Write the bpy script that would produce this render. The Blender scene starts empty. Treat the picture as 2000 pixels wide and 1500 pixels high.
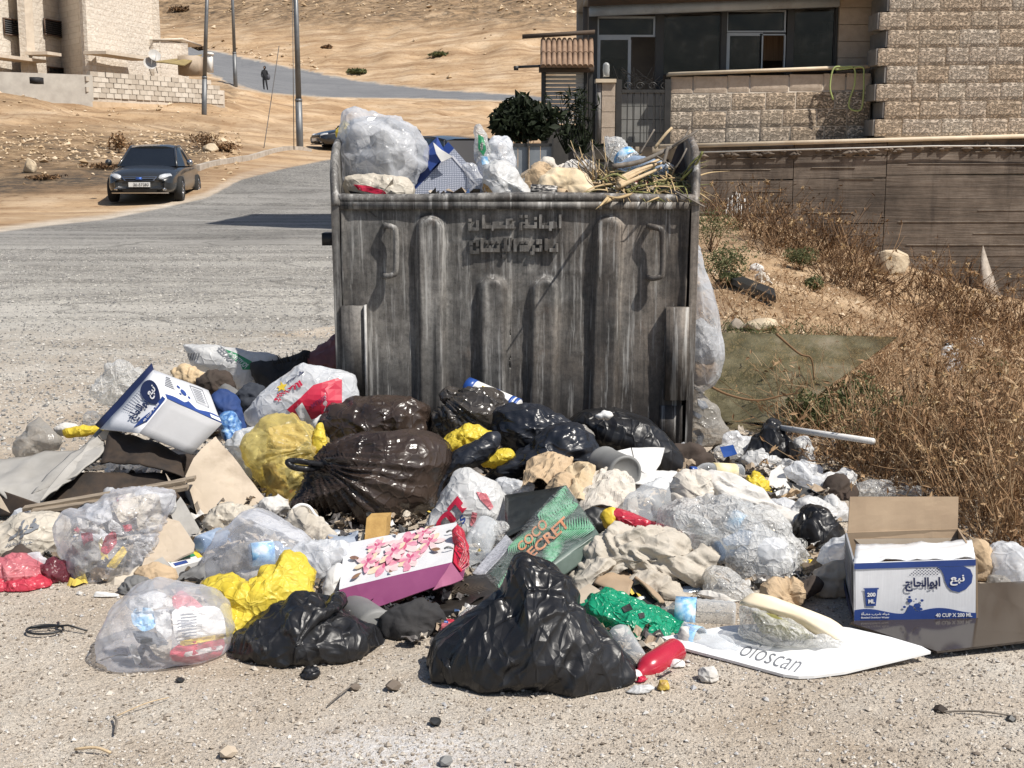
import bpy,bmesh,math,random
import numpy as np
from mathutils import Vector,Matrix
from mathutils.geometry import tessellate_polygon
from mathutils.bvhtree import BVHTree
R=math.radians
SC=bpy.context.scene
COL=SC.collection
rnd=random.Random(7)
RS=np.random.RandomState(11)
# -- camera, light, exposure
FPX,EYE=2600.0,1.3
PITCH=math.atan(445.0/FPX)
cam_data=bpy.data.cameras.new('camera')
cam_data.sensor_width=36.0
cam_data.lens=36.0*FPX/2000.0
cam_data.clip_start,cam_data.clip_end=0.1,2000.0
cam=bpy.data.objects.new('camera',cam_data)
COL.objects.link(cam)
cam.location=(0,0,EYE)
cam.rotation_euler=(math.pi/2-PITCH,0,0)
SC.camera=cam
SUN_DIR=Vector((0.60,-0.40,1.0)).normalized()
world=bpy.data.worlds.new('World')
SC.world=world
world.use_nodes=True
wn=world.node_tree
sky=wn.nodes.new('ShaderNodeTexSky')
sky.sky_type='NISHITA'
sky.sun_disc=False
sky.sun_elevation=math.asin(SUN_DIR.z)
sky.sun_rotation=math.atan2(SUN_DIR.x,SUN_DIR.y)
sky.air_density,sky.dust_density=1.0,1.5
wn.links.new(sky.outputs[0],wn.nodes['Background'].inputs[0])
wn.nodes['Background'].inputs[1].default_value=0.085
sun_data=bpy.data.lights.new('sun','SUN')
sun_data.energy=4.9
sun_data.angle=R(0.5)
sun_data.color=(1.0,0.95,0.87)
sun=bpy.data.objects.new('sun',sun_data)
COL.objects.link(sun)
sun.rotation_euler=SUN_DIR.to_track_quat('Z','Y').to_euler()
sun.location=(20,-10,40)
SC.view_settings.view_transform='Standard'
SC.view_settings.look='None'
SC.view_settings.gamma=1.0
SC.view_settings.use_curve_mapping=False
SC.view_settings.exposure=0.22
SC.cycles.max_bounces=10
SC.cycles.transparent_max_bounces=24
SC.cycles.caustics_reflective=False
SC.cycles.caustics_refractive=False
# -- photo pixels -> points of the place
CP,SP=math.cos(PITCH),math.sin(PITCH)
def ray(u,v):
 t=(750.0-v)/FPX
 return np.array([(u-1000.0)/FPX,CP+t*SP,-SP+t*CP])
def at(u,v,Y):
 d=ray(u,v)
 s=Y/d[1]
 return np.array([d[0]*s,Y,EYE+d[2]*s])
def gnd(u,v,z=0.0):
 d=ray(u,v)
 s=(z-EYE)/d[2]
 return np.array([d[0]*s,d[1]*s,z])
def yb(v,z=0.0):
 return gnd(1000,v,z)[1]
def proj(P):
 P=np.asarray(P,float)
 x,y,z=P[...,0],P[...,1],P[...,2]-EYE
 w=y*CP-z*SP
 return 1000+FPX*x/w,750-FPX*(y*SP+z*CP)/w
 # -- noise
def _h(ix,iy,iz,seed):
 n=(ix*374761393+iy*668265263+iz*1274126177+seed*974634777)&0xffffffff
 n=((n^(n>>13))*1274126177)&0xffffffff
 n=((n^(n>>15))*2246822519)&0xffffffff
 return((n^(n>>16))&0xffff)/32767.5-1.0
def vn(p,seed=0):
 p=np.asarray(p,float)
 i=np.floor(p).astype(np.int64)
 f=p-i
 f=f*f*f*(f*(f*6-15)+10)
 x,y,z=i[:,0],i[:,1],i[:,2]
 fx,fy,fz=f[:,0],f[:,1],f[:,2]
 r=0
 for a in(0,1):
  for b in(0,1):
   for c in(0,1):
    w=(fx if a else 1-fx)*(fy if b else 1-fy)*(fz if c else 1-fz)
    r=r+w*_h(x+a,y+b,z+c,seed)
 return r
def fbm(p,o=4,seed=0,g=0.5):
 p=np.asarray(p,float)
 r,a=0,1.0
 for k in range(o):
  r=r+a*vn(p*(2.03**k)+17.3*k,seed+k)
  a*=g
 return r
def ridged(p,o=3,seed=0,g=0.5):
 p=np.asarray(p,float)
 r,a,t=0,1.0,0
 for k in range(o):
  r=r+a*(1-2.0*np.abs(vn(p*(2.1**k)+31.7*k,seed+k)))
  t+=a
  a*=g
 return r/t
def facets(p,seed=0):
 """crumpled-sheet relief: flat tilted facets that meet in sharp creases (about -1..1)"""
 p=np.asarray(p,float)
 b=np.floor(p).astype(np.int64)
 n=len(p)
 d1=np.full(n,9.0);d2=np.full(n,9.0);c1=np.zeros((n,3));r1=np.zeros((n,3))
 for dx in(-1,0,1):
  for dy in(-1,0,1):
   for dz in(-1,0,1):
    ix,iy,iz=b[:,0]+dx,b[:,1]+dy,b[:,2]+dz
    c=np.stack([ix+0.5+0.48*_h(ix,iy,iz,seed),iy+0.5+0.48*_h(ix,iy,iz,seed+1),iz+0.5+0.48*_h(ix,iy,iz,seed+2)],1)
    d=np.linalg.norm(p-c,axis=1)
    m=d<d1
    d2=np.where(m,d1,np.minimum(d2,d))
    d1=np.where(m,d,d1)
    c1[m]=c[m]
    rr=np.stack([_h(ix,iy,iz,seed+3),_h(ix,iy,iz,seed+4),_h(ix,iy,iz,seed+5)],1)
    r1[m]=rr[m]
 e=d2-d1
 crease=1-np.clip(e*1.6,0,1)
 tilt=np.clip(e*3,0,1)*((p-c1)*r1).sum(1)*1.6
 return 0.8*crease+tilt-0.25
def sstep(a,b,x):
 t=np.clip((np.asarray(x,float)-a)/(b-a),0,1)
 return t*t*(3-2*t)
 # -- objects
ORG={}
def props(o,label=None,cat=None,group=None,kind=None):
 if label:o['label']=label
 if cat:o['category']=cat
 if group:o['group']=group
 if kind:o['kind']=kind
def mesh(name,V,Fs,smooth=True):
 """V (N,3) and a list of arrays of faces (each (M,3) or (M,4)) or a python list of faces."""
 me=bpy.data.meshes.new(name)
 V=np.asarray(V,np.float32)
 if isinstance(Fs,np.ndarray):Fs=[Fs]
 if len(Fs)and isinstance(Fs[0],np.ndarray)and Fs[0].ndim==2:
  Fs=[f for f in Fs if len(f)]
  me.vertices.add(len(V))
  me.vertices.foreach_set('co',V.ravel())
  tot=sum(f.size for f in Fs)
  me.loops.add(tot)
  me.loops.foreach_set('vertex_index',np.concatenate([f.ravel()for f in Fs]).astype(np.int32))
  cnt=np.concatenate([np.full(len(f),f.shape[1])for f in Fs])
  me.polygons.add(len(cnt))
  st=np.concatenate([[0],np.cumsum(cnt)[:-1]])
  me.polygons.foreach_set('loop_start',st.astype(np.int32))
  me.polygons.foreach_set('loop_total',cnt.astype(np.int32))
  me.update(calc_edges=True)
  me.validate()
 else:
  me.from_pydata([tuple(map(float,v))for v in V],[],[tuple(map(int,f))for f in Fs])
  me.update()
 me.polygons.foreach_set('use_smooth',np.full(len(me.polygons),bool(smooth)))
 return me
def put(name,V,Fs,mat,parent=None,label=None,cat=None,group=None,kind=None,smooth=True,org=None):
 """Link ONE mesh object from world-space vertices; its origin is its base (or its parent's)."""
 V=np.asarray(V,float)
 if isinstance(Fs,list)and not isinstance(Fs[0],np.ndarray):
  used=sorted({int(i)for f in Fs for i in f})
  if len(used)<len(V):
   mp=dict(zip(used,range(len(used))))
   V,Fs=V[used],[tuple(mp[int(i)]for i in f)for f in Fs]
 if parent is not None:
  o0=ORG[parent.name]
 elif org is not None:
  o0=np.asarray(org,float)
 else:
  o0=np.array([(V[:,0].min()+V[:,0].max())/2,(V[:,1].min()+V[:,1].max())/2,V[:,2].min()])
 me=mesh(name,V-o0,Fs,smooth)
 if mat is not None:
  for m in(mat if isinstance(mat,(list,tuple))else[mat]):me.materials.append(m)
 ob=bpy.data.objects.new(name,me)
 COL.objects.link(ob)
 if parent is not None:
  ob.parent=parent
 else:
  ob.location=o0
 ORG[ob.name]=o0
 props(ob,label,cat,group,kind)
 return ob
def empty(name,org,label=None,cat=None,group=None,kind=None):
 o=bpy.data.objects.new(name,None)
 COL.objects.link(o)
 o.location=org
 ORG[o.name]=np.asarray(org,float)
 props(o,label,cat,group,kind)
 return o
class MB:
 """Collects shapes into one mesh."""
 def __init__(s):
  s.V,s.F,s.n=[],[],0
 def add(s,V,F):
  V=np.asarray(V,float)
  s.V.append(V)
  s.F+=[tuple(int(i)+s.n for i in f)for f in F]
  s.n+=len(V)
  return s
 def box(s,lo,hi,rot=0.0,piv=None):
  lo,hi=np.asarray(lo,float),np.asarray(hi,float)
  V=np.array([[lo[0]if i&1==0 else hi[0],lo[1]if i&2==0 else hi[1],lo[2]if i&4==0 else hi[2]]for i in range(8)])
  if rot:
   piv=(lo+hi)/2 if piv is None else np.asarray(piv)
   c,q=math.cos(rot),math.sin(rot)
   d=V-piv
   V=np.stack([d[:,0]*c-d[:,1]*q,d[:,0]*q+d[:,1]*c,d[:,2]],1)+piv
  return s.add(V,[(0,2,3,1),(4,5,7,6),(0,1,5,4),(2,6,7,3),(0,4,6,2),(1,3,7,5)])
 def obox(s,P,a,b,c):
  """parallelepiped from corner P along a, b, c"""
  P,a,b,c=[np.asarray(q,float)for q in(P,a,b,c)]
  V=[P+(a if i&1 else 0)+(b if i&2 else 0)+(c if i&4 else 0)for i in range(8)]
  F=[(0,2,3,1),(4,5,7,6),(0,1,5,4),(2,6,7,3),(0,4,6,2),(1,3,7,5)]
  if np.dot(np.cross(a,b),c)<0:F=[f[::-1]for f in F]
  return s.add(V,F)
 def tube(s,pts,r,n=8,cap=True):
  V,F=tube_vf(pts,r,n,cap)
  return s.add(V,F)
 def put(s,name,mat,parent=None,**k):
  return put(name,np.concatenate(s.V),s.F,mat,parent,**k)
def tube_vf(pts,r,n=8,cap=True):
 P=np.asarray(pts,float)
 m=len(P)
 r=np.full(m,r)if np.isscalar(r)else np.asarray(r,float)
 T=np.gradient(P,axis=0)
 T/=np.linalg.norm(T,axis=1)[:,None]+1e-12
 up=np.array([0,0,1.0])if abs(T[0,2])<0.9 else np.array([1.0,0,0])
 V,F=[],[]
 for i in range(m):
  a=np.cross(T[i],up);a/=np.linalg.norm(a)+1e-12
  b=np.cross(a,T[i])
  up=b
  for k in range(n):
   t=2*math.pi*k/n
   V.append(P[i]+r[i]*(math.cos(t)*a+math.sin(t)*b))
 for i in range(m-1):
  for k in range(n):
   k2=(k+1)%n
   F.append((i*n+k,i*n+k2,(i+1)*n+k2,(i+1)*n+k))
 if cap:
  F.append(tuple(range(n))[::-1])
  F.append(tuple((m-1)*n+k for k in range(n)))
 return np.array(V),F
def curve_pts(P,n=24):
 """Catmull-Rom through the points."""
 P=np.asarray(P,float)
 Q=np.vstack([2*P[0]-P[1],P,2*P[-1]-P[-2]])
 out=[]
 for i in range(1,len(Q)-2):
  k=max(2,n//(len(P)-1))
  for t in np.linspace(0,1,k,endpoint=False):
   a,b,c,d=Q[i-1],Q[i],Q[i+1],Q[i+2]
   out.append(0.5*((2*b)+(c-a)*t+(2*a-5*b+4*c-d)*t*t+(3*b-a-3*c+d)*t**3))
 out.append(P[-1])
 return np.array(out)
def lathe_vf(p0,p1,prof,n=24,squash=None):
 """prof = [(t along axis 0..1, radius)], axis p0 -> p1"""
 p0,p1=np.asarray(p0,float),np.asarray(p1,float)
 ax=p1-p0
 T=ax/np.linalg.norm(ax)
 up=np.array([0,0,1.0])if abs(T[2])<0.9 else np.array([1.0,0,0])
 a=np.cross(T,up);a/=np.linalg.norm(a)
 b=np.cross(a,T)
 V,F=[],[]
 for(t,r)in prof:
  for k in range(n):
   th=2*math.pi*k/n
   V.append(p0+ax*t+r*(math.cos(th)*a+math.sin(th)*b*(squash or 1)))
 m=len(prof)
 for i in range(m-1):
  for k in range(n):
   k2=(k+1)%n
   F.append((i*n+k,i*n+k2,(i+1)*n+k2,(i+1)*n+k))
 F.append(tuple(range(n))[::-1])
 F.append(tuple((m-1)*n+k for k in range(n)))
 return np.array(V),F
def vnormals(V,F4):
 a,b,c,d=(V[F4[:,i]]for i in range(4))
 fn=np.cross(c-a,d-b)
 N=np.zeros_like(V)
 for i in range(4):np.add.at(N,F4[:,i],fn)
 return N/(np.linalg.norm(N,axis=1)[:,None]+1e-12)
def inside(poly,x,y):
 poly=np.asarray(poly,float)
 r=np.zeros(np.shape(x),bool)
 j=len(poly)-1
 for i in range(len(poly)):
  xi,yi=poly[i];xj,yj=poly[j]
  c=((yi>y)!=(yj>y))&(x<(xj-xi)*(y-yi)/(yj-yi+1e-12)+xi)
  r^=c
  j=i
 return r
 # -- materials
def _nt(name):
 m=bpy.data.materials.new(name)
 m.use_nodes=True
 nt=m.node_tree
 return m,nt,nt.nodes['Principled BSDF']
def N(nt,kind,**k):
 n=nt.nodes.new('ShaderNode'+kind)
 for a,b in k.items():
  if a.startswith('i_'):
   n.inputs[int(a[2:])if a[2:].isdigit()else a[2:].replace('_',' ')].default_value=b
  else:
   setattr(n,a,b)
 return n
def coords(nt,stretch=None,which='Object'):
 tc=N(nt,'TexCoord')
 if which=='World':
  out=N(nt,'NewGeometry').outputs['Position']
 else:
  out=tc.outputs[which]
 if stretch:
  mp=N(nt,'Mapping')
  mp.inputs['Scale'].default_value=stretch
  nt.links.new(out,mp.inputs['Vector'])
  out=mp.outputs[0]
 return out
def noise(nt,co,scale,detail=6,rough=0.6,dist=0.0,kind='FBM'):
 n=N(nt,'TexNoise')
 n.noise_type=kind
 n.inputs['Scale'].default_value=scale
 n.inputs['Detail'].default_value=detail
 n.inputs['Roughness'].default_value=rough
 n.inputs['Distortion'].default_value=dist
 nt.links.new(co,n.inputs['Vector'])
 return n.outputs[0]
def ramp(nt,fac,stops,interp='LINEAR'):
 r=N(nt,'ValToRGB')
 r.color_ramp.interpolation=interp
 el=r.color_ramp.elements
 while len(el)<len(stops):el.new(0.5)
 for e,(p,c)in zip(el,stops):
  e.position=p
  e.color=(*c,1)if len(c)==3 else c
 nt.links.new(fac,r.inputs[0])
 return r.outputs[0]
def mixc(nt,fac,a,b,mode='MIX'):
 n=N(nt,'Mix',data_type='RGBA',blend_type=mode)
 for s,x in((n.inputs[0],fac),(n.inputs[6],a),(n.inputs[7],b)):
  if isinstance(x,(int,float)):s.default_value=x
  elif isinstance(x,tuple):s.default_value=(*x,1)if len(x)==3 else x
  else:nt.links.new(x,s)
 return n.outputs[2]
def math_(nt,op,a,b=0.0):
 n=N(nt,'Math',operation=op)
 for s,x in((n.inputs[0],a),(n.inputs[1],b)):
  if isinstance(x,(int,float)):s.default_value=x
  else:nt.links.new(x,s)
 return n.outputs[0]
def bump(nt,h,strength=0.5,dist=0.01,prev=None):
 b=N(nt,'Bump')
 b.inputs['Strength'].default_value=strength
 b.inputs['Distance'].default_value=dist
 nt.links.new(h,b.inputs['Height'])
 if prev is not None:nt.links.new(prev,b.inputs['Normal'])
 return b.outputs[0]
def grey(v):return(v,v,v)
def M(name,cols,scale=6,rough=0.7,bmp=0.2,bscale=60,bdist=0.004,metal=0.0,spec=0.5,stretch=None,lo=0.35,hi=0.65,detail=8,dirt=None,coat=0.0,rvar=0.15,emit=None):
 m,nt,b=_nt(name)
 co=coords(nt,stretch)
 if len(cols)==1:cols=[tuple(c*0.86 for c in cols[0]),tuple(min(1,c*1.1)for c in cols[0])]
 n1=noise(nt,co,scale,detail)
 c=ramp(nt,n1,[(lo+(hi-lo)*i/(len(cols)-1),k)for i,k in enumerate(cols)])
 if dirt:
  n2=noise(nt,co,scale*0.6,9,0.7)
  f=ramp(nt,n2,[(0.5,grey(0)),(0.68,grey(dirt[1]))])
  c=mixc(nt,f,c,dirt[0])
 nt.links.new(c,b.inputs['Base Color'])
 if rvar:
  rr=ramp(nt,n1,[(0.2,grey(max(0,rough-rvar))),(0.8,grey(min(1,rough+rvar)))])
  nt.links.new(rr,b.inputs['Roughness'])
 else:
  b.inputs['Roughness'].default_value=rough
 b.inputs['Metallic'].default_value=metal
 b.inputs['Specular IOR Level'].default_value=spec
 b.inputs['Coat Weight'].default_value=coat
 if bmp:
  nt.links.new(bump(nt,noise(nt,co,bscale,6),bmp,bdist),b.inputs['Normal'])
 return m
def creases(nt,co,scale,sharp=0.12):
 """height of a net of sharp folds"""
 w=N(nt,'TexNoise');w.inputs['Scale'].default_value=scale*0.6;w.inputs['Detail'].default_value=3
 nt.links.new(co,w.inputs['Vector'])
 add=N(nt,'VectorMath',operation='MULTIPLY_ADD')
 nt.links.new(w.outputs['Color'],add.inputs[0])
 add.inputs[1].default_value=(0.9/scale,)*3
 nt.links.new(co,add.inputs[2])
 out=None
 for k,(m_,a)in enumerate(((1.0,1.0),(2.3,0.5))):
  v=N(nt,'TexVoronoi',feature='DISTANCE_TO_EDGE')
  v.inputs['Scale'].default_value=scale*m_
  nt.links.new(add.outputs[0],v.inputs['Vector'])
  r=ramp(nt,v.outputs['Distance'],[(0,grey(a)),(sharp,grey(a*0.35)),(0.5,grey(0))])
  out=r if out is None else mixc(nt,1.0,out,r,'ADD')
 return out
def film(name,col,op=(0.25,0.75),rough=0.22,crease=26.0,cb=0.5,tint=(0.97,0.97,0.97),trans=0.35,spec=0.6,cd=0.008):
 """thin plastic film: part clear, part milky, glossy, creased"""
 m,nt,b=_nt(name)
 co=coords(nt)
 r1=creases(nt,co,crease)
 n1=noise(nt,co,5.0,4)
 b.inputs['Base Color'].default_value=(*col,1)
 b.inputs['Roughness'].default_value=rough
 b.inputs['Specular IOR Level'].default_value=spec
 nb=bump(nt,r1,cb,cd)
 nt.links.new(nb,b.inputs['Normal'])
 tl=N(nt,'BsdfTranslucent')
 tl.inputs[0].default_value=(*col,1)
 nt.links.new(nb,tl.inputs['Normal'])
 mx0=N(nt,'MixShader')
 mx0.inputs[0].default_value=trans
 nt.links.new(b.outputs[0],mx0.inputs[1])
 nt.links.new(tl.outputs[0],mx0.inputs[2])
 tr=N(nt,'BsdfTransparent')
 tr.inputs[0].default_value=(*tint,1)
 fr=N(nt,'LayerWeight')
 fr.inputs[0].default_value=0.45
 nt.links.new(nb,fr.inputs['Normal'])
 f=math_(nt,'ADD',math_(nt,'MULTIPLY',n1,op[1]-op[0]),op[0])
 f=math_(nt,'ADD',f,math_(nt,'MULTIPLY',fr.outputs['Facing'],0.45))
 f=math_(nt,'MINIMUM',f,1.0)
 mx=N(nt,'MixShader')
 nt.links.new(f,mx.inputs[0])
 nt.links.new(tr.outputs[0],mx.inputs[1])
 nt.links.new(mx0.outputs[0],mx.inputs[2])
 nt.links.new(mx.outputs[0],nt.nodes['Material Output'].inputs[0])
 return m
def shiny(name,col,col2=None,rough=0.24,crease=14.0,cb=0.45,spec=0.55,trans=0.0,stretch=None,cd=0.012):
 """opaque glossy bag plastic"""
 m,nt,b=_nt(name)
 co=coords(nt,stretch)
 r1=creases(nt,co,crease)
 n1=noise(nt,co,4.0,6)
 c=ramp(nt,n1,[(0.35,col),(0.7,col2 or tuple(min(1,x*1.25)for x in col))])
 nt.links.new(c,b.inputs['Base Color'])
 rr=ramp(nt,n1,[(0.3,grey(rough*0.7)),(0.75,grey(min(1,rough*1.6)))])
 nt.links.new(rr,b.inputs['Roughness'])
 b.inputs['Specular IOR Level'].default_value=spec
 n2=noise(nt,co,crease*4.5,3,0.5)
 nb=bump(nt,r1,cb,cd)
 nb=bump(nt,n2,cb*0.3,cd*0.25,nb)
 nt.links.new(nb,b.inputs['Normal'])
 if trans:
  tl=N(nt,'BsdfTranslucent')
  nt.links.new(c,tl.inputs[0])
  nt.links.new(nb,tl.inputs['Normal'])
  mx=N(nt,'MixShader')
  mx.inputs[0].default_value=trans
  nt.links.new(b.outputs[0],mx.inputs[1])
  nt.links.new(tl.outputs[0],mx.inputs[2])
  nt.links.new(mx.outputs[0],nt.nodes['Material Output'].inputs[0])
 return m
def paper(name,cols,scale=6,dirt=None,crease=20,cb=0.8,cd=0.008,rough=0.85):
 """matt paper or cloth with pressed-in creases"""
 m=M(name,cols,scale,rough,0,dirt=dirt,spec=0.2)
 nt=m.node_tree
 nt.links.new(bump(nt,creases(nt,coords(nt),crease,0.2),cb,cd),nt.nodes['Principled BSDF'].inputs['Normal'])
 return m
def glassy(name,col,rough=0.08,alpha=0.45,spec=0.8):
 """clear pane or bottle wall, light passes straight through"""
 m,nt,b=_nt(name)
 b.inputs['Base Color'].default_value=(*col,1)
 b.inputs['Roughness'].default_value=rough
 b.inputs['Specular IOR Level'].default_value=spec
 tr=N(nt,'BsdfTransparent')
 tr.inputs[0].default_value=(*[min(1,c*0.5+0.5)for c in col],1)
 fr=N(nt,'LayerWeight')
 fr.inputs[0].default_value=0.35
 f=math_(nt,'MINIMUM',math_(nt,'ADD',math_(nt,'MULTIPLY',fr.outputs['Facing'],0.6),alpha),1.0)
 mx=N(nt,'MixShader')
 nt.links.new(f,mx.inputs[0])
 nt.links.new(tr.outputs[0],mx.inputs[1])
 nt.links.new(b.outputs[0],mx.inputs[2])
 nt.links.new(mx.outputs[0],nt.nodes['Material Output'].inputs[0])
 return m
 # -- terrain
_ctl=[(290,395,34.5),(100,400,34),(0,430,30),(400,385,35),(520,345,42),(640,312,50),(720,304,55),(390,325,43),(480,312,48),(620,302,55),(0,330,42),(60,330,42),(0,250,55),(200,260,56),(330,270,52),(100,190,66),(0,152,70),(200,200,68),(350,198,76),(300,230,64),(440,188,86),(397,232,66),(583,290,54),(530,260,63),(600,230,80),(517,184,103),(460,165,96),(700,240,80),(850,235,80),(950,230,82),(1040,240,80),(900,265,63),(800,200,97),(700,195,100),(1050,200,100),(365,100,138),(420,110,133),(560,138,125),(700,165,117),(850,180,110),(1050,190,105),(600,185,107),(450,140,118),(480,90,150),(700,120,130),(1000,130,120),(1150,120,122),(600,60,155),(900,60,145),(1130,50,140),(350,40,190),(700,0,180),(1100,0,165),(500,-60,225),(900,-60,205),(300,60,172),(1300,0,165),(1300,100,135),(1700,0,172),(1700,150,122),(1300,-60,205),(1900,-60,210),(0,-60,240),(-300,150,75),(-300,70,112),(-200,330,42),(100,60,132),(1420,520,12),(1420,420,18.5),(1600,490,16),(1700,650,10),(1760,540,18),(1990,592,20.8),(1980,690,12.5),(1900,800,7.8),(1990,950,5.7),(1500,900,5.9),(1380,750,7.2),(1380,600,9.5),(1500,760,7.4),(2200,700,13),(2200,1000,5.5),(1360,410,20.5),(2300,620,21)]
_c3=[at(*c)for c in _ctl]+[np.array(p,float)for p in((-12,18,0),(-8,24,0),(0,12,0),(0,24,0),(1,18,0.1),(-20,14,0),(0,30,0.1),(-2,40,0.5),(-25,24,0.1),(0,4,0),(4,2,0),(-6,4,0),(6,31,1.4),(13,31,1.2),(16,24,-1.0),(0.3,27,0.3),(5,42,1.4),(12,60,3.5),(14,10,-0.5),(30,30,0.5),(40,80,5))]
_c3=np.array(_c3)
CX,CZ=_c3[:,:2]/20.0,_c3[:,2]
def _U(r2):return r2*np.log(r2+1e-9)*0.5
_n=len(CX)
_K=_U(((CX[:,None]-CX[None])**2).sum(-1))+np.eye(_n)*0.004
_P=np.c_[np.ones(_n),CX]
_A=np.block([[_K,_P],[_P.T,np.zeros((3,3))]])
_w=np.linalg.solve(_A,np.r_[CZ,0,0,0])
def tz(x,y):
 """height of the ground"""
 x,y=np.atleast_1d(np.asarray(x,float)),np.atleast_1d(np.asarray(y,float))
 out=np.zeros(len(x))
 for a in range(0,len(x),40000):
  q=np.c_[x[a:a+40000],y[a:a+40000]]/20.0
  d=_U(((q[:,None]-CX[None])**2).sum(-1))
  out[a:a+40000]=d@_w[:_n]+_w[_n]+q@_w[_n+1:]
 m=np.maximum(sstep(27,36,y),sstep(5.4,8.0,y)*sstep(1.1,2.0,x))
 rough=sstep(0,1,m)*np.clip(y/60.0,0.15,1.5)
 p=np.c_[x,y,np.zeros(len(x))]
 nz=fbm(p*0.35,4,3)*0.22*rough
 near=np.maximum(m,0.0)
 base=out*near+nz*near*offroad(x,y)
 return base+0.006*fbm(p*1.7,3,9)*sstep(0.0,1.0,1-m)
FAR_ROAD=[(345,86),(420,101),(560,131),(700,159),(850,176),(1080,190),(1080,199),(950,196),(820,192),(650,190),(520,181),(455,168),(425,150),(345,112)]
NEAR_ROAD=[(-900,640),(0,452),(110,438),(205,428),(320,405),(405,385),(470,350),(560,327),(640,311),(720,303),(1000,322),(1290,400),(1290,620),(640,640),(100,720),(-900,760)]
def _edge_d(poly,u,v):
 """signed pixel distance, positive inside"""
 P=np.asarray(poly,float)
 d=np.full(np.shape(u),1e9)
 for i in range(len(P)):
  a,b=P[i],P[(i+1)%len(P)]
  ab=b-a
  t=np.clip(((u-a[0])*ab[0]+(v-a[1])*ab[1])/(ab@ab),0,1)
  d=np.minimum(d,np.hypot(u-a[0]-t*ab[0],v-a[1]-t*ab[1]))
 return np.where(inside(P,u,v),d,-d)
def offroad(x,y):
 """0 on the carriageways, 1 away from them (plan view)"""
 u,v=1000+FPX*x/np.maximum(y,0.3),0
 n=(x+9.5)/6.0
 lane=np.exp(-n*n)*sstep(30,36,y)*(1-sstep(56,64,y))
 far=np.exp(-((y-(113-0.35*(x+15)))/9.0)**2)*sstep(88,95,y)*0.8
 return 1-np.clip(lane+far,0,0.9)
def zat(x,y):return float(tz([x],[y])[0])
NR,NC=430,400
_t=np.linspace(0,1,NR)
_Y=-5+3*(np.exp(_t*math.log(1+340/3.0))-1)
_S=np.linspace(-1,1,NC)
GX=_S[None]*(np.abs(_Y[:,None]+5)*0.62+8)
GY=np.repeat(_Y[:,None],NC,1)
GZ=tz(GX.ravel(),GY.ravel()).reshape(GX.shape)
TV=np.stack([GX,GY,GZ],-1).reshape(-1,3)
_i=np.arange(NR*NC).reshape(NR,NC)
TF=np.stack([_i[:-1,:-1],_i[:-1,1:],_i[1:,1:],_i[1:,:-1]],-1).reshape(-1,4)
_ok=TV[:,1]>1.0
_u,_v=np.full(len(TV),-9999.0),np.full(len(TV),9999.0)
_u[_ok],_v[_ok]=proj(TV[_ok])
dn=_edge_d(NEAR_ROAD,_u,_v)
dn=np.where((TV[:,1]>3)&(TV[:,1]<62),dn,-999)
df=np.where(TV[:,1]>88,_edge_d(FAR_ROAD,_u,_v),-999)
nearside=sstep(3.4,10.0,TV[:,1])*(1-sstep(0.8,1.8,TV[:,0]))*(TV[:,1]<9.6)
asph=np.maximum(sstep(-3,5,dn)*sstep(5.0,13.0,TV[:,1]),nearside*0.62)
asph=np.maximum(asph,0.32*sstep(1,2.2,TV[:,1])*(TV[:,1]<4.6))
asph=np.maximum(asph,sstep(-2,2,df))
hillm=sstep(30,50,TV[:,1])*(1-sstep(-3,2,df))
stones_m=sstep(36,44,TV[:,1])
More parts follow.
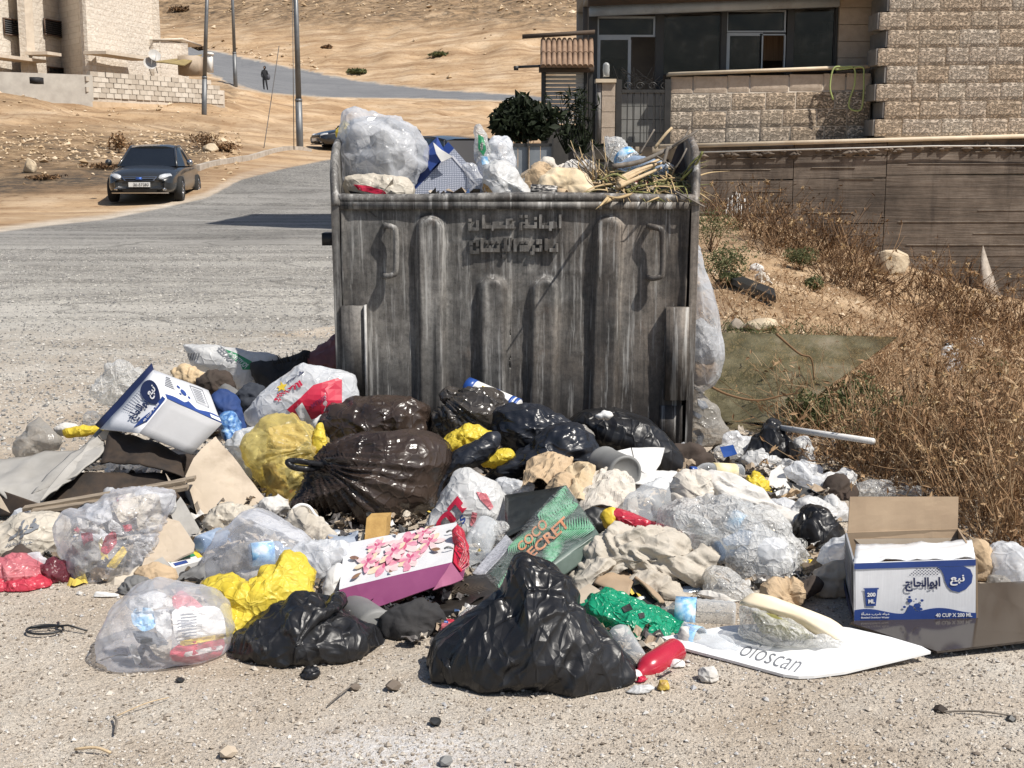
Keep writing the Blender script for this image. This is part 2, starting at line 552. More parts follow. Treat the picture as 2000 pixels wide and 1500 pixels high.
def ground_material(name,far=False):
 m,nt,b=_nt(name)
 co=coords(nt,which='World')
 a_as=N(nt,'Attribute',attribute_name='tarmac').outputs['Fac']
 a_hl=N(nt,'Attribute',attribute_name='earth').outputs['Fac']
 a_gr=N(nt,'Attribute',attribute_name='growth').outputs['Fac']
 n_big=noise(nt,co,0.35,8,0.6)
 n_mid=noise(nt,co,2.2,8,0.65)
 n_fin=noise(nt,co,55,4,0.7)
 n_grit=noise(nt,co,160,3,0.7)
 dust=ramp(nt,n_mid,[(0.3,(0.40,0.335,0.265)),(0.52,(0.52,0.455,0.38)),(0.7,(0.62,0.57,0.50))])
 grit=ramp(nt,n_grit,[(0.3,(0.45,0.42,0.38)),(0.5,(1.0,0.98,0.95)),(0.72,(1.3,1.27,1.2))])
 dust=mixc(nt,0.75,dust,grit,'MULTIPLY')
 dust=mixc(nt,0.8,dust,ramp(nt,noise(nt,co,0.9,7,0.65),[(0.35,(0.82,0.80,0.78)),(0.5,grey(1)),(0.68,(1.22,1.23,1.26))]),'MULTIPLY')
 mp=N(nt,'Mapping')
 mp.inputs['Rotation'].default_value=(0,0,0.5)
 mp.inputs['Scale'].default_value=(0.06,0.5,0.5)
 nt.links.new(co,mp.inputs['Vector'])
 n_rip=noise(nt,mp.outputs[0],1.6,6,0.6,0.4)
 earth=ramp(nt,n_big,[(0.30,(0.33,0.215,0.12)),(0.5,(0.42,0.295,0.18)),(0.72,(0.52,0.40,0.275))])
 rip=ramp(nt,n_rip,[(0.38,(0.66,0.60,0.55)),(0.5,(1,1,1)),(0.62,(1.2,1.19,1.17))])
 earth=mixc(nt,0.8,earth,rip,'MULTIPLY')
 n_sp=noise(nt,co,3.2,8,0.75)
 sp=ramp(nt,n_sp,[(0.36,(0.55,0.45,0.36)),(0.46,(1,1,1)),(0.6,(1,1,1)),(0.70,(1.22,1.2,1.16))])
 earth=mixc(nt,0.85,earth,sp,'MULTIPLY')
 grow=ramp(nt,noise(nt,co,1.1,9,0.75),[(0.40,(0.07,0.055,0.04)),(0.52,(0.19,0.125,0.07)),(0.68,(0.38,0.28,0.175))])
 gf=math_(nt,'MULTIPLY',a_gr,ramp(nt,noise(nt,co,0.5,9,0.75),[(0.40,grey(0.25)),(0.55,grey(1))]))
 earth=mixc(nt,gf,earth,grow)
 a_ch=N(nt,'Attribute',attribute_name='char').outputs['Fac']
 earth=mixc(nt,math_(nt,'MULTIPLY',a_ch,ramp(nt,n_sp,[(0.42,grey(0.95)),(0.6,grey(0.35))])),earth,(0.05,0.044,0.038))
 base=mixc(nt,a_hl,dust,earth)
 tar=ramp(nt,n_mid,[(0.3,(0.24,0.228,0.208)),(0.55,(0.335,0.318,0.288)),(0.75,(0.43,0.41,0.37))])
 agg=ramp(nt,noise(nt,co,15,6,0.85),[(0.42,grey(0.34)),(0.49,grey(0.95)),(0.58,(1.65,1.62,1.55))])
 tar=mixc(nt,0.85,tar,agg,'MULTIPLY')
 mp2=N(nt,'Mapping')
 mp2.inputs['Scale'].default_value=(0.12,1.2,1)
 mp2.inputs['Rotation'].default_value=(0,0,0.08)
 nt.links.new(co,mp2.inputs['Vector'])
 worn=ramp(nt,noise(nt,mp2.outputs[0],1.0,8,0.7),[(0.43,grey(0)),(0.57,grey(0.7))])
 worn=math_(nt,'MULTIPLY',worn,math_(nt,'SUBTRACT',1.0,a_hl))
 tar=mixc(nt,worn,tar,(0.49,0.465,0.42))
 vo=N(nt,'TexVoronoi',feature='DISTANCE_TO_EDGE')
 vo.inputs['Scale'].default_value=0.3
 wv=N(nt,'VectorMath',operation='MULTIPLY_ADD')
 nz=N(nt,'TexNoise');nz.inputs['Scale'].default_value=1.1;nz.inputs['Detail'].default_value=6
 nt.links.new(co,nz.inputs['Vector']);nt.links.new(nz.outputs['Color'],wv.inputs[0]);wv.inputs[1].default_value=(1.6,1.6,0);nt.links.new(co,wv.inputs[2])
 nt.links.new(wv.outputs[0],vo.inputs['Vector'])
 tar=mixc(nt,ramp(nt,vo.outputs['Distance'],[(0.002,grey(0.5)),(0.010,grey(0))]),tar,(0.10,0.095,0.085))
 tar=mixc(nt,0.8,tar,ramp(nt,noise(nt,co,0.32,6,0.6),[(0.4,grey(0.78)),(0.5,grey(1)),(0.62,grey(1.14))]),'MULTIPLY')
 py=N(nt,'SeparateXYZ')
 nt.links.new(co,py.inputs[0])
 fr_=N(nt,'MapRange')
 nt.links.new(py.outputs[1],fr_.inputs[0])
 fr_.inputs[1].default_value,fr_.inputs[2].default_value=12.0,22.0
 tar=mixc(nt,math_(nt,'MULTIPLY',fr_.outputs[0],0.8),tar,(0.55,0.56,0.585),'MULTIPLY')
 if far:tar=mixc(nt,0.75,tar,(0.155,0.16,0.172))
 a_pl=N(nt,'Attribute',attribute_name='ash').outputs['Fac']
 base=mixc(nt,math_(nt,'MULTIPLY',a_pl,ramp(nt,n_fin,[(0.35,grey(0.2)),(0.6,grey(0.9))])),base,(0.74,0.75,0.78))
 k=math_(nt,'ADD',math_(nt,'MULTIPLY',a_as,1.9),math_(nt,'SUBTRACT',math_(nt,'MULTIPLY',n_mid,1.2),1.05))
 k=math_(nt,'MAXIMUM',math_(nt,'MINIMUM',k,1.0),0.0)
 nt.links.new(mixc(nt,k,base,tar),b.inputs['Base Color'])
 b.inputs['Roughness'].default_value=0.92
 b.inputs['Specular IOR Level'].default_value=0.2
 h1=bump(nt,n_mid,0.25,0.05)
 h2=bump(nt,n_fin,0.75,0.012,h1)
 h3=bump(nt,n_grit,0.7,0.006,h2)
 h4=bump(nt,n_sp,0.55,0.10,h3)
 nt.links.new(h4,b.inputs['Normal'])
 return m
MG=ground_material('dusty_ground')
MF=ground_material('far_tarmac',True)
earth_a=np.maximum(hillm,sstep(6.3,8.0,TV[:,1])*sstep(0.9,1.8,TV[:,0]))
earth_a=np.maximum(earth_a,sstep(-2,-14,dn)*(TV[:,1]>17)*(TV[:,1]<62))
earth_a=earth_a*1.0
growth=np.exp(-((_v-285)/45.0)**2)*(_u<430)*(TV[:,1]>36)+1.6*np.clip((70-_v)/60.0,0,1)*(TV[:,1]>120)+1.6*np.exp(-((_v-340-0.05*(200-_u))/24.0)**2)*(_u<380)*(TV[:,1]>33)*(TV[:,1]<60)
growth=growth+np.exp(-((_v-180)/22.0)**2)*(_u<460)*(TV[:,1]>60)*0.7
growth=np.clip(growth,0,1)
char=np.exp(-((_v-345+0.10*(_u-200))/20.0)**2)*sstep(430,330,_u)*(TV[:,1]>33)*(TV[:,1]<58)*(dn<-6)
char=np.clip(char+np.exp(-((_v-290)/12.0)**2-((_u-380)/90.0)**2)*0.6*(TV[:,1]<60),0,1)
_a0=gnd(790,1475)
ash=np.exp(-((TV[:,0]-_a0[0])/0.26)**2-((TV[:,1]-_a0[1])/0.13)**2)
def terrain_piece(name,sel,kindname='structure'):
 f=TF[sel]
 used=np.unique(f)
 mp=np.zeros(len(TV),np.int64)
 mp[used]=np.arange(len(used))
 ob=put(name,TV[used],mp[f],MF if name=='far_road' else MG,kind=kindname,org=(0,0,0))
 for nm,a in(('tarmac',asph),('earth',earth_a),('growth',growth),('char',char),('ash',ash)):
  at_=ob.data.attributes.new(nm,'FLOAT','POINT')
  at_.data.foreach_set('value',a[used].astype(np.float32))
 return ob
fc_dn=dn[TF].mean(1)
fc_df=df[TF].mean(1)
fc_y=TV[TF][:,:,1].mean(1)
fc_x=TV[TF][:,:,0].mean(1)
is_road=fc_dn>0
is_far=fc_df>0
is_slope=(~is_road)&(fc_y>5.8)&(fc_x>1.15)&(fc_y<40)
is_hill=(~is_road)&(~is_far)&(fc_y>88)
is_bank=(~is_road)&(~is_far)&(~is_hill)&(~is_slope)&(fc_y>22)
terrain_piece('road',is_road)
terrain_piece('far_road',is_far)
terrain_piece('dirt_slope',is_slope)
terrain_piece('hill',is_hill)
terrain_piece('dirt_bank',is_bank)
terrain_piece('ground',~(is_road|is_far|is_slope|is_hill|is_bank))
# -- loose stones (uncountable)
def stone_field(name,xy,size,mat,sink=0.3,tint=None):
 n=len(xy)
 z=tz(xy[:,0],xy[:,1])
 octa=np.array([[1,0,0],[-1,0,0],[0,1,0],[0,-1,0],[0,0,1],[0,0,-1]],float)
 F=np.array([[0,2,4],[2,1,4],[1,3,4],[3,0,4],[2,0,5],[1,2,5],[3,1,5],[0,3,5]])
 V=octa[None]*(size[:,None,None]*RS.uniform(0.55,1.25,(n,6,1)))
 a=RS.uniform(0,2*np.pi,n)
 c,s=np.cos(a)[:,None],np.sin(a)[:,None]
 tl=RS.uniform(-0.5,0.5,(n,1))
 x,y,zz=V[:,:,0],V[:,:,1],V[:,:,2]*RS.uniform(0.5,0.95,(n,1))
 zz=zz+tl*x
 V=np.stack([x*c-y*s+xy[:,:1],x*s+y*c+xy[:,1:2],zz+(z+size*(0.55-sink))[:,None]],-1)
 FF=(F[None]+(np.arange(n)*6)[:,None,None]).reshape(-1,3)
 ob=put(name,V.reshape(-1,3),FF,mat,kind='stuff',smooth=False)
 at_=ob.data.attributes.new('tone','FLOAT','POINT')
 at_.data.foreach_set('value',np.repeat(RS.uniform(0,1,n),6).astype(np.float32))
 return ob
def stone_mat(name,stops):
 m,nt,b=_nt(name)
 a=N(nt,'Attribute',attribute_name='tone').outputs['Fac']
 nt.links.new(ramp(nt,a,stops),b.inputs['Base Color'])
 b.inputs['Roughness'].default_value=0.9
 b.inputs['Specular IOR Level'].default_value=0.25
 return m
MSTONE=stone_mat('grit_stones',[(0.0,(0.16,0.13,0.105)),(0.25,(0.33,0.285,0.235)),(0.6,(0.45,0.40,0.34)),(0.85,(0.55,0.505,0.445)),(0.95,(0.36,0.36,0.37)),(1,(0.62,0.59,0.54))])
MAGG=stone_mat('tarmac_stones',[(0.0,grey(0.13)),(0.4,(0.27,0.265,0.255)),(0.7,(0.42,0.40,0.37)),(1,(0.56,0.53,0.48))])
n=38000
yy=2.55+3.2*RS.uniform(0,1,n)**1.35
xx=RS.uniform(-0.46,0.46,n)*yy
stone_field('gravel',np.c_[xx,yy],np.exp(RS.normal(-5.72,0.40,n)).clip(0.0015,0.012),MSTONE,0.25)
n=52000
yy=3.6+16*RS.uniform(0,1,n)**1.6
xx=RS.uniform(-0.46,0.05,n)*yy
k=(xx<-0.8)&(RS.uniform(0,1,n)<sstep(3.6,6.5,yy-0.4*xx-1.5))
stone_field('loose_chippings',np.c_[xx,yy][k],np.exp(RS.normal(-5.0,0.35,n)).clip(0.003,0.018)[k],MAGG,0.3)
n=12000
yy=5.2+15*RS.uniform(0,1,n)**1.4
xx=RS.uniform(0.14,0.5,n)*yy
k=(xx>1.2)&(RS.uniform(0,1,n)<sstep(5.2,7.2,yy))
MEARTH=stone_mat('earth_stones',[(0.0,(0.25,0.17,0.10)),(0.5,(0.46,0.34,0.21)),(1,(0.62,0.50,0.36))])
stone_field('slope_rubble',np.c_[xx,yy][k],np.exp(RS.normal(-4.75,0.6,n)).clip(0.004,0.05)[k],MEARTH,0.35)
n=9000
yy=RS.uniform(37,90,n)
uu=RS.uniform(-60,640,n)
xx=(uu-1000)/FPX*yy*1.01
P3=np.c_[xx,yy,tz(xx,yy)]
pu,pv=proj(P3)
w=np.exp(-((pv-290)/32.0)**2)+0.35*np.exp(-((pv-195)/22.0)**2)
k=(RS.uniform(0,1,n)<w)&(_edge_d(NEAR_ROAD,pu,pv)<-12)&(pu<470)
stone_field('bank_rubble',np.c_[xx,yy][k],np.exp(RS.normal(-2.9,0.5,n)).clip(0.02,0.22)[k],MEARTH,0.35)
n=2600
yy=RS.uniform(112,200,n)
uu=RS.uniform(330,1160,n)
xx=(uu-1000)/FPX*yy*1.0
P3=np.c_[xx,yy,tz(xx,yy)]
pu,pv=proj(P3)
w=0.04+np.clip((40-pv)/40.0,0,1)+np.exp(-((pv-(95+(pu-400)*0.16))/12.0)**2)*(pu<620)
k=(RS.uniform(0,1,n)<w)&(_edge_d(FAR_ROAD,pu,pv)<-4)
stone_field('hill_rubble',np.c_[xx,yy][k],np.exp(RS.normal(-1.7,0.45,n)).clip(0.06,0.5)[k],MEARTH,0.35)
# -- house on the right
m_stone,_nt_,_b_=_nt('rough_limestone')
_co=coords(_nt_)
_oi=N(_nt_,'ObjectInfo').outputs['Random']
_cs=ramp(_nt_,_oi,[(0.0,(0.50,0.39,0.285)),(0.3,(0.58,0.465,0.35)),(0.6,(0.55,0.46,0.37)),(0.85,(0.64,0.56,0.46)),(1.0,(0.47,0.36,0.255))])
_ns=noise(_nt_,_co,14,8,0.7)
_cs=mixc(_nt_,0.7,_cs,ramp(_nt_,_ns,[(0.3,grey(0.72)),(0.65,grey(1.15))]),'MULTIPLY')
_nt_.links.new(_cs,_b_.inputs['Base Color'])
_b_.inputs['Roughness'].default_value=0.9
_b_.inputs['Specular IOR Level'].default_value=0.25
_mp=N(_nt_,'Mapping');_mp.inputs['Rotation'].default_value=(0,0.9,0);_mp.inputs['Scale'].default_value=(1.0,1,1.9)
_nt_.links.new(_co,_mp.inputs['Vector'])
_rg=noise(_nt_,_mp.outputs[0],10,3,0.55,1.8)
_rg=ramp(_nt_,_rg,[(0.43,grey(0)),(0.50,grey(1)),(0.57,grey(0.1))])
_nt_.links.new(bump(_nt_,_rg,1.0,0.07),_b_.inputs['Normal'])
M_STONE=m_stone
M_TOOLED=M('tooled_stone',[(0.40,0.32,0.245),(0.50,0.41,0.325)],8,0.9,0.5,45,0.01)
M_QUOIN=M('quoin_shade_grey',[(0.20,0.19,0.18),(0.27,0.255,0.24)],8,0.9,0.4,45,0.01)  # darker grey puts the shade of the wall's return into the quoin colour
M_MORTAR=M('mortar',[(0.42,0.355,0.285),(0.52,0.45,0.37)],6,0.95,0.4,60,0.01)
M_CAP=M('cream_coping',[(0.55,0.44,0.31),(0.68,0.58,0.44)],4,0.7,0.15)
M_ALU=M('grey_aluminium',[(0.30,0.32,0.34),(0.38,0.40,0.42)],5,0.4,0.05,metal=0.3)
M_DARKFR=M('dark_frame',[(0.025,0.024,0.023),(0.04,0.038,0.036)],5,0.5,0.05)
M_BEAM=M('beam_paint',[(0.30,0.33,0.36),(0.38,0.41,0.44)],3,0.6,0.1,dirt=((0.16,0.14,0.12),0.6))
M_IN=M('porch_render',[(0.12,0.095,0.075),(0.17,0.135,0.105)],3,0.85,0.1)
M_PANE,_n_,_b_=_nt('reflection_mottled_glass')
_n_.links.new(ramp(_n_,noise(_n_,coords(_n_),2.2,7,0.7),[(0.38,(0.012,0.013,0.015)),(0.52,(0.05,0.047,0.042)),(0.66,(0.16,0.15,0.14))]),_b_.inputs['Base Color'])  # pale mottling puts uneven reflections into the pane colour, with some dust
_b_.inputs['Roughness'].default_value=0.06
_tr=N(_n_,'BsdfTransparent');_tr.inputs[0].default_value=(0.7,0.72,0.72,1)
_mx=N(_n_,'MixShader');_mx.inputs[0].default_value=0.5
_n_.links.new(_tr.outputs[0],_mx.inputs[1]);_n_.links.new(_b_.outputs[0],_mx.inputs[2]);_n_.links.new(_mx.outputs[0],_n_.nodes['Material Output'].inputs[0])
M_WALLP=M('plain_wall',[(0.36,0.30,0.23),(0.43,0.36,0.28)],3,0.9,0.3)
M_WOODDK=M('dark_wood',[(0.05,0.035,0.025),(0.09,0.06,0.04)],6,0.8,0.3,stretch=(1,6,6))
house=empty('stone_house',at(1715,283,21.5),'stone house with rough dressed blocks, glazed porch and low terrace wall','house')
HL,HR=1.22,11.5
YW,YP=21.0,21.55
def zpx(v,Y,u=1700):return at(u,v,Y)[2]
def xpx(u,Y,v=150):return at(u,v,Y)[0]
def cop_z(x):return at(1350,286,21)[2]+(x-at(1350,286,21)[0])*0.028
XQ=xpx(1733,YW)
mb=MB().box((XQ+0.02,YW+0.05,0.9),(HR,YW+0.4,12.0))
mb.box((XQ+0.02,YW+0.4,0.9),(XQ+0.3,22.6,12.0))
mb.put('wall',M_MORTAR,house)
MB().box((HL,21.2,3.95),(XQ+0.02,26,12.0)).put('upper_wall',M_WALLP,house)
MB().box((HR-0.3,YW+0.4,0.5),(HR,26,12.0)).box((HL,25.7,0.3),(HR-0.3,26,3.94)).put('rear_wall',M_WALLP,house)
MB().box((HL,21.12,3.82),(XQ,23.6,3.945)).put('porch_roof',M_WALLP,house)
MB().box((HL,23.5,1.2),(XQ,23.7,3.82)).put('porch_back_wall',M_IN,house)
MB().box((HL,21.62,1.25),(XQ,23.5,1.45)).put('porch_floor',M_WALLP,house)
_stone_meshes={}
def stone_mesh(w,h,k,rough=0.009):
 key=(round(w,2),round(h,3),k,rough)
 if key in _stone_meshes:return _stone_meshes[key]
 nx,nz=13,6
 X,Z=np.meshgrid(np.linspace(0,w,nx),np.linspace(0,h,nz))
 e=np.minimum(np.minimum(X,w-X)/0.02,np.minimum(Z,h-Z)/0.02).clip(0,1)
 p=np.c_[X.ravel(),Z.ravel(),np.full(X.size,k*5.3)]
 Y=-(0.004+e.ravel()*(0.006+rough*(0.6+0.6*facets(p*11,k))))
 jx=fbm(p*6+9,1,k+40)*0.008
 V=np.c_[X.ravel()+jx*(e.ravel()<0.5),Y,Z.ravel()+jx]
 n=len(V)
 Vb=np.array([[0,0.03,0],[w,0.03,0],[w,0.03,h],[0,0.03,h]])
 i=np.arange(n).reshape(nz,nx)
 F=[tuple(q)for q in np.stack([i[:-1,:-1],i[:-1,1:],i[1:,1:],i[1:,:-1]],-1).reshape(-1,4)]
 F.append(tuple(i[0,::-1])+(n,n+1))
 F.append(tuple(i[-1,:])+(n+2,n+3))
 F.append(tuple(i[:,0])+(n+3,n))
 F.append(tuple(i[::-1,-1])+(n+1,n+2))
 me=mesh('stone',np.vstack([V,Vb]),F,False)
 _stone_meshes[key]=me
 return me
def add_piece(name,me,mat,loc,parent,org):
 if len(me.materials)==0:me.materials.append(mat)
 o=bpy.data.objects.new(name,me)
 COL.objects.link(o)
 o.parent=parent
 o.location=np.asarray(loc,float)-org
 return o
HO=ORG[house.name]
CH=0.268
z0=cop_z(XQ+1.5)+0.03
rr=random.Random(3)
for c in range(12):
 x=XQ-(0.0 if c%2 else 0.14)+0.0
 z=z0+c*CH
 if z>zpx(-40,YW,1900):break
 while x<xpx(2060,YW):
  w=rr.choice([0.36,0.42,0.48,0.54,0.62])
  add_piece('stone',stone_mesh(w-0.010,CH-0.011,rr.randint(0,2)),M_STONE,(x,YW+0.05,z+(x-XQ)*0.012),house,HO)
  x+=w
 d=0.95 if c%2 else 0.55
 MB().box((XQ-(0.03 if c%2 else 0.17),YW+0.06+0.0,z+0.01),(XQ+0.018,YW+0.06+d,z+CH-0.012)).put('quoin',M_QUOIN,house,smooth=False)
XP0,XP1=xpx(1311,YP),xpx(1704,YP)
MB().box((XP0+0.02,YP+0.04,1.2),(XP1,YP+0.3,zpx(150,YP,1500))).put('parapet_core',M_MORTAR,house)
zc=cop_z(XP0)+0.02
for c in range(4):
 x=XP0
 z=zc+c*CH*1.02
 first=True
 while x<XP1-0.1:
  w=rr.choice([0.36,0.48,0.54,0.62])if not(first and c%2)else 0.36
  first=False
  w=min(w,XP1-x)
  if XP1-x-w<0.15:w=XP1-x
  h=CH*1.02-0.018
  if c==3:
   add_piece('stone',stone_mesh(round(w-0.015,2),h,7,0.003),M_TOOLED,(x,YP+0.04,z+(x-XP0)*0.02),house,HO)
  else:
   add_piece('stone',stone_mesh(round(w-0.018,2),h,rr.randint(0,2)),M_STONE,(x,YP+0.04,z+(x-XP0)*0.02),house,HO)
  x+=w
a,b=at(1306,148,YP),at(1697,133,YP)
MB().obox(a+(0,-0.06,0),b-a,(0,0.42,0),(0,0,0.05)).put('parapet_cap',M_CAP,house)
xa,xb=xpx(1635,22.0),xpx(1702,22.0)
for k in range(7):
 zz=zpx(140,22)+k*0.26-0.3
 MB().box((xa,22.0,zz),(xb+0.1,22.3,zz+0.252)).put('stone',M_TOOLED,house,smooth=False)
a,b=at(1152,30,21.75),at(1640,12,21.75)
MB().obox(a,b-a,(0,0.2,0),(0,0,0.155)).put('beam',M_BEAM,house)
a,b=at(1150,10,21.6),at(1640,-8,21.6)
MB().obox(a,b-a,(0,0.4,0),(0,0,0.22)).put('fascia',M_WOODDK,house)
YG=22.1
def bar(u0,v0,u1,v1,Y,mat,nm,par,dep=0.07,proud=0.0):
 """rectangular bar covering photo pixels u0..u1, v0..v1 at distance Y"""
 A=at((u0+u1)/2,v1,Y);B=at((u0+u1)/2,v0,Y)
 xl,xr=at(u0,(v0+v1)/2,Y)[0],at(u1,(v0+v1)/2,Y)[0]
 return MB().box((xl,Y-proud,A[2]),(xr,Y-proud+dep,B[2])).put(nm,mat,par,smooth=False)
for(u0,u1,nm)in((1148,1166,'post'),(1279,1295,'post'),(1408,1419,'post'),(1536,1549,'post'),(1630,1636,'post')):
 bar(u0,14,u1,285 if u0<1300 else 150,YG,M_DARKFR,nm,house,0.12,0.03)
def window(u0,v0,u1,v1,fr=5,mid=(),mat=M_ALU,pane=M_PANE):
 w=empty('window',at((u0+u1)/2,v1,YG))
 w.parent=house
 w.location=at((u0+u1)/2,v1,YG)-HO
 bar(u0,v0,u1,v0+fr,YG,mat,'frame_rail',w);bar(u0,v1-fr,u1,v1,YG,mat,'frame_rail',w)
 bar(u0,v0+fr,u0+fr,v1-fr,YG,mat,'frame_stile',w);bar(u1-fr,v0+fr,u1,v1-fr,YG,mat,'frame_stile',w)
 for q in mid:bar(q-3,v0+fr,q+3,v1-fr,YG,mat,'frame_stile',w)
 if pane:bar(u0+fr,v0+fr,u1-fr,v1-fr,YG,pane,'pane',w,0.012,-0.03)
 return w
window(1166,32,1280,72,4)
window(1166,72,1232,205,6,(),M_ALU)
bar(1166,115,1226,135,YG+0.1,M_CAP,'blind',house,0.02)
window(1295,26,1408,146,2,(),M_DARKFR)
window(1419,20,1535,63,3)
window(1419,64,1490,142,6,(),M_ALU)
window(1484,66,1534,142,3,(),M_ALU,None)
window(1549,16,1630,140,2,(),M_DARKFR)
M_CURT=M('brown_curtain',[(0.22,0.12,0.06),(0.36,0.22,0.13)],5,0.9,0.4,20,0.02,stretch=(8,8,0.3))
M_STAIR=M('pale_stair',[(0.30,0.28,0.25),(0.38,0.36,0.33)],5,0.8,0.1)
for(u0,v0,u1,v1)in((1375,75,1402,130),(1430,66,1484,128),(1490,70,1533,118),(1552,66,1572,106)):
 bar(u0,v0,u1,v1,22.6,M_CURT,'curtain',house,0.06)
mb=MB()
for k in range(5):
 A=at(1570+14*k,106-21*k,23.2)
 mb.box((A[0],23.2,A[2]),(A[0]+0.14,23.45,A[2]+0.02)).box((A[0]+0.14,23.2,A[2]),(A[0]+0.158,23.45,A[2]+0.2))
mb.put('indoor_stair',M_STAIR,house)
pil=empty('gate_pillar',at(1186,280,21.2),'square tooled stone gate pillar with cream cap beside the dark gate','pillar')
for k in range(5):
 z1=at(1186,280-31*k,21.2)[2];z2=at(1186,280-31*k-30,21.2)[2]
 if 280-31*k-30<150:break
 MB().box((xpx(1176,21.2),21.2,z1),(xpx(1202,21.2),21.45,z2)).put('stone',M_TOOLED,pil,smooth=False)
MB().box((xpx(1166,21.2),21.21,at(1186,282,21.2)[2]),(xpx(1175.5,21.2),21.45,at(1186,156,21.2)[2])).put('side_strip',M_QUOIN,pil)
A=at(1184,161,21.15)
MB().box((xpx(1164,21.15),21.15,A[2]),(xpx(1204,21.15),21.5,A[2]+0.055)).put('cap',M_CAP,pil,smooth=False)
V,F=lathe_vf(at(1184,150,21.3),at(1184,122,21.3),[(0,.05),(.3,.05),(.5,.055),(.6,.05),(.8,.053),(.93,.04),(1,.015)],14)
put('water_bottle',V,F,glassy('clear_plastic',(0.6,0.62,0.62),0.12,0.35),label='clear ribbed plastic bottle standing on the gate pillar',cat='bottle')
gate=empty('iron_gate',at(1258,285,21.4),'dark metal gate between the pillar and the stone terrace wall','gate')
for(a_,b_)in((1203,1214),(1298,1310)):bar(a_,155,b_,286,21.4,M_DARKFR,'frame_stile',gate,0.05)
bar(1214,175,1298,181,21.4,M_DARKFR,'frame_rail',gate,0.05)
bar(1214,278,1298,286,21.4,M_DARKFR,'frame_rail',gate,0.05)
for k in range(6):bar(1224+13*k,181,1226+13*k,278,21.42,M_DARKFR,'bar',gate,0.02)
for k in range(4):
 c0=at(1226+24*k,168,21.42)
 pts=[c0+np.array([0.075*(1-t*0.6)*math.cos(t*7.5),0,0.06*(1-t*0.6)*math.sin(t*7.5)])for t in np.linspace(0,1,16)]
 MB().tube(pts,0.008,5).put('scroll',M_DARKFR,gate)
M_TILE=M('porch_tile',[(0.20,0.20,0.19),(0.27,0.265,0.25)],4,0.6,0.2)
tw=empty('tiled_wall',at(1258,285,21.8),'low grey tiled wall just behind the iron gate','wall')
for r_ in range(4):
 for c in range(4):
  bar(1214+22*c,182+26*r_,1235+22*c,207+26*r_,21.8,M_TILE,'tile',tw,0.15)
bar(1212,178,1304,181.5,21.78,M_CAP,'cap',tw,0.18)
mb=MB()
for k in range(26):
 a=at(1224+70*rr.random(),178,21.85)
 mb.tube(curve_pts([a,a+(rr.uniform(-.1,.1),0,rr.uniform(.05,.2)),a+(rr.uniform(-.3,.3),rr.uniform(-.05,.05),rr.uniform(.1,.4))],8),0.004,4)
mb.put('dry_branches',M('grey_twig',[(0.10,0.09,0.08),(0.2,0.18,0.15)],20),label='bare grey branches lying on top of the tiled wall behind the gate',cat='branches')
M_TERRA=M('shade_browned_clay',[(0.20,0.125,0.08),(0.30,0.20,0.135)],8,0.85,0.3)  # browned to put the shadow over the awning into the tile colour
M_SLAT=M('pale_slat',[(0.38,0.37,0.35),(0.50,0.48,0.45)],3,0.6,0.1,stretch=(1,1,10))
aw=empty('tiled_awning',at(1108,130,20.6),'small awning of clay roof tiles over the slatted shutter left of the porch','awning')
for r_ in range(2):
 for c in range(10):
  a=at(1061+10.3*c,80+25*r_,21.0-0.25*r_);b=at(1061+10.3*c,107+25*r_,20.72-0.25*r_)
  V,F=[],[]
  for i,p in enumerate((a,b)):
   for t in np.linspace(0,math.pi,7):
    rad=0.040 if i==0 else 0.045
    V.append(p+np.array([rad*math.cos(t),-rad*0.9*math.sin(t),0.05*math.sin(t)]))
  F=[(i,i+7,i+8,i+1)for i in range(6)]+[tuple(range(7))[::-1],tuple(range(7,14))]
  put('tile',V,F,M_TERRA,aw)
a,b=at(1020,75,20.9),at(1162,66,20.9)
MB().obox(a,b-a,(0,0.1,0),(0,0,0.06)).put('ridge_bar',M_WOODDK,aw)
MB().box((xpx(1053,20.7),20.65,zpx(140,20.7,1060)),(xpx(1160,20.7),20.95,zpx(128,20.7,1060))).put('eaves_board',M_WOODDK,aw)
for u_ in(1057,1150):bar(u_,128,u_+7,320,20.75,M_DARKFR,'post',aw,0.06)
sh=empty('slatted_shutter',at(1103,240,20.9),'pale grey slatted shutter under the tiled awning','shutter')
for k in range(14):bar(1066,131+8*k,1140,137.6+8*k,20.9,M_SLAT,'slat',sh,0.03)
bar(1062,128,1066,244,20.88,M_DARKFR,'frame_stile',sh,0.06);bar(1140,128,1147,244,20.88,M_DARKFR,'frame_stile',sh,0.06)
MB().tube([at(1160,124,20.6),at(1008,131,20.6)],0.02,8).box(at(1008,133,20.6)-(0.035,0.05,0.03),at(1008,133,20.6)+(0.035,0.05,0.03)).put('camera_arm',M_DARKFR,label='thin black arm with a small camera sticking out below the tiled awning',cat='camera')
bar(1062,244,1150,330,20.95,M('dark_render',[(0.05,0.048,0.046),(0.08,0.075,0.07)],4,0.9),'low_wall',aw,0.2)
fp=empty('sheet_fence',at(1035,335,19.0),'grey metal sheet fence panel under the dark bush','fence')
for k in range(4):bar(990+22*k,286,1011+22*k,345,19.0,M('fence_sheet',[(0.16,0.18,0.20),(0.22,0.24,0.26)],4,0.6),'panel',fp,0.03)
bar(988,280,1080,286,18.98,M_DARKFR,'rail',fp,0.05)
for u_ in(1030,1078):bar(u_,272,u_+3,350,18.95,M_DARKFR,'post',fp,0.04)
cop=empty('retaining_wall',(5.5,21,cop_z(5.5)-1.5),'dark board-marked concrete retaining wall below the stone house','retaining wall')
M_CONC,_n_,_b_=_nt('board_marked_concrete')
_co=coords(_n_,None,'World')
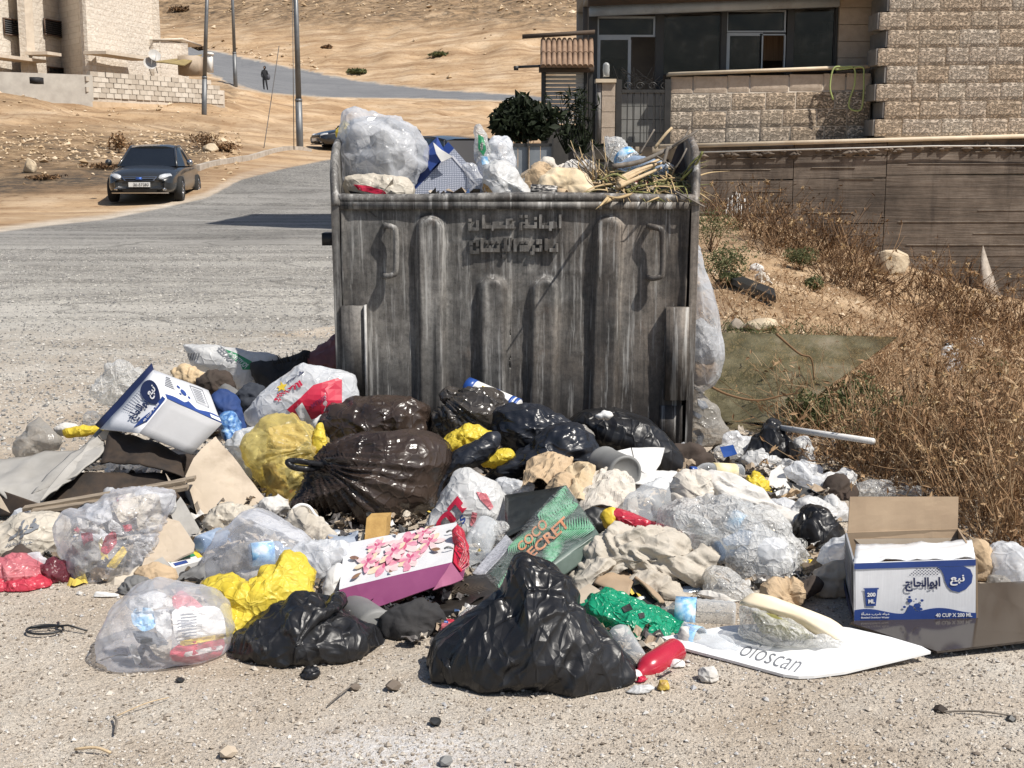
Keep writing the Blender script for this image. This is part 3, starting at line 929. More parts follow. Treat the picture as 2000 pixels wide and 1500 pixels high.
_c1=ramp(_n_,noise(_n_,_co,1.1,9,0.7),[(0.3,(0.050,0.039,0.031)),(0.5,(0.125,0.099,0.078)),(0.7,(0.22,0.18,0.145))])
_mp=N(_n_,'Mapping');_mp.inputs['Scale'].default_value=(0.7,1,14);_n_.links.new(_co,_mp.inputs['Vector'])
_g=noise(_n_,_mp.outputs[0],1.6,9,0.75)
_c1=mixc(_n_,0.8,_c1,ramp(_n_,_g,[(0.3,grey(0.55)),(0.6,grey(1.25))]),'MULTIPLY')
_mp=N(_n_,'Mapping');_mp.inputs['Scale'].default_value=(2.2,1,0.25);_mp.inputs['Rotation'].default_value=(0,0.35,0);_n_.links.new(_co,_mp.inputs['Vector'])
_st=ramp(_n_,noise(_n_,_mp.outputs[0],1.3,7,0.7),[(0.52,grey(0)),(0.68,grey(0.75))])
_c1=mixc(_n_,_st,_c1,(0.035,0.026,0.022))
_n_.links.new(_c1,_b_.inputs['Base Color'])
_b_.inputs['Roughness'].default_value=0.9
_n_.links.new(bump(_n_,_g,0.8,0.025),_b_.inputs['Normal'])
M_FIN=M('pale_fin',[(0.16,0.13,0.10),(0.34,0.29,0.24)],7,0.9)
CO=ORG[cop.name]
XR0=xpx(1352,YW,300)
x1s=[XR0,xpx(1545,YW,450),xpx(1725,YW,450),9.6,12.5]
for j in range(4):
 xa,xb=x1s[j],x1s[j+1]
 z=cop_z((xa+xb)/2)-0.04
 k=0
 hb=0.168+0.006*j
 while z>-1.5-0.2:
  pr=rr.uniform(0,0.012)
  sl=(xb-xa)*0.012 if k<3 else 0
  MB().obox((xa+0.006,YW-0.02-pr,z-hb+0.003+rr.uniform(0,0.003)),(xb-xa-0.012,0,sl+rr.uniform(-.006,.006)),(0,0.1,0),(0,0,hb-0.004)).put('panel',M_CONC,cop,smooth=False)
  if rr.random()<0.55:
   f0=rr.uniform(0,.5)*(xb-xa)
   MB().obox((xa+f0,YW-0.042,z-hb-.003),((xb-xa-f0)*rr.uniform(.5,1),0,0),(0,.05,0),(0,0,.007)).put('fin',M_FIN,cop,smooth=False)
  z-=hb;k+=1
MB().box((XR0,YW+0.075,-2.0),(12.5,YW+0.5,cop_z(XR0)-0.05)).put('core',M_CONC,cop)
a,b=np.array([xpx(1290,20.9,290),20.9,cop_z(xpx(1290,20.9,290))-0.02]),np.array([9.6,20.9,cop_z(9.6)-0.02])
MB().obox(a,b-a,(0,0.35,0),(0,0,0.065)).put('coping',M_CAP,cop)
MB().tube([np.array([XR0-0.2,20.88,cop_z(XR0)-0.10]),np.array([6.5,20.88,cop_z(6.5)-0.10]),np.array([8,20.86,cop_z(8)-0.14]),np.array([9.5,20.86,cop_z(9.5)-0.25])],0.014,6).put('cable',M('cable_white',[(0.55,0.52,0.47)],4),cop)
mb=MB()
for k in range(70):
 x=rr.uniform(XR0,8.6);s=rr.uniform(0.03,0.09)
 o=np.array([x,YW-0.05,cop_z(x)-0.12-rr.uniform(0,0.06)])
 mb.add(np.array([[s,0,0],[-s,0,0],[0,s*.6,0],[0,-s*.6,0],[0,0,s*.7],[0,0,-s*.7]])*np.array([rr.uniform(.7,1.3),1,1])+o,[(0,2,4),(2,1,4),(1,3,4),(3,0,4),(2,0,5),(1,2,5),(3,1,5),(0,3,5)])
o=mb.put('rubble_lip',M_CONC,cop,smooth=False);o['kind']='stuff'
M_SPL=M('cement_spill',[(0.33,0.28,0.23),(0.46,0.40,0.34)],9,0.95,0.6,30,0.02)
V=[at(1920,478,20.9),at(1897,585,20.75),at(1958,585,20.75),at(1925,588,20.55),at(1912,530,20.8),at(1936,528,20.8),at(1922,530,20.7)]
put('cement_cone',V,[(0,4,6),(0,6,5),(4,1,3,6),(6,3,2,5),(0,5,2,1,4),(1,2,3)],M_SPL,label='pointed cone of pale cement spilt against the retaining wall',cat='cement spill')
mb=MB()
for k in range(26):
 u0=1437+rr.gauss(0,9);v0=368+rr.random()*22+abs(u0-1437)
 mb.obox(at(u0,v0,20.95),(rr.uniform(.008,.022),0,0),(0,0.006,0),(rr.uniform(-.02,.02),0,-rr.uniform(.1,.3)))
o=mb.put('paint_splash',M('white_paint',[(0.62,0.62,0.60)],5),cop);o['kind']='stuff'
M_HOSE=M('green_hose',[(0.28,0.34,0.11),(0.36,0.42,0.16)],3,0.5,0)
P=[at(u,v,21.4)for u,v in((1627,195),(1621,170),(1628,134),(1648,131),(1668,133),(1669,165),(1659,195),(1660,212),(1680,215),(1686,190),(1687,150),(1684,131),(1655,134),(1632,136))]
MB().tube(curve_pts(P,90),0.014,7).put('garden_hose',M_HOSE,label='green garden hose looped over the terrace wall cap',cat='hose')
# -- apartment building on the left
M_CREAM,_n_,_b_=_nt('pale_stone_cladding')
_co=coords(_n_,None,'Object')
_bk=N(_n_,'TexBrick');_bk.inputs['Scale'].default_value=1.0
_bk.inputs['Brick Width'].default_value=0.7;_bk.inputs['Row Height'].default_value=0.3;_bk.inputs['Mortar Size'].default_value=0.018
_bk.inputs['Color1'].default_value=(0.62,0.555,0.475,1);_bk.inputs['Color2'].default_value=(0.67,0.61,0.53,1);_bk.inputs['Mortar'].default_value=(0.56,0.49,0.41,1)
_sx=N(_n_,'SeparateXYZ');_n_.links.new(_co,_sx.inputs[0])
_ad=math_(_n_,'ADD',_sx.outputs[0],_sx.outputs[1])
_cb=N(_n_,'CombineXYZ');_n_.links.new(_ad,_cb.inputs[0]);_n_.links.new(_sx.outputs[2],_cb.inputs[1])
_n_.links.new(_cb.outputs[0],_bk.inputs['Vector'])
_nn=noise(_n_,_co,3.0,6)
_n_.links.new(mixc(_n_,0.5,_bk.outputs[0],ramp(_n_,_nn,[(0.3,grey(0.8)),(0.7,grey(1.1))]),'MULTIPLY'),_b_.inputs['Base Color'])
_b_.inputs['Roughness'].default_value=0.9
_n_.links.new(bump(_n_,noise(_n_,_co,4.5,4),0.7,0.12,bump(_n_,_bk.outputs['Fac'],0.4,-0.03)),_b_.inputs['Normal'])
M_SILL=M('pale_ledge',[(0.52,0.44,0.35),(0.62,0.54,0.44)],3,0.85,0.2)
apt=empty('apartment_building',at(150,150,78),'pale stone apartment building with barred windows on the slope','building')
AO=ORG[apt.name]
def wallrun(name,u0,Y0,u1,Y1,zlo,zhi,mat,parent,th=0.4):
 a,b=at(u0,100,Y0),at(u1,100,Y1)
 d=(b-a)*np.array([1,1,0]);n=np.array([-d[1],d[0],0])/np.hypot(d[0],d[1])
 if n[1]<0:n=-n
 MB().obox((a[0],a[1],zlo),d,n*th,(0,0,zhi-zlo)).put(name,mat,parent,smooth=False)
 return a*[1,1,0],d
ZB,ZT=at(100,150,78)[2]-2.2,at(100,-60,78)[2]+4
wl=[]
wl.append(wallrun('wall',-120,66,42,73.5,ZB,ZT,M_CREAM,apt))
wl.append(wallrun('wall',53,72,119,76,ZB,ZT,M_CREAM,apt))
wallrun('fin',42,73.5,53,72.0,at(48,105,73)[2],ZT,M_SILL,apt)
wallrun('return_wall',119,76,173,72.5,ZB,ZT,M_CREAM,apt)
wl.append(wallrun('wall',173,72.5,300,79.5,ZB,ZT,M_CREAM,apt))
wallrun('side_wall',300,79.5,302,88,ZB,ZT,M_CREAM,apt)
wallrun('pilaster',172,72.3,219,74.9,ZB+0.6,ZT,M_CREAM,apt,0.2)
M_GRILL=M('window_bars',[(0.03,0.03,0.032)],3,0.5,0)
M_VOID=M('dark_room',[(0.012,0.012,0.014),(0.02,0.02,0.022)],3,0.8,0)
def apt_window(u0,v0,u1,v1,Y0,Y1):
 a,b=at(u0,v1,Y0),at(u1,v1,Y1)
 h=at(u0,v0,Y0)[2]-a[2]
 d=(b-a)*[1,1,0];n=np.array([d[1],-d[0],0])/np.hypot(d[0],d[1])
 if n[1]>0:n=-n
 w=empty('window',a);w.parent=apt;w.location=a-AO
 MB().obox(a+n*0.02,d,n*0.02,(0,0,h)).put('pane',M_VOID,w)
 for q in range(8):
  MB().obox(a+n*0.06+(0,0,h*(q+0.3)/8),d,n*0.03,(0,0,h*0.055)).put('bar',M_GRILL,w)
 f=0.07
 MB().obox(a+n*0.045,d,n*0.06,(0,0,f)).obox(a+n*0.045+(0,0,h-f),d,n*0.06,(0,0,f)).obox(a+n*0.045+(0,0,f),d*f/np.linalg.norm(d),n*0.06,(0,0,h-2*f)).obox(a+n*0.045+d*(1-f/np.linalg.norm(d))+(0,0,f),d*f/np.linalg.norm(d),n*0.06,(0,0,h-2*f)).put('frame',M('brown_frame',[(0.10,0.06,0.04)],3),w)
apt_window(6,34,44,68,71.8,73.3)
apt_window(85,35,121,68,73.9,75.9)
apt_window(90,129,124,144,74.2,75.9)
for(u0,Y0,u1,Y1,v)in((-90,66.9,46,73.0,107),(48,71.4,76,72.8,107),(163,71.3,257,76.3,106)):
 a,b=at(u0,v,Y0),at(u1,v,Y1)
 d=(b-a)*[1,1,0];n=np.array([d[1],-d[0],0])/np.hypot(d[0],d[1])
 if n[1]>0:n=-n
 MB().obox(a,d,n*1.3,(0,0,0.16)).put('ledge',M_SILL,apt,smooth=False)
ann=empty('annex',at(330,150,78),'low flat pale annex beside the apartment building','annex')
wallrun('wall',300,79,354,82,ZB,at(330,79,80)[2],M_CREAM,ann)
wallrun('side_wall',354,82,352,88,ZB,at(330,79,80)[2],M_CREAM,ann)
a,b=at(298,80,78.8),at(356,78,81.9)
MB().obox(a,b-a,(0,5,0),(0,0,0.12)).put('roof_edge',M_SILL,ann)
M_AWN=M('khaki_cloth',[(0.20,0.15,0.06),(0.30,0.23,0.10)],3,0.9,0.2)
A=[at(300,120,76),at(345,114,79),at(395,106,79),at(360,127,75.5),at(330,123,75.5)]
put('cloth_awning',np.vstack([A,np.array(A)-(0,0,0.05)]),[(0,4,3,2,1),(5,6,7,8,9),(0,1,6,5),(1,2,7,6),(2,3,8,7),(3,4,9,8),(4,0,5,9)],M_AWN,label='sagging khaki cloth awning beside the annex',cat='awning',smooth=False)
MB().box(at(348,146,77),at(398,112,78.5)).put('yard_wall',M('tan_render',[(0.34,0.27,0.2),(0.42,0.34,0.26)],3),label='plain tan yard wall under the cloth awning',cat='wall')
MB().box(at(404,141,76.5),at(416,106,77.0)).box(at(402,107,76.45),at(418,104,77.05)).put('white_post',M('white_post_paint',[(0.7,0.69,0.66)],3),label='white square gate post at the end of the yard wall',cat='post')
M_DISH=M('dish_metal',[(0.40,0.39,0.37),(0.48,0.46,0.43)],4,0.5,0)
for i,(u,v,r_)in enumerate(((301,109,0.34),(292,125,0.36))):
 c=at(u,v,73.0)
 V,F=[],[]
 nrm=np.array([0.5,-0.75,0.45]);nrm/=np.linalg.norm(nrm)
 ax=np.cross(nrm,[0,0,1]);ax/=np.linalg.norm(ax);ay=np.cross(ax,nrm)
 for k in range(4):
  rad=r_*k/3
  for t in range(16):
   V.append(c+ax*rad*math.cos(t*math.pi/8)+ay*rad*math.sin(t*math.pi/8)+nrm*0.09*(k/3)**2)
 F=[(k*16+t,k*16+(t+1)%16,(k+1)*16+(t+1)%16,(k+1)*16+t)for k in range(3)for t in range(16)]
 dsh=empty('satellite_dish',c-(0,0,0.5),['grey satellite dish, upper of the two by the annex','grey satellite dish, lower of the two by the annex'][i],'satellite dish','satellite dishes by the annex')
 put('reflector',V,F,M_DISH,dsh)
 MB().tube([c-nrm*0.03,c-nrm*0.2,c+(0.1,0.2,-0.9)],0.025,6).put('mast',M_DISH,dsh)
 MB().tube([c-ay*r_,c+nrm*0.45],0.012,5).put('feed_arm',M_DISH,dsh)
bw=empty('block_wall',at(320,190,70),'grey concrete block wall with gaping joints below the apartment building','wall')
BO=ORG[bw.name]
M_BLOCK,_n_,_b_=_nt('concrete_block')
_oi=N(_n_,'ObjectInfo').outputs['Random']
_nn=noise(_n_,coords(_n_),6,6)
_n_.links.new(mixc(_n_,0.6,ramp(_n_,_oi,[(0,(0.40,0.35,0.29)),(0.5,(0.52,0.47,0.40)),(1,(0.60,0.55,0.48))]),ramp(_n_,_nn,[(0.3,grey(0.75)),(0.7,grey(1.1))]),'MULTIPLY'),_b_.inputs['Base Color'])
_b_.inputs['Roughness'].default_value=0.95
a,b=at(178,188,67),at(440,188,76)
dd=(b-a)*[1,1,0];L=np.hypot(dd[0],dd[1]);dd/=L
nn_=np.array([dd[1],-dd[0],0])
blk={}
for rw in range(5):
 s=-0.3 if rw%2 else 0.0
 zr=at(178,190,67)[2]+rw*0.255
 while s<L-0.5:
  w=0.53
  if not(rw==4 and s>L*0.86)and not(rw>=3 and s>L*0.94):
   key=rw%2
   if key not in blk:
    blk[key]=mesh('block',MB().obox((0,0,0),dd*0.49,nn_*-0.2,(0,0,0.232)).V[0],MB().obox((0,0,0),dd*0.49,nn_*-0.2,(0,0,0.232)).F,False)
   add_piece('block',blk[key],M_BLOCK,np.array([a[0],a[1],zr])+dd*s+nn_*rr.uniform(-0.02,0.03),bw,BO)
  s+=w
p=np.array([a[0],a[1],at(178,198,67)[2]-1.4])
MB().obox(p+nn_*-0.05,dd*L,nn_*-0.12,(0,0,2.35)).put('core',M_MORTAR,bw)
MB().obox(p+nn_*0.12,dd*L,nn_*-0.3,(0,0,1.40)).put('footing',M('earthy_render',[(0.36,0.25,0.15),(0.46,0.33,0.21)],3,0.95,0.5),bw)
gw=empty('yard_retaining_wall',at(90,150,66),'low plain grey retaining wall at the foot of the apartment building','wall')
wallrun('wall',-80,63.5,178,67,at(90,188,66)[2]-1,at(90,144,66)[2],M('grey_render',[(0.38,0.35,0.31),(0.48,0.45,0.40)],2,0.9,0.3),gw)
MB().box(at(58,163,63.5),at(85,152,64.2)).put('opening',M_VOID,gw)
# -- kerb, poles, wires
kb=empty('kerb',at(500,305,46),'row of worn pale concrete kerb stones along the bend of the road','kerb')
KO=ORG[kb.name]
M_KERB=M('kerb_concrete',[(0.34,0.29,0.235),(0.46,0.41,0.35)],4,0.95,0.4,30,0.01)
KP=np.array([[p[0],p[1],max(p[2],zat(p[0],p[1])+0.14)]for p in curve_pts([at(u,v,Y)for u,v,Y in((390,323,42),(440,312,45),(500,304,48.5),(560,299,52),(620,296.5,55.5))],60)])
seg=np.r_[0,np.cumsum(np.linalg.norm(np.diff(KP,axis=0),axis=1))]
s=0.0
while s<seg[-1]-1.0:
 p0=np.array([np.interp(s,seg,KP[:,k])for k in range(3)]);p1=np.array([np.interp(s+0.97,seg,KP[:,k])for k in range(3)])
 d=p1-p0;n_=np.array([-d[1],d[0],0]);n_/=np.linalg.norm(n_)
 zz=rr.uniform(-0.015,0.015)
 MB().obox(p0+(0,0,zz-0.45),d,n_*0.16,(0,0,0.47)).put('kerbstone',M_KERB,kb,smooth=False)
 s+=1.0
M_POLE=M('steel_pole',[(0.13,0.135,0.14),(0.20,0.205,0.21)],2,0.5,0.05,metal=0.5)
for(u0,v0,u1,v1,Y,r0,lb)in((397,232,406,-60,66,0.115,'grey steel pole left of the others, standing on the bare earth bank'),(460,166,452,-60,95,0.13,'grey steel pole beside the far road and the end of the block wall'),(586,293,576,-60,54,0.125,'thick grey steel pole standing just behind the kerb')):
 p0,p1=at(u0,v0,Y),at(u1,v1,Y)
 pl=empty('utility_pole',p0,lb,'pole','steel utility poles')
 MB().tube([p0-(0,0,0.8),p0+(p1-p0)*0.28],[r0*1.15,r0*1.08],12).put('base_section',M_POLE,pl)
 MB().tube([p0+(p1-p0)*0.28,p1],[r0*0.92,r0*0.72],12).put('shaft',M_POLE,pl)
 q=p0+(p1-p0)*0.28
 MB().tube([q-(0,0,0.05),q+(0,0,0.05)],r0*1.15,12).put('collar',M_POLE,pl)
M_WIRE=M('wire',[(0.10,0.09,0.08)],3,0.6,0)
for(a_,b_,lb)in((at(515,292,52),at(545,90,58),'slanting guy wire left of the pole behind the kerb'),(at(574,292,52),at(571,-40,54),'thin vertical wire hanging beside the pole behind the kerb')):
 MB().tube([a_,(a_+b_)/2+(0,0,-0.03),b_],0.017,5).put('guy_wire',M_WIRE,label=lb,cat='wire')
 # -- vehicles
M_CARP=M('dark_grey_car_paint',[(0.022,0.023,0.024),(0.026,0.027,0.028)],2,0.3,0,spec=0.5,coat=0.5,rvar=0.04)
M_BLKP=M('black_car_paint',[(0.008,0.009,0.012),(0.011,0.012,0.015)],2,0.25,0,spec=0.6,coat=0.8,rvar=0.04)
M_CGLASS=M('car_glass',[(0.010,0.012,0.015)],2,0.06,0,spec=0.7,rvar=0)
M_TYRE=M('tyre_rubber',[(0.012,0.012,0.012),(0.022,0.021,0.02)],12,0.85,0.1)
M_RIM=M('alloy_rim',[(0.30,0.30,0.31)],3,0.3,0,metal=0.9)
M_LAMP=M('lamp_lens',[(0.55,0.56,0.57)],9,0.12,0.3,40,spec=0.9,coat=1.0)
M_CHROME=M('chrome',[(0.45,0.45,0.46)],3,0.2,0,metal=1.0)
M_PLATE=M('plate_white',[(0.7,0.7,0.68)],3,0.5,0)
M_PLTXT=M('plate_black',[(0.02,0.02,0.02)],3,0.5,0)
M_BLUEB=M('badge_blue',[(0.05,0.12,0.4)],3,0.3,0,metal=0.5)
AR={'ا':('\ufe8d','\ufe8e',None,None),'إ':('\ufe87','\ufe88',None,None),'أ':('\ufe83','\ufe84',None,None),'ب':('\ufe8f','\ufe90','\ufe91','\ufe92'),'ة':('\u0629','\ufe94',None,None),'ت':('\ufe95','\ufe96','\ufe97','\ufe98'),'ج':('\ufe9d','\ufe9e','\ufe9f','\ufea0'),'ح':('\ufea1','\ufea2','\ufea3','\ufea4'),'د':('\ufea9','\ufeaa',None,None),'ذ':('\ufeab','\ufeac',None,None),'ر':('\ufead','\ufeae',None,None),'ش':('\ufeb5','\ufeb6','\ufeb7','\ufeb8'),'ع':('\ufec9','\ufeca','\ufecb','\ufecc'),'ل':('\ufedd','\ufede','\ufedf','\ufee0'),'م':('\ufee1','\ufee2','\ufee3','\ufee4'),'ن':('\ufee5','\ufee6','\ufee7','\ufee8'),'ه':('\u0647','\ufeea','\ufeeb','\ufeec'),'و':('\ufeed','\ufeee',None,None),'ي':('\ufef1','\ufef2','\ufef3','\ufef4'),'ئ':('\ufe89','\ufe8a','\ufe8b','\ufe8c'),'خ':('\ufea5','\ufea6','\ufea7','\ufea8'),'ز':('\ufeaf','\ufeb0',None,None),'س':('\ufeb1','\ufeb2','\ufeb3','\ufeb4')}
def arabic(s):
 out=[]
 for i,ch in enumerate(s):
  if ch not in AR:out.append(ch);continue
  f=AR[ch]
  pj=i>0 and s[i-1]in AR and AR[s[i-1]][2]is not None and f[1]is not None
  nj=i<len(s)-1 and s[i+1]in AR and f[2]is not None and AR[s[i+1]][1]is not None
  out.append(f[3]if pj and nj else f[1]if pj else f[2]if nj else f[0])
 return ''.join(reversed(out))
_txt={}
def text_vf(s,bold=0.0):
 """triangles of a line of text in the unit square of its own bounding box, plus its aspect"""
 key=(s,bold)
 if key not in _txt:
  c=bpy.data.curves.new('lettering','FONT')
  c.body=arabic(s)if any(ch in AR for ch in s)else s
  c.offset=bold
  c.resolution_u=3
  o=bpy.data.objects.new('lettering',c)
  COL.objects.link(o)
  dg=bpy.context.evaluated_depsgraph_get()
  me=bpy.data.meshes.new_from_object(o.evaluated_get(dg))
  V=np.array([v.co[:2]for v in me.vertices])
  me.calc_loop_triangles()
  F=[tuple(t.vertices)for t in me.loop_triangles]
  bpy.data.objects.remove(o);bpy.data.curves.remove(c);bpy.data.meshes.remove(me)
  lo,hi=V.min(0),V.max(0)
  _txt[key]=((V-lo)/(hi-lo),F,(hi[0]-lo[0])/(hi[1]-lo[1]))
 return _txt[key]
def quad_fn(c00,c10,c11,c01,lift=0.0015):
 """unit square -> bilinear patch, lifted along its normal towards the camera"""
 c=[np.asarray(k,float)for k in(c00,c10,c11,c01)]
 n=np.cross(c[1]-c[0],c[3]-c[0]);n/=np.linalg.norm(n)
 if np.dot(n,np.array([0,0,EYE])-c[0])<0:n=-n
 return lambda a,b,l=lift:(1-a)*(1-b)*c[0]+a*(1-b)*c[1]+a*b*c[2]+(1-a)*b*c[3]+n*l
def print_text(s,fn,a0,b0,a1,b1,mat,parent,name='lettering',bold=0.0,lift=0.0015,thick=0):
 T,F,_=text_vf(s,bold)
 V=np.array([fn(a0+(a1-a0)*p[0],b0+(b1-b0)*p[1],lift)for p in T])
 return put(name,V,F,mat,parent,smooth=False)
def tess(pts):
 return[tuple(t)for t in tessellate_polygon([[Vector((p[0],p[1],0))for p in pts]])]
def print_poly(polys,fn,mat,parent,name='print',lift=0.0012):
 mb=MB()
 for P in polys:
  mb.add([fn(p[0],p[1],lift)for p in P],tess(P))
 return mb.put(name,mat,parent,smooth=False)
def car_mesh(root,paint,org,yaw,L=4.7,Wd=1.8,Ht=1.46,suv=False):
 """saloon body lofted along its length; local +x is the nose"""
 c,s=math.cos(yaw),math.sin(yaw)
 O=np.asarray(org,float)
 def Wl(P):
  P=np.asarray(P,float)
  return np.stack([P[:,0]*c-P[:,1]*s,P[:,0]*s+P[:,1]*c,P[:,2]],1)+O
 st=[(-2.32,.60,.42,.80,.86),(-2.26,.76,.30,.88,.97),(-2.0,.85,.24,.92,1.03),(-1.4,.89,.22,.92,1.02),(-.7,.90,.22,.91,.98),(.2,.90,.22,.90,.96),(.95,.90,.22,.87,.95),(1.5,.88,.22,.80,.89),(1.95,.84,.22,.72,.80),(2.18,.76,.26,.64,.70),(2.28,.62,.34,.56,.60)]
 V,F=[],[]
 n=15
 for(x,w,zs,zb,zc)in st:
  prof=[(-w*.80,zs),(-w*.96,zs+.05),(-w*1.0,zs+.22),(-w*.985,(zs+zb)/2+.05),(-w*.965,zb-.04),(-w*.90,zb+.01),(-w*.55,zc-.01),(0,zc)]
  prof=prof+[(-p[0],p[1])for p in prof[-2::-1]]
  for(y,z)in prof:V.append((x,y,z))
 for i in range(len(st)-1):
  for k in range(n-1):
   a=i*n+k
   F.append((a,a+n,a+n+1,a+1))
  F.append((i*n+n-1,(i+1)*n+n-1,(i+1)*n,i*n))
 F.append(tuple(range(n))[::-1]);F.append(tuple((len(st)-1)*n+k for k in range(n)))
 ob=put('body',Wl(np.array(V)*[L/4.6,Wd/1.8,Ht/1.46]),F,paint,root)
 m=ob.modifiers.new('soften','SUBSURF');m.levels=m.render_levels=2
 sc=np.array([L/4.6,Wd/1.8,Ht/1.46])
 gx=[(-1.95,.66,.96),(-1.25,.60,1.36),(-.5,.60,1.44),(.15,.60,1.43),(1.05,.70,.93)]
 belt=[(-1.95,.70),(-1.2,.84),(-.4,.86),(.4,.85),(1.12,.74)]
 top=[(-1.05,.56,1.385),(-.7,.60,1.43),(-.2,.61,1.455),(.1,.60,1.435),(.30,.57,1.40)]
 if suv:top=[(-1.75,.60,1.60),(-1.0,.64,1.68),(-.3,.65,1.70),(.1,.63,1.67),(.35,.60,1.60)];belt[0]=(-2.15,.74)
 V,F=[],[]
 for(b,t)in zip(belt,top):
  V+=[(b[0],-b[1],.90),(t[0],-t[1],t[2]-.03),(t[0],-t[1]*.6,t[2]+.01),(t[0],0,t[2]+.02),(t[0],t[1]*.6,t[2]+.01),(t[0],t[1],t[2]-.03),(b[0],b[1],.90)]
 roofF,sideF=[],[]
 for i in range(4):
  for k in range(6):
   a=i*7+k
   (sideF if k in(0,5)else roofF).append((a,a+7,a+8,a+1))
 VV=Wl(np.array(V)*sc)
 put('roof',VV,roofF,paint,root)
 put('windshield',VV,[(28,29,30,31,32,33,34)],M_CGLASS,root,smooth=False)
 put('rear_window',VV,[(6,5,4,3,2,1,0)],M_CGLASS,root,smooth=False)
 for sd,k in((0,0),(1,5)):
  put('side_window',VV,[f for f in sideF if(f[0]%7)==k],M_CGLASS,root,smooth=False)
  mb=MB()
  for i in(0,2,4):
   p,q=VV[i*7+(0 if sd==0 else 6)],VV[i*7+(1 if sd==0 else 5)]
   mb.tube([p,q],0.035 if i!=2 else 0.03,6)
  mb.tube([VV[i*7+(1 if sd==0 else 5)]for i in range(5)],0.03,6)
  mb.put('pillar',paint,root)
  y=(-1 if sd==0 else 1)
  b0=np.array([[.88,y*.98,.98],[.80,y*1.08,1.0]])*sc
  V2,F2=lathe_vf(Wl(b0)[0],Wl(b0)[1],[(0,.05),(.3,.085),(.8,.09),(1,.05)],10)
  put('mirror',V2,F2,paint if sd==0 else M_CHROME,root)
  for x in(-1.42,1.38):
   p=Wl(np.array([[x,y*.72,.33],[x,y*.93,.33]])*[sc[0],sc[1],1])
   V2,F2=lathe_vf(p[0],p[1],[(0,.27),(.05,.325),(.9,.33),(1,.30),(1.0,.22),(.9,.21)],28)
   wh=put('tyre',V2,F2,M_TYRE,root)
   V2,F2=lathe_vf(p[0]+(p[1]-p[0])*.86,p[0]+(p[1]-p[0])*.97,[(0,.225),(.6,.225),(.75,.2),(.76,.06),(1,.05)],28)
   put('rim',V2,F2,M_RIM,root)
   mb=MB()
   ax=(p[1]-p[0])/np.linalg.norm(p[1]-p[0]);upz=np.array([0,0,1.0]);sx_=np.cross(ax,upz)
   for q in range(5):
    t=q*2*math.pi/5
    dv=sx_*math.cos(t)+upz*math.sin(t)
    mb.tube([p[0]+(p[1]-p[0])*.96+dv*.05,p[0]+(p[1]-p[0])*.94+dv*.21],.022,5)
   mb.put('rim_spokes',M_RIM,root)
 for y in(-1,1):
  e=np.array([[1.92,y*.74,.66],[2.235,y*.47,.60]])*sc
  V2,F2=lathe_vf(Wl(e)[0],Wl(e)[1],[(0,.02),(.15,.085),(.55,.10),(.85,.085),(1,.03)],14)
  put('headlight',V2,F2,M_LAMP,root)
  e=np.array([[2.10,y*.66,.36],[2.26,y*.56,.345]])*sc
  V2,F2=lathe_vf(Wl(e)[0],Wl(e)[1],[(0,.05),(.7,.05),(1,.035)],12)
  put('fog_lamp',V2,F2,M_CHROME,root)
 def front(z0,z1,w0,w1,x0,x1,mat,nm):
  V=[(x0,-w0,z0),(x0,w0,z0),(x1,w1,z1),(x1,-w1,z1)]
  V=np.array(V+[(a-.06,b,d)for a,b,d in V])*sc
  return put(nm,Wl(V),[(0,1,2,3),(7,6,5,4),(0,4,5,1),(1,5,6,2),(2,6,7,3),(3,7,4,0)],mat,root,smooth=False)
 front(.555,.655,.36,.44,2.315,2.275,M_CHROME,'grille_surround')
 front(.57,.64,.33,.40,2.325,2.29,M_TYRE,'grille')
 front(.598,.612,.36,.37,2.335,2.33,M_CHROME,'grille_bar')
 front(.28,.36,.40,.45,2.30,2.325,M_TYRE,'air_intake')
 front(.235,.262,.70,.70,2.24,2.26,M_CHROME,'lip')
 pl=front(.40,.515,.26,.26,2.345,2.345,M_PLATE,'license_plate')
 q=Wl(np.array([(2.35,.25,.41),(2.35,-.25,.41),(2.35,-.25,.505),(2.35,.25,.505)])*sc)
 return q,Wl,sc
p0=gnd(275,396,zat(-9.6,34.6))
car=empty('saloon_car',p0+(0,1.6,0),'dark grey saloon car parked facing us on the dirt verge','car')
yaw=math.pi*1.5+R(5)
q,Wl,sc_=car_mesh(car,M_CARP,p0+np.array([-0.15,2.1,0.0]),yaw)
ORG['license_plate']=ORG[car.name]
fn=quad_fn(q[1],q[0],q[3],q[2],0.012)
if fn(0,0)[0]>fn(1,0)[0]:fn=quad_fn(q[0],q[1],q[2],q[3],0.012)
print_text('36-57383',fn,0.22,0.1,0.97,0.9,M_PLTXT,car,bold=0.01,lift=0.012)
print_text('الأردن',fn,0.04,0.3,0.19,0.8,M_PLTXT,car,lift=0.012)if False else None
e=Wl(np.array([(2.34,-.075,.605),(2.34,.075,.605)])*sc_)
MB().tube([e[0],e[1]],0.032,8).put('badge',M_BLUEB,car)
p0=at(640,300,58)
car2=empty('black_car',(p0[0]+1.8,58.5,zat(p0[0]+1,58)),'black car on the road bend with only its nose showing left of the container','car')
car_mesh(car2,M_BLKP,np.array([p0[0]+1.55,59.0,zat(p0[0]+1,58)+0.02]),math.pi+R(28))
p0=at(862,300,31.5)
car3=empty('dark_estate_car',(p0[0],32.5,zat(p0[0],32)),'dark estate car seen over the container between white bag and bush','car')
car_mesh(car3,M_BLKP,np.array([p0[0]-0.1,33.0,at(870,264,31.8)[2]-1.70*1.0]),math.pi/2+R(26),suv=True,L=4.6,Wd=1.85)
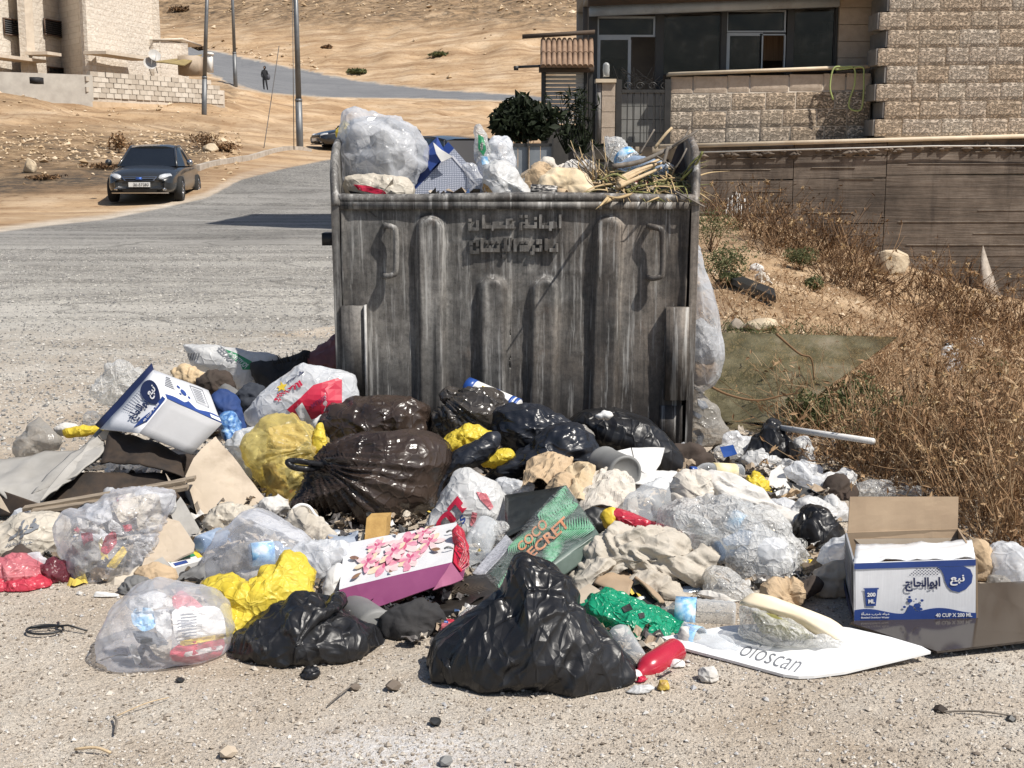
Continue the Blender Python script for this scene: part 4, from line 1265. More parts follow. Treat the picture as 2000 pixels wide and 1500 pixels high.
# -- person walking on the far road
feet=at(518,184.5,100)
feet[2]=zat(feet[0],100)
per=empty('person',feet,'person in dark clothes walking up the far road with a bag behind the hip','person')
def skin_body(name,joints,edges,parent,mat,sub=1):
 me=bpy.data.meshes.new(name)
 J=np.array([j[:3]for j in joints])+ORG[parent.name]-ORG[parent.name]
 me.from_pydata([tuple(j)for j in J],edges,[])
 o=bpy.data.objects.new(name,me)
 COL.objects.link(o)
 o.parent=parent
 me.materials.append(mat)
 sk=o.modifiers.new('skin','SKIN')
 for i,j in enumerate(joints):
  me.skin_vertices[0].data[i].radius=(j[3],j[3])
 me.skin_vertices[0].data[0].use_root=True
 sb=o.modifiers.new('sub','SUBSURF');sb.levels=sb.render_levels=sub
 return o
J=[(0,0,.95,.15),(0,0,1.15,.15),(0,0,1.36,.17),(.0,0,1.50,.06),(0.01,-.01,1.58,.075),(0.02,-.02,1.66,.09),(.17,0,1.42,.07),(.24,.02,1.15,.05),(.20,-.08,.92,.04),(-.17,0,1.42,.07),(-.23,-.02,1.16,.05),(-.17,-.12,.95,.04),(.09,0,.86,.095),(.14,-.06,.48,.07),(.18,.06,.08,.05),(.20,-.08,.04,.045),(-.09,0,.86,.095),(-.10,.02,.48,.07),(-.09,.12,.10,.05),(-.08,0.0,.04,.045)]
E_=[(0,1),(1,2),(2,3),(3,4),(4,5),(2,6),(6,7),(7,8),(2,9),(9,10),(10,11),(0,12),(12,13),(13,14),(14,15),(0,16),(16,17),(17,18),(18,19)]
M_DCLOTH=M('dark_clothing',[(0.012,0.012,0.014),(0.03,0.03,0.034)],8,0.9,0.2)
skin_body('body',J,E_,per,M_DCLOTH)
V,F=lathe_vf(feet+(0.02,-0.02,1.57),feet+(0.03,-0.03,1.80),[(0,.05),(.3,.10),(.7,.105),(1,.03)],12)
put('head_cover',V,F,M_DCLOTH,per)
V,F=lathe_vf(feet+(0.22,0.05,0.80),feet+(0.26,0.10,1.22),[(0,.10),(.2,.16),(.7,.15),(1,.06)],12)
put('shoulder_bag',V,F,M('grey_bag',[(0.05,0.05,0.06),(0.08,0.08,0.09)],8),per)
V,F=lathe_vf(feet+(0.0,-0.10,1.60),feet+(0.01,-0.115,1.72),[(0,.03),(.5,.05),(1,.03)],10)
put('face',V,F,M('skin',[(0.30,0.18,0.12)],8,0.6),per)
# -- shape helpers for soft things
def smooth_loop(P,n,k=0.75):
 P=np.asarray(P,float)
 m=len(P)
 out=[]
 for i in range(m):
  a,b,c,d=P[i-1],P[i],P[(i+1)%m],P[(i+2)%m]
  for t in np.linspace(0,1,12,endpoint=False):
   cr=0.5*((2*b)+(c-a)*t+(2*a-5*b+4*c-d)*t*t+(3*b-a-3*c+d)*t**3)
   out.append(cr*k+(b+(c-b)*t)*(1-k))
 out=np.array(out)
 cl=np.vstack([out,out[:1]])
 s=np.r_[0,np.cumsum(np.linalg.norm(np.diff(cl,axis=0),axis=1))]
 q=np.linspace(0,s[-1],n,endpoint=False)
 return np.stack([np.interp(q,s,cl[:,0]),np.interp(q,s,cl[:,1])],1)
def plane_at(uv,Y,lean,v0):
 """photo pixels -> points on a plane through distance Y at row v0 that leans back by lean"""
 z0=at(1000,v0,Y)[2]
 out=np.empty((len(uv),3))
 for i,(u,v)in enumerate(uv):
  d=ray(u,v)
  s=(Y+lean*(EYE-z0))/(d[1]-lean*d[2])
  out[i]=(d[0]*s,d[1]*s,EYE+d[2]*s)
 return out
def blob_vf(outline,Y,th,lean=0.25,wr=0.012,wf=9.0,seed=0,back=0.7,n=76,rings=20,power=1.0,aniso=None,knot=None,kn=26,kr=0.010,sag=True,ctr=None,edge=0.0,fine=0.4,jag=0.03,big=0.14,cloth=False,sheety=False):
 o=np.asarray(outline,float)
 v0=o[:,1].max()
 b2=smooth_loop(o,n,0.4)
 size=math.sqrt(np.prod(np.ptp(o,axis=0)))
 if jag:
  c0=b2.mean(0)
  t=np.arange(n)/n*2*math.pi
  q=np.c_[np.cos(t),np.sin(t),np.full(n,seed*3.1)]
  b0=b2
  b2=c0+(b2-c0)*(1+jag*(0.8*facets(q*2.6,seed)+0.5*facets(q*6.0,seed+1)))[:,None]
 B=plane_at(b2,Y,lean,v0)
 B0=plane_at(b0,Y,lean,v0)if jag else B
 if ctr is None:
  a=b2;a2=np.roll(b2,-1,0)
  cr=a[:,0]*a2[:,1]-a2[:,0]*a[:,1]
  ctr=((a+a2)*cr[:,None]).sum(0)/(3*cr.sum())
 C=plane_at([ctr],Y,lean,v0)[0]
 nrm=np.array([0,-1.0,lean*0.9]);nrm/=np.linalg.norm(nrm)
 V,row=[],[]
 ths=np.linspace(0,math.pi,2*rings+1)
 for t in ths[1:-1]:
  r=math.sin(t)**power
  h=math.cos(t)
  h=th*(abs(h)**0.85)*(1 if h>0 else-back)
  V.append(C+r*(B0+(B-B0)*r**3-C)+nrm*h)
 nr=len(V)
 V=np.vstack(V+[C+nrm*th,C-nrm*th*back])
 i=np.arange(nr*n).reshape(nr,n)
 j=np.roll(i,-1,1)
 F=np.stack([i[:-1],i[1:],j[1:],j[:-1]],-1).reshape(-1,4)
 ca,cb=nr*n,nr*n+1
 T1=np.stack([np.full(n,ca),i[0],j[0]],-1)
 T2=np.stack([np.full(n,cb),j[-1],i[-1]],-1)
 Nn=vnormals(V,F)
 if np.dot(Nn[i[0,0]],nrm)<0:Nn=-Nn
 Nn[ca],Nn[cb]=nrm,-nrm
 p=V.copy()
 if aniso is not None:
  ad=np.array([aniso[0],0.3*aniso[0],-aniso[1]],float);ad/=np.linalg.norm(ad)
  p=p-np.outer(p@ad,ad)*0.78
 q=p*wf+seed*13.7
 q=q+0.35*np.stack([vn(q*0.7+5,seed),vn(q*0.7+55,seed),vn(q*0.7+95,seed)],1)
 d=wr*(0.95*facets(q*0.62,seed)+0.5*fine/0.4*facets(q*1.45,seed+5)+fine*0.4*ridged(q*4.1,1,seed+8))+wr*0.5*fbm(q*0.3,2,seed+9)
 if cloth:
  q3=q*0.9
  d=wr*(1.3*ridged(q3,2,seed,0.5)+0.5*ridged(q*2.1,1,seed+2)+0.8*fbm(q*0.35,2,seed+4))-wr*0.4
 elif sheety:
  d=wr*(1.5*facets(q*0.42,seed)+0.9*facets(q*0.95,seed+5)+0.35*facets(q*2.4,seed+6))
 elif big:
  sz=size*Y/FPX
  d=d+big*th*(facets(p/sz*2.1+seed,seed+21)-0.3)+0.5*big*th*(facets(p/sz*4.6+seed,seed+27)-0.3)
 if edge:
  rr_=np.tile(np.arange(n),nr)
  k=np.r_[rr_,0,0]
  d=d+edge*np.sin(k*1.7+3*np.sin(k*0.37))*0.5
 if knot is not None:
  K=plane_at([knot],Y,lean,v0)[0]+nrm*th*0.2
  e=V-K
  ex=e[:,0];ez=e[:,2]+0.4*e[:,1]
  ang=np.arctan2(ez,ex);rad=np.linalg.norm(e,axis=1)
  f=ang*kn/2+2.2*vn(np.c_[ang*3,rad*6,np.zeros(len(e))],seed+3)
  tri=np.abs(((f/math.pi)%1)*2-1)*2-1
  R0=np.percentile(rad,90)
  d=d+kr*tri*(1-sstep(0.25*R0,1.1*R0,rad))*sstep(0.0,0.12*R0,rad)
 V=V+Nn*d[:,None]
 return V,F,T1,T2,Nn
CAMV=np.array([0,0,EYE])
PAPERS=('kraft_paper','crumpled_paper','yellowed_paper')
def blob(name,outline,Y,th,mat,label=None,cat=None,parent=None,group=None,floor=True,settle=True,**k):
 if floor and settle and Y<5.9:
  Y=min(Y,gnd(1000,max(p[1]for p in outline),-0.42*th)[1])
 if mat.name in PAPERS:k={**k,'sheety':True,'jag':0.10,'wr':max(k.get('wr',0),0.03),'wf':max(k.get('wf',9),11)};th*=0.75
 V,F,T1,T2,Nn=blob_vf(outline,Y,th,**k)
 if floor:
  g=tz(V[:,0],V[:,1])+0.004 if V[:,2].min()<0.25 else np.full(len(V),-9.0)
  V[:,2]=np.maximum(V[:,2],g)
 ob=put(name,V,[F,T1,T2],mat,parent,label,cat,group,smooth=mat.name not in PAPERS)
 ob_v[ob.name]=(V,F)
 return ob
ob_v={}
def on_skin(ob,fnpx,lift=0.003):
 """patch function that drapes prints on a soft thing: (a,b) -> photo pixel -> first hit of the thing"""
 V,F=ob_v[ob.name]
 bv=BVHTree.FromPolygons([tuple(p)for p in V],[tuple(f)for f in F])
 def fn(a,b,l=lift):
  u,v=fnpx(a,b)
  d=ray(u,v);d=d/np.linalg.norm(d)
  h=bv.ray_cast(Vector(CAMV),Vector(d))
  if h[0]is None:
   h=bv.find_nearest(Vector(CAMV+d*np.linalg.norm(V.mean(0)-CAMV)))
  return np.array(h[0])-d*l
 return fn
def px_quad(c00,c10,c11,c01):
 c=[np.asarray(k,float)for k in(c00,c10,c11,c01)]
 return lambda a,b:(1-a)*(1-b)*c[0]+a*(1-b)*c[1]+a*b*c[2]+(1-a)*b*c[3]
def cut_grid(P,F,nx=8,ny=8):
 bm=bmesh.new()
 vs=[bm.verts.new((p[0],p[1],0))for p in P]
 for f in F:
  try:bm.faces.new([vs[i]for i in f])
  except ValueError:pass
 for ax,m in((0,nx),(1,ny)):
  for i in range(1,m):
   co=[0,0,0];no=[0,0,0];co[ax]=i/m;no[ax]=1
   bmesh.ops.bisect_plane(bm,geom=bm.verts[:]+bm.edges[:]+bm.faces[:],plane_co=co,plane_no=no)
 bm.verts.index_update()
 P2=[(v.co.x,v.co.y)for v in bm.verts]
 F2=[tuple(v.index for v in f.verts)for f in bm.faces]
 bm.free()
 return P2,F2
def skin_text(s,ob,quad,mat,bold=0.0,lift=0.004,name='lettering',nx=10,ny=5):
 T,F,_=text_vf(s,bold)
 P,F=cut_grid(T,F,nx,ny)
 fn=on_skin(ob,px_quad(*quad),lift)
 return put(name,np.array([fn(p[0],p[1])for p in P]),F,mat,ob,smooth=False)
def skin_poly(polys,ob,mat,lift=0.003,name='print',nx=8,ny=8):
 """polygons in photo pixels draped on ob"""
 mb=MB()
 for P in polys:
  P=np.asarray(P,float)
  lo,hi=P.min(0),P.max(0)
  Q,F=cut_grid((P-lo)/(hi-lo),tess(P),nx,ny)
  fn=on_skin(ob,lambda a,b:(lo[0]+a*(hi[0]-lo[0]),lo[1]+b*(hi[1]-lo[1])),lift)
  mb.add([fn(*q)for q in Q],F)
 return mb.put(name,mat,ob,smooth=False)
def inner(name,px,ob,mat,depth=0.016,seed=0):
 """a wrapper pressed against the inside of a see-through bag"""
 P=smooth_loop(px,26,0.3)
 lo,hi=P.min(0),P.max(0)
 Q,F=cut_grid((P-lo)/(hi-lo),tess(P),9,9)
 fn=on_skin(ob,lambda a,b:(lo[0]+a*(hi[0]-lo[0]),lo[1]+b*(hi[1]-lo[1])),-depth)
 V=np.array([fn(*q)for q in Q])
 r_=V-CAMV;r_/=np.linalg.norm(r_,axis=1)[:,None]
 V=V+r_*(0.011*(facets(V*34+seed,seed)+0.4))[:,None]
 return put(name,V,F,mat,ob,smooth=False)
def patch_vf(c,nx=14,ny=10,thick=0.004,warp=0.0,wf=6.0,seed=0,bow=(0,0)):
 c=[np.asarray(k,float)for k in c]
 n=np.cross(c[1]-c[0],c[3]-c[0]);n/=np.linalg.norm(n)
 if np.dot(n,CAMV-c[0])<0:n=-n
 A,B=np.meshgrid(np.linspace(0,1,nx),np.linspace(0,1,ny))
 a,b=A.ravel()[:,None],B.ravel()[:,None]
 P=(1-a)*(1-b)*c[0]+a*(1-b)*c[1]+a*b*c[2]+(1-a)*b*c[3]
 h=bow[0]*4*a[:,0]*(1-a[:,0])+bow[1]*4*b[:,0]*(1-b[:,0])
 if warp:h=h+warp*(0.45*fbm(P*wf+seed*9.1,2,seed)+0.75*facets(P*wf*1.2+seed,seed+2)+0.35*facets(P*wf*2.9+seed,seed+4))
 P=P+n*h[:,None]
 Q=P-n*thick
 m=nx*ny
 i=np.arange(m).reshape(ny,nx)
 F=np.stack([i[:-1,:-1],i[:-1,1:],i[1:,1:],i[1:,:-1]],-1).reshape(-1,4)
 rim=np.r_[i[0,:-1],i[:-1,-1],i[-1,:0:-1],i[:0:-1,0]]
 r2=np.roll(rim,-1)
 S=np.stack([rim,rim+m,r2+m,r2],-1)
 return np.vstack([P,Q]),np.vstack([F,F[:,::-1]+m,S])
def sheet(name,px,mat,label=None,cat=None,parent=None,group=None,smooth=True,**k):
 """stiff or soft sheet between four (u, v, Y) corners or four points of the place"""
 c=[at(*p)if isinstance(p,tuple)else p for p in px]
 V,F=patch_vf(c,**k)
 ob=put(name,V,F,mat,parent,label,cat,group,smooth=smooth)
 ob_v[ob.name]=(V,F)
 return ob
def slab(name,pts,mat,thick=0.006,label=None,cat=None,parent=None,smooth=False,warp=0.007):
 """piece of card of any outline, given as (u, v, Y): nearly flat, with dents and a real edge"""
 A=np.array(pts,float)
 lo,hi=A[:,:2].min(0),A[:,:2].max(0)
 k=np.linalg.lstsq(np.c_[np.ones(len(A)),A[:,:2]],1/A[:,2],rcond=None)[0]
 Q,F=cut_grid((A[:,:2]-lo)/(hi-lo),tess(A[:,:2]),10,10)
 P=np.array([at(q[0],q[1],1/(k@[1,*q]))for q in np.array(Q)*(hi-lo)+lo])
 n=np.cross(P[F[0][1]]-P[F[0][0]],P[F[0][2]]-P[F[0][0]]);n/=np.linalg.norm(n)
 if np.dot(n,CAMV-P[0])<0:n=-n
 P=P+n*(warp*(fbm(P*9+len(pts),2,3)+0.6*facets(P*7,5)))[:,None]
 m=len(P)
 ed={}
 for f in F:
  for i in range(len(f)):
   e=(f[i],f[(i+1)%len(f)])
   if(e[1],e[0])in ed:ed.pop((e[1],e[0]))
   else:ed[e]=1
 V=np.vstack([P,P-n*thick])
 F=F+[tuple(i+m for i in f[::-1])for f in F]+[(e[0],e[0]+m,e[1]+m,e[1])for e in ed]
 return put(name,V,F,mat,parent,label,cat,smooth=smooth)
def bottle(name,p0,p1,r,mat,label,cat='bottle',cap=None,band=None,style='pet',group=None,neck=0.3,crush=0.0,seed=0,parent=None):
 """bottle lying from its base p0 to its mouth p1"""
 p0,p1=np.asarray(p0,float),np.asarray(p1,float)
 if style=='pet':
  pr=[(0.0,r*.55),(0.0,r*.8),(.03,r*.97)]
  for k in range(14):
   t=0.05+(0.62)*k/13
   pr.append((t,r*(1.0 if k%2 else 0.95)))
  pr+=[(.72,r*.97),(.78,r*.88),(.84,r*.66),(.89,r*.42),(.93,r*.34),(1.0,r*.34)]
 elif style=='smooth':
  pr=[(0.0,r*.7),(0.01,r*.93),(.05,r),(.62,r),(.72,r*.92),(.80,r*.7),(.86,r*.42),(1.0,r*.38)]
 else:
  pr=[(0.0,r*.85),(0.02,r),(.3,r),(.6,r*1.0),(.98,r*1.0),(1.0,r*.9)]
 if parent is None:
  root=empty(name,(p0+p1)/2-(0,0,r),label,cat,group)
  nm='shell'
 else:
  root,nm=parent,name
 V,F=lathe_vf(p0,p1,pr,22)
 if crush:
  V=V+crush*np.stack([vn(V*18+seed*7,1),vn(V*18+40+seed,2),vn(V*18+80,3)],1)
 put(nm,V,F,mat,root)
 if cap:
  V,F=lathe_vf(p0+(p1-p0)*.93,p0+(p1-p0)*1.04,[(0,r*.42),(.02,r*.45),(.95,r*.45),(1,r*.40)],16)
  put('cap',V,F,cap,root)
 if band:
  a_,b_,bm_=band
  V,F=lathe_vf(p0+(p1-p0)*a_,p0+(p1-p0)*b_,[(0,r*1.0),(0,r*1.03),(.5,r*1.035),(1,r*1.03),(1,r*1.0)],22)
  put('label_band',V,F[:-2],bm_,root)
 return root
 # -- refuse container
M_STEEL,_n_,_b_=_nt('sooty_steel')
_co=coords(_n_)
_mp=N(_n_,'Mapping');_mp.inputs['Scale'].default_value=(7,7,0.75);_n_.links.new(_co,_mp.inputs['Vector'])
_v1=noise(_n_,_mp.outputs[0],1.4,10,0.66,0.5)
_v2=noise(_n_,_co,3.0,9,0.7)
_v3=noise(_n_,_co,45,8,0.8)
_c=ramp(_n_,_v1,[(0.34,(0.012,0.012,0.013)),(0.44,(0.07,0.068,0.066)),(0.56,(0.18,0.175,0.165)),(0.68,(0.40,0.385,0.36))])
_d=ramp(_n_,_v2,[(0.40,(0.022,0.021,0.020)),(0.50,(0.115,0.10,0.088)),(0.62,(0.25,0.22,0.19))])
_c=mixc(_n_,0.3,_c,_d)
_sx=N(_n_,'SeparateXYZ');_n_.links.new(_co,_sx.inputs[0])
_soot=math_(_n_,'ADD',math_(_n_,'MULTIPLY',_sx.outputs[2],-1.3),math_(_n_,'MULTIPLY',_v1,1.6))
_sf=ramp(_n_,_soot,[(0.10,grey(0)),(0.60,grey(0.9))])
_c=mixc(_n_,_sf,_c,(0.020,0.020,0.022))
_ru=ramp(_n_,noise(_n_,_co,7,8,0.75),[(0.60,grey(0)),(0.74,grey(0.6))])
_sb=math_(_n_,'ADD',math_(_n_,'MULTIPLY',_sx.outputs[0],0.5),noise(_n_,_co,2.2,5))
_c=mixc(_n_,ramp(_n_,_sb,[(0.5,grey(0)),(0.85,grey(0.6))]),_c,(0.95,0.78,0.64),'MULTIPLY')
_c=mixc(_n_,_ru,_c,(0.10,0.055,0.03))
_c=mixc(_n_,0.6,_c,ramp(_n_,_v3,[(0.36,grey(0.35)),(0.5,grey(1)),(0.64,grey(1.5))]),'MULTIPLY')
_v4=noise(_n_,coords(_n_,(26,26,1.1)),1.3,8,0.7)
_c=mixc(_n_,ramp(_n_,_v4,[(0.56,grey(0)),(0.66,grey(0.75))]),_c,(0.015,0.015,0.016))
_c=mixc(_n_,ramp(_n_,_v4,[(0.36,grey(0.65)),(0.46,grey(0))]),_c,(0.46,0.45,0.43))
_n_.links.new(_c,_b_.inputs['Base Color'])
_b_.inputs['Metallic'].default_value=0.1
_n_.links.new(ramp(_n_,_v2,[(0.3,grey(0.45)),(0.7,grey(0.75))]),_b_.inputs['Roughness'])
_n_.links.new(bump(_n_,_v3,0.35,0.004,bump(_n_,_v1,0.25,0.006)),_b_.inputs['Normal'])
YD=5.65
DXL,DXR=at(666,400,YD)[0],at(1347,400,YD)[0]
DZT=at(1000,392,YD)[2]
bin_=empty('refuse_container',(0.01,YD+0.5,0.0),'big sooty steel refuse container overflowing with rubbish','dumpster')
ribs=[(840,418),(962,538),(1068,538),(1190,418)]
def front_d(X,Z):
 """relief of the pressed front, towards the viewer"""
 d=np.zeros_like(X)
 for(u,v)in ribs:
  c0=at(u,v,YD)
  w=0.068
  top=c0[2]-0.065
  r=np.where(Z>top,np.hypot(X-c0[0],Z-top),np.abs(X-c0[0]))
  d+=0.034*(1-sstep(0.60,1.06,r/w))*(1-0.15*np.exp(-(r/w*2.2)**2))
 d+=0.02*(1-sstep(0.0,0.03,X-DXL))+0.02*(1-sstep(0,0.03,DXR-X))
 p=np.c_[X.ravel(),Z.ravel(),np.zeros(X.size)]
 d+=(0.007*fbm(p*3.2,3,21)+0.003*ridged(p*8,2,5)).reshape(X.shape)
 return d
X,Z=np.meshgrid(np.linspace(DXL,DXR,200),np.linspace(0.05,DZT,130))
D=front_d(X,Z)
tap=(Z-DZT)*0.015
V=np.stack([X+(X>0)*tap*1.4,YD-D,Z],-1).reshape(-1,3)
i=np.arange(V.shape[0]).reshape(X.shape)
F=np.stack([i[:-1,:-1],i[:-1,1:],i[1:,1:],i[1:,:-1]],-1).reshape(-1,4)
Vb=V.copy();Vb[:,1]=YD+0.03
m_=len(V)
rim=np.r_[i[0,:-1],i[:-1,-1],i[-1,:0:-1],i[:0:-1,0]]
S=np.stack([rim,rim+m_,np.roll(rim,-1)+m_,np.roll(rim,-1)],-1)
put('front_panel',np.vstack([V,Vb]),np.vstack([F,F[:,::-1]+m_,S]),M_STEEL,bin_)
pts=[np.array([x,YD-0.004+0.004*math.sin(x*7),DZT+0.012+0.004*math.sin(x*5+1)])for x in np.linspace(DXL-0.02,DXR+0.02,40)]
MB().tube(pts,0.020,12).put('rim',M_STEEL,bin_)
MB().box((DXL-0.01,YD-0.024,DZT-0.035),(DXR+0.01,YD+0.02,DZT-0.004)).put('flange',M_STEEL,bin_)
for sx_,nm in((-1,'side_panel'),(1,'side_panel')):
 x0=(DXL if sx_<0 else DXR)
 prof=[(YD-0.02,0.05),(YD-0.03,DZT-0.02),(YD+0.06,DZT+0.10),(YD+0.20,DZT+0.215),(YD+0.42,DZT+0.26),(YD+0.66,DZT+0.22),(YD+0.90,DZT+0.05),(YD+0.98,DZT),(YD+0.96,0.05)]
 V=[]
 for off in(0,sx_*0.03):
  for(y,z)in prof:V.append((x0+off+sx_*0.03*sstep(DZT-0.1,DZT+0.2,z),y,z))
 k=len(prof)
 F=[tuple(range(k)),tuple(range(2*k-1,k-1,-1))]+[(i,i+k,(i+1)%k+k,(i+1)%k)for i in range(k)]
 put(nm,V,F,M_STEEL,bin_,smooth=False)
 sp=[np.array([x0+sx_*(0.012+0.03*sstep(DZT-0.1,DZT+0.2,z)),y,z])for(y,z)in prof[1:8]]
 MB().tube(curve_pts(sp,40),0.018,10).put('side_rim',M_STEEL,bin_)
 V,F=lathe_vf((x0+sx_*0.02,YD+0.42,at(1000,470,YD+.42)[2]),(x0+sx_*0.095,YD+0.42,at(1000,470,YD+.42)[2]),[(0,.035),(.8,.035),(.82,.042),(1,.042)],16)
 put('trunnion',V,F,M_STEEL,bin_)
a=at(632,478,YD+0.15)
MB().box((a[0],YD+0.1,a[2]),(DXL-0.03,YD+0.2,a[2]+0.052)).put('side_bracket',M('black_steel',[(0.012,0.012,0.013)],5,0.5),bin_)
MB().box((DXL,YD+0.93,0.05),(DXR,YD+0.96,DZT)).put('rear_panel',M_STEEL,bin_)
MB().box((DXL,YD+0.03,0.06),(DXR,YD+0.93,0.09)).put('bottom',M_STEEL,bin_)
for x in(DXL+0.06,DXR-0.12):
 for y in(YD+0.03,YD+0.85):
  MB().box((x,y,0.0),(x+0.06,y+0.06,0.06)).put('foot',M_STEEL,bin_)
MB().box((DXR-0.11,YD-0.012,0.03),(DXR-0.01,YD-0.0,0.24)).put('skid',M_STEEL,bin_)
for(u,v0,v1,s_)in((752,440,538,1),(1268,442,542,1)):
 a,b=at(u,v0,YD),at(u,v1,YD)
 o_=0.06
 P=[a+(0,-0.01,0),a+(0.02,-o_*0.85,0.0),a+(0.055,-o_,-0.02),b+(0.055,-o_,0.02),b+(0.02,-o_*0.85,0),b+(0,-0.01,0)]
 P=[a+(0,0.01,0),a+(0.005,-0.034,0),a+(0.035,-0.046,-0.006),a+(0.05,-0.048,-0.03),b+(0.05,-0.048,0.03),b+(0.035,-0.046,0.006),b+(0.005,-0.034,0),b+(0,0.01,0)]
 MB().tube(curve_pts(P,42),0.0125,10).put('handle',M_STEEL,bin_)
for(u0,u1,v0,v1,lip)in((672,713,596,778,True),(1297,1344,598,778,False)):
 a,b=at(u0,v1,YD),at(u1,v0,YD)
 MB().box((a[0],YD-0.048 if not lip else YD-0.04,a[2]),(b[0],YD-0.004,b[2])).put('fork_bracket',M_STEEL,bin_)
 if lip:MB().box((b[0],YD-0.05,a[2]),(b[0]+0.008,YD-0.004,b[2]+0.004)).put('bracket_edge',M('scuffed_edge',[(0.30,0.29,0.28),(0.5,0.49,0.47)],30,0.6),bin_)
LET=[(140,290,205,430),(140,370,340,430),(285,240,340,430),(145,205,205,265),(395,135,455,385),(395,325,1000,390),(590,265,715,390),(570,390,620,430),(840,205,970,240),(840,205,905,330),(1090,135,1150,195),(1185,135,1245,195),(1100,265,1250,300),(1090,265,1145,420),(1195,215,1250,330),(1160,325,1415,385),(1365,270,1415,385),(1360,175,1415,230),(1455,130,1510,390),(1455,330,1790,390),(1640,265,1785,385),(1635,385,1690,430),(1820,130,1870,385),(160,610,340,650),(160,610,230,700),(285,610,340,720),(165,720,225,860),(165,800,345,860),(290,760,345,830),(370,575,420,825),(370,755,730,825),(520,705,570,825),(670,695,730,825),(460,615,510,665),(565,615,615,665),(670,615,720,665),(800,560,860,815),(890,560,945,720),(765,760,930,815),(860,700,930,770),(770,870,850,930),(975,580,1040,820),(1110,620,1170,670),(1205,615,1260,670),(1095,695,1265,815),(1330,700,1380,810),(1290,810,1370,875),(1400,590,1510,680),(1385,750,1515,815),(1460,700,1515,790),(1555,575,1615,800),(1645,755,1810,820),(1755,670,1810,800)]
mb=MB()
for k,(x0,y0,x1,y1)in enumerate(LET):
 a,b=at(900+x0/9.524,405+y1/9.524,YD),at(900+x1/9.524,405+y0/9.524,YD)
 mb.box((a[0],YD-0.017-0.00015*k,a[2]),(b[0],YD+0.02,b[2]))
mb.put('lettering',M_STEEL,bin_,smooth=False)
# -- rubbish: materials
B_BLACK=shiny('black_bag',(0.010,0.010,0.011),(0.018,0.018,0.020),0.31,8,0.65,0.42,stretch=(1,1,0.5))
B_NAVY=shiny('blue_black_bag',(0.012,0.014,0.020),(0.024,0.027,0.036),0.32,8,0.6,0.42,stretch=(0.45,1,1))
B_BROWN=shiny('brown_black_bag',(0.028,0.020,0.017),(0.075,0.052,0.040),0.24,8,0.5,trans=0.12)
B_GREYB=shiny('grey_black_bag',(0.035,0.031,0.028),(0.07,0.06,0.052),0.22,9,0.6)
B_YELLOW=shiny('yellow_bag',(0.78,0.60,0.05),(0.86,0.70,0.12),0.38,14,0.5,0.4,trans=0.3)
B_PALEY=film('pale_yellow_bag',(0.84,0.70,0.28),(0.10,0.55),0.3,9,0.5,(0.95,0.88,0.55),0.35)
B_GREEN=shiny('green_bag',(0.01,0.30,0.15),(0.02,0.40,0.22),0.24,20,0.6,trans=0.25)
B_RED=shiny('red_bag',(0.55,0.03,0.06),(0.68,0.08,0.12),0.28,15,0.5,trans=0.3)
B_PINK=shiny('pink_bag',(0.62,0.16,0.20),(0.72,0.28,0.30),0.28,15,0.5,trans=0.35)
B_WHITE=shiny('white_bag',(0.66,0.66,0.66),(0.76,0.76,0.75),0.32,11,0.45,0.4,trans=0.3)
B_CREAM=shiny('cream_bag',(0.58,0.52,0.43),(0.70,0.65,0.56),0.4,11,0.45,0.35,trans=0.25)
B_MILKY=film('milky_bag',(0.82,0.84,0.87),(0.35,0.90),0.2,9,0.7,(0.97,0.97,0.98),0.35)
B_CLEAR=film('clear_bag',(0.84,0.85,0.86),(0.02,0.50),0.14,9,0.7,(0.98,0.98,0.98),0.3)
B_CRINK=film('crinkled_clear_wrap',(0.84,0.84,0.83),(0.05,0.62),0.16,24,0.9,(0.98,0.98,0.97),0.3)
B_SMOOTH=film('smooth_clear_bag',(0.80,0.82,0.88),(-0.05,0.40),0.13,5,0.5,(0.97,0.97,0.98),0.3)
B_STREAK=film('streaky_clear_bag',(0.74,0.76,0.80),(0.10,0.55),0.16,9,0.6,(0.95,0.95,0.96),0.3)
B_HAZE=film('hazy_grey_bag',(0.42,0.40,0.37),(0.3,0.7),0.25,14,0.5,(0.9,0.88,0.85),0.25)
P_CARD=M('brown_cardboard',[(0.30,0.215,0.14),(0.39,0.29,0.195)],5,0.9,0.15,60,0.002,dirt=((0.16,0.11,0.07),0.5))
P_CARDP=M('pale_cardboard',[(0.40,0.33,0.25),(0.50,0.42,0.33)],5,0.9,0.15,60,0.002,dirt=((0.20,0.15,0.10),0.6))
P_CARDG=M('grey_board',[(0.30,0.285,0.26),(0.40,0.385,0.36)],5,0.85,0.25,30,0.004,dirt=((0.10,0.085,0.07),0.7))
P_CARDD=M('dark_board_and_shade',[(0.018,0.013,0.010),(0.055,0.036,0.023)],9,0.8,0.4,25,0.006,dirt=((0.12,0.08,0.05),0.35))  # darkened so the carton's inner shade sits in the colour; plain dark board elsewhere
P_KRAFT=paper('kraft_paper',[(0.40,0.29,0.18),(0.52,0.40,0.27)],6,((0.22,0.14,0.08),0.6),11,0.5)
P_WHITE=M('white_card',[(0.60,0.59,0.57),(0.72,0.71,0.69)],5,0.75,0.1,40,0.002,dirt=((0.44,0.39,0.32),0.4))
P_WBOX=M('white_box_print',[(0.64,0.65,0.68),(0.71,0.72,0.75)],5,0.6,0.12,1,0.001,stretch=(60,60,1.0))
P_GBOX=M('grey_box_base',[(0.34,0.34,0.35),(0.40,0.40,0.41)],5,0.7,0.08)
P_BLUE=M('blue_ink',[(0.016,0.045,0.20),(0.024,0.062,0.25)],6,0.55,0.0)
P_NAVY=M('navy_ink',[(0.012,0.02,0.07)],6,0.55,0.0)
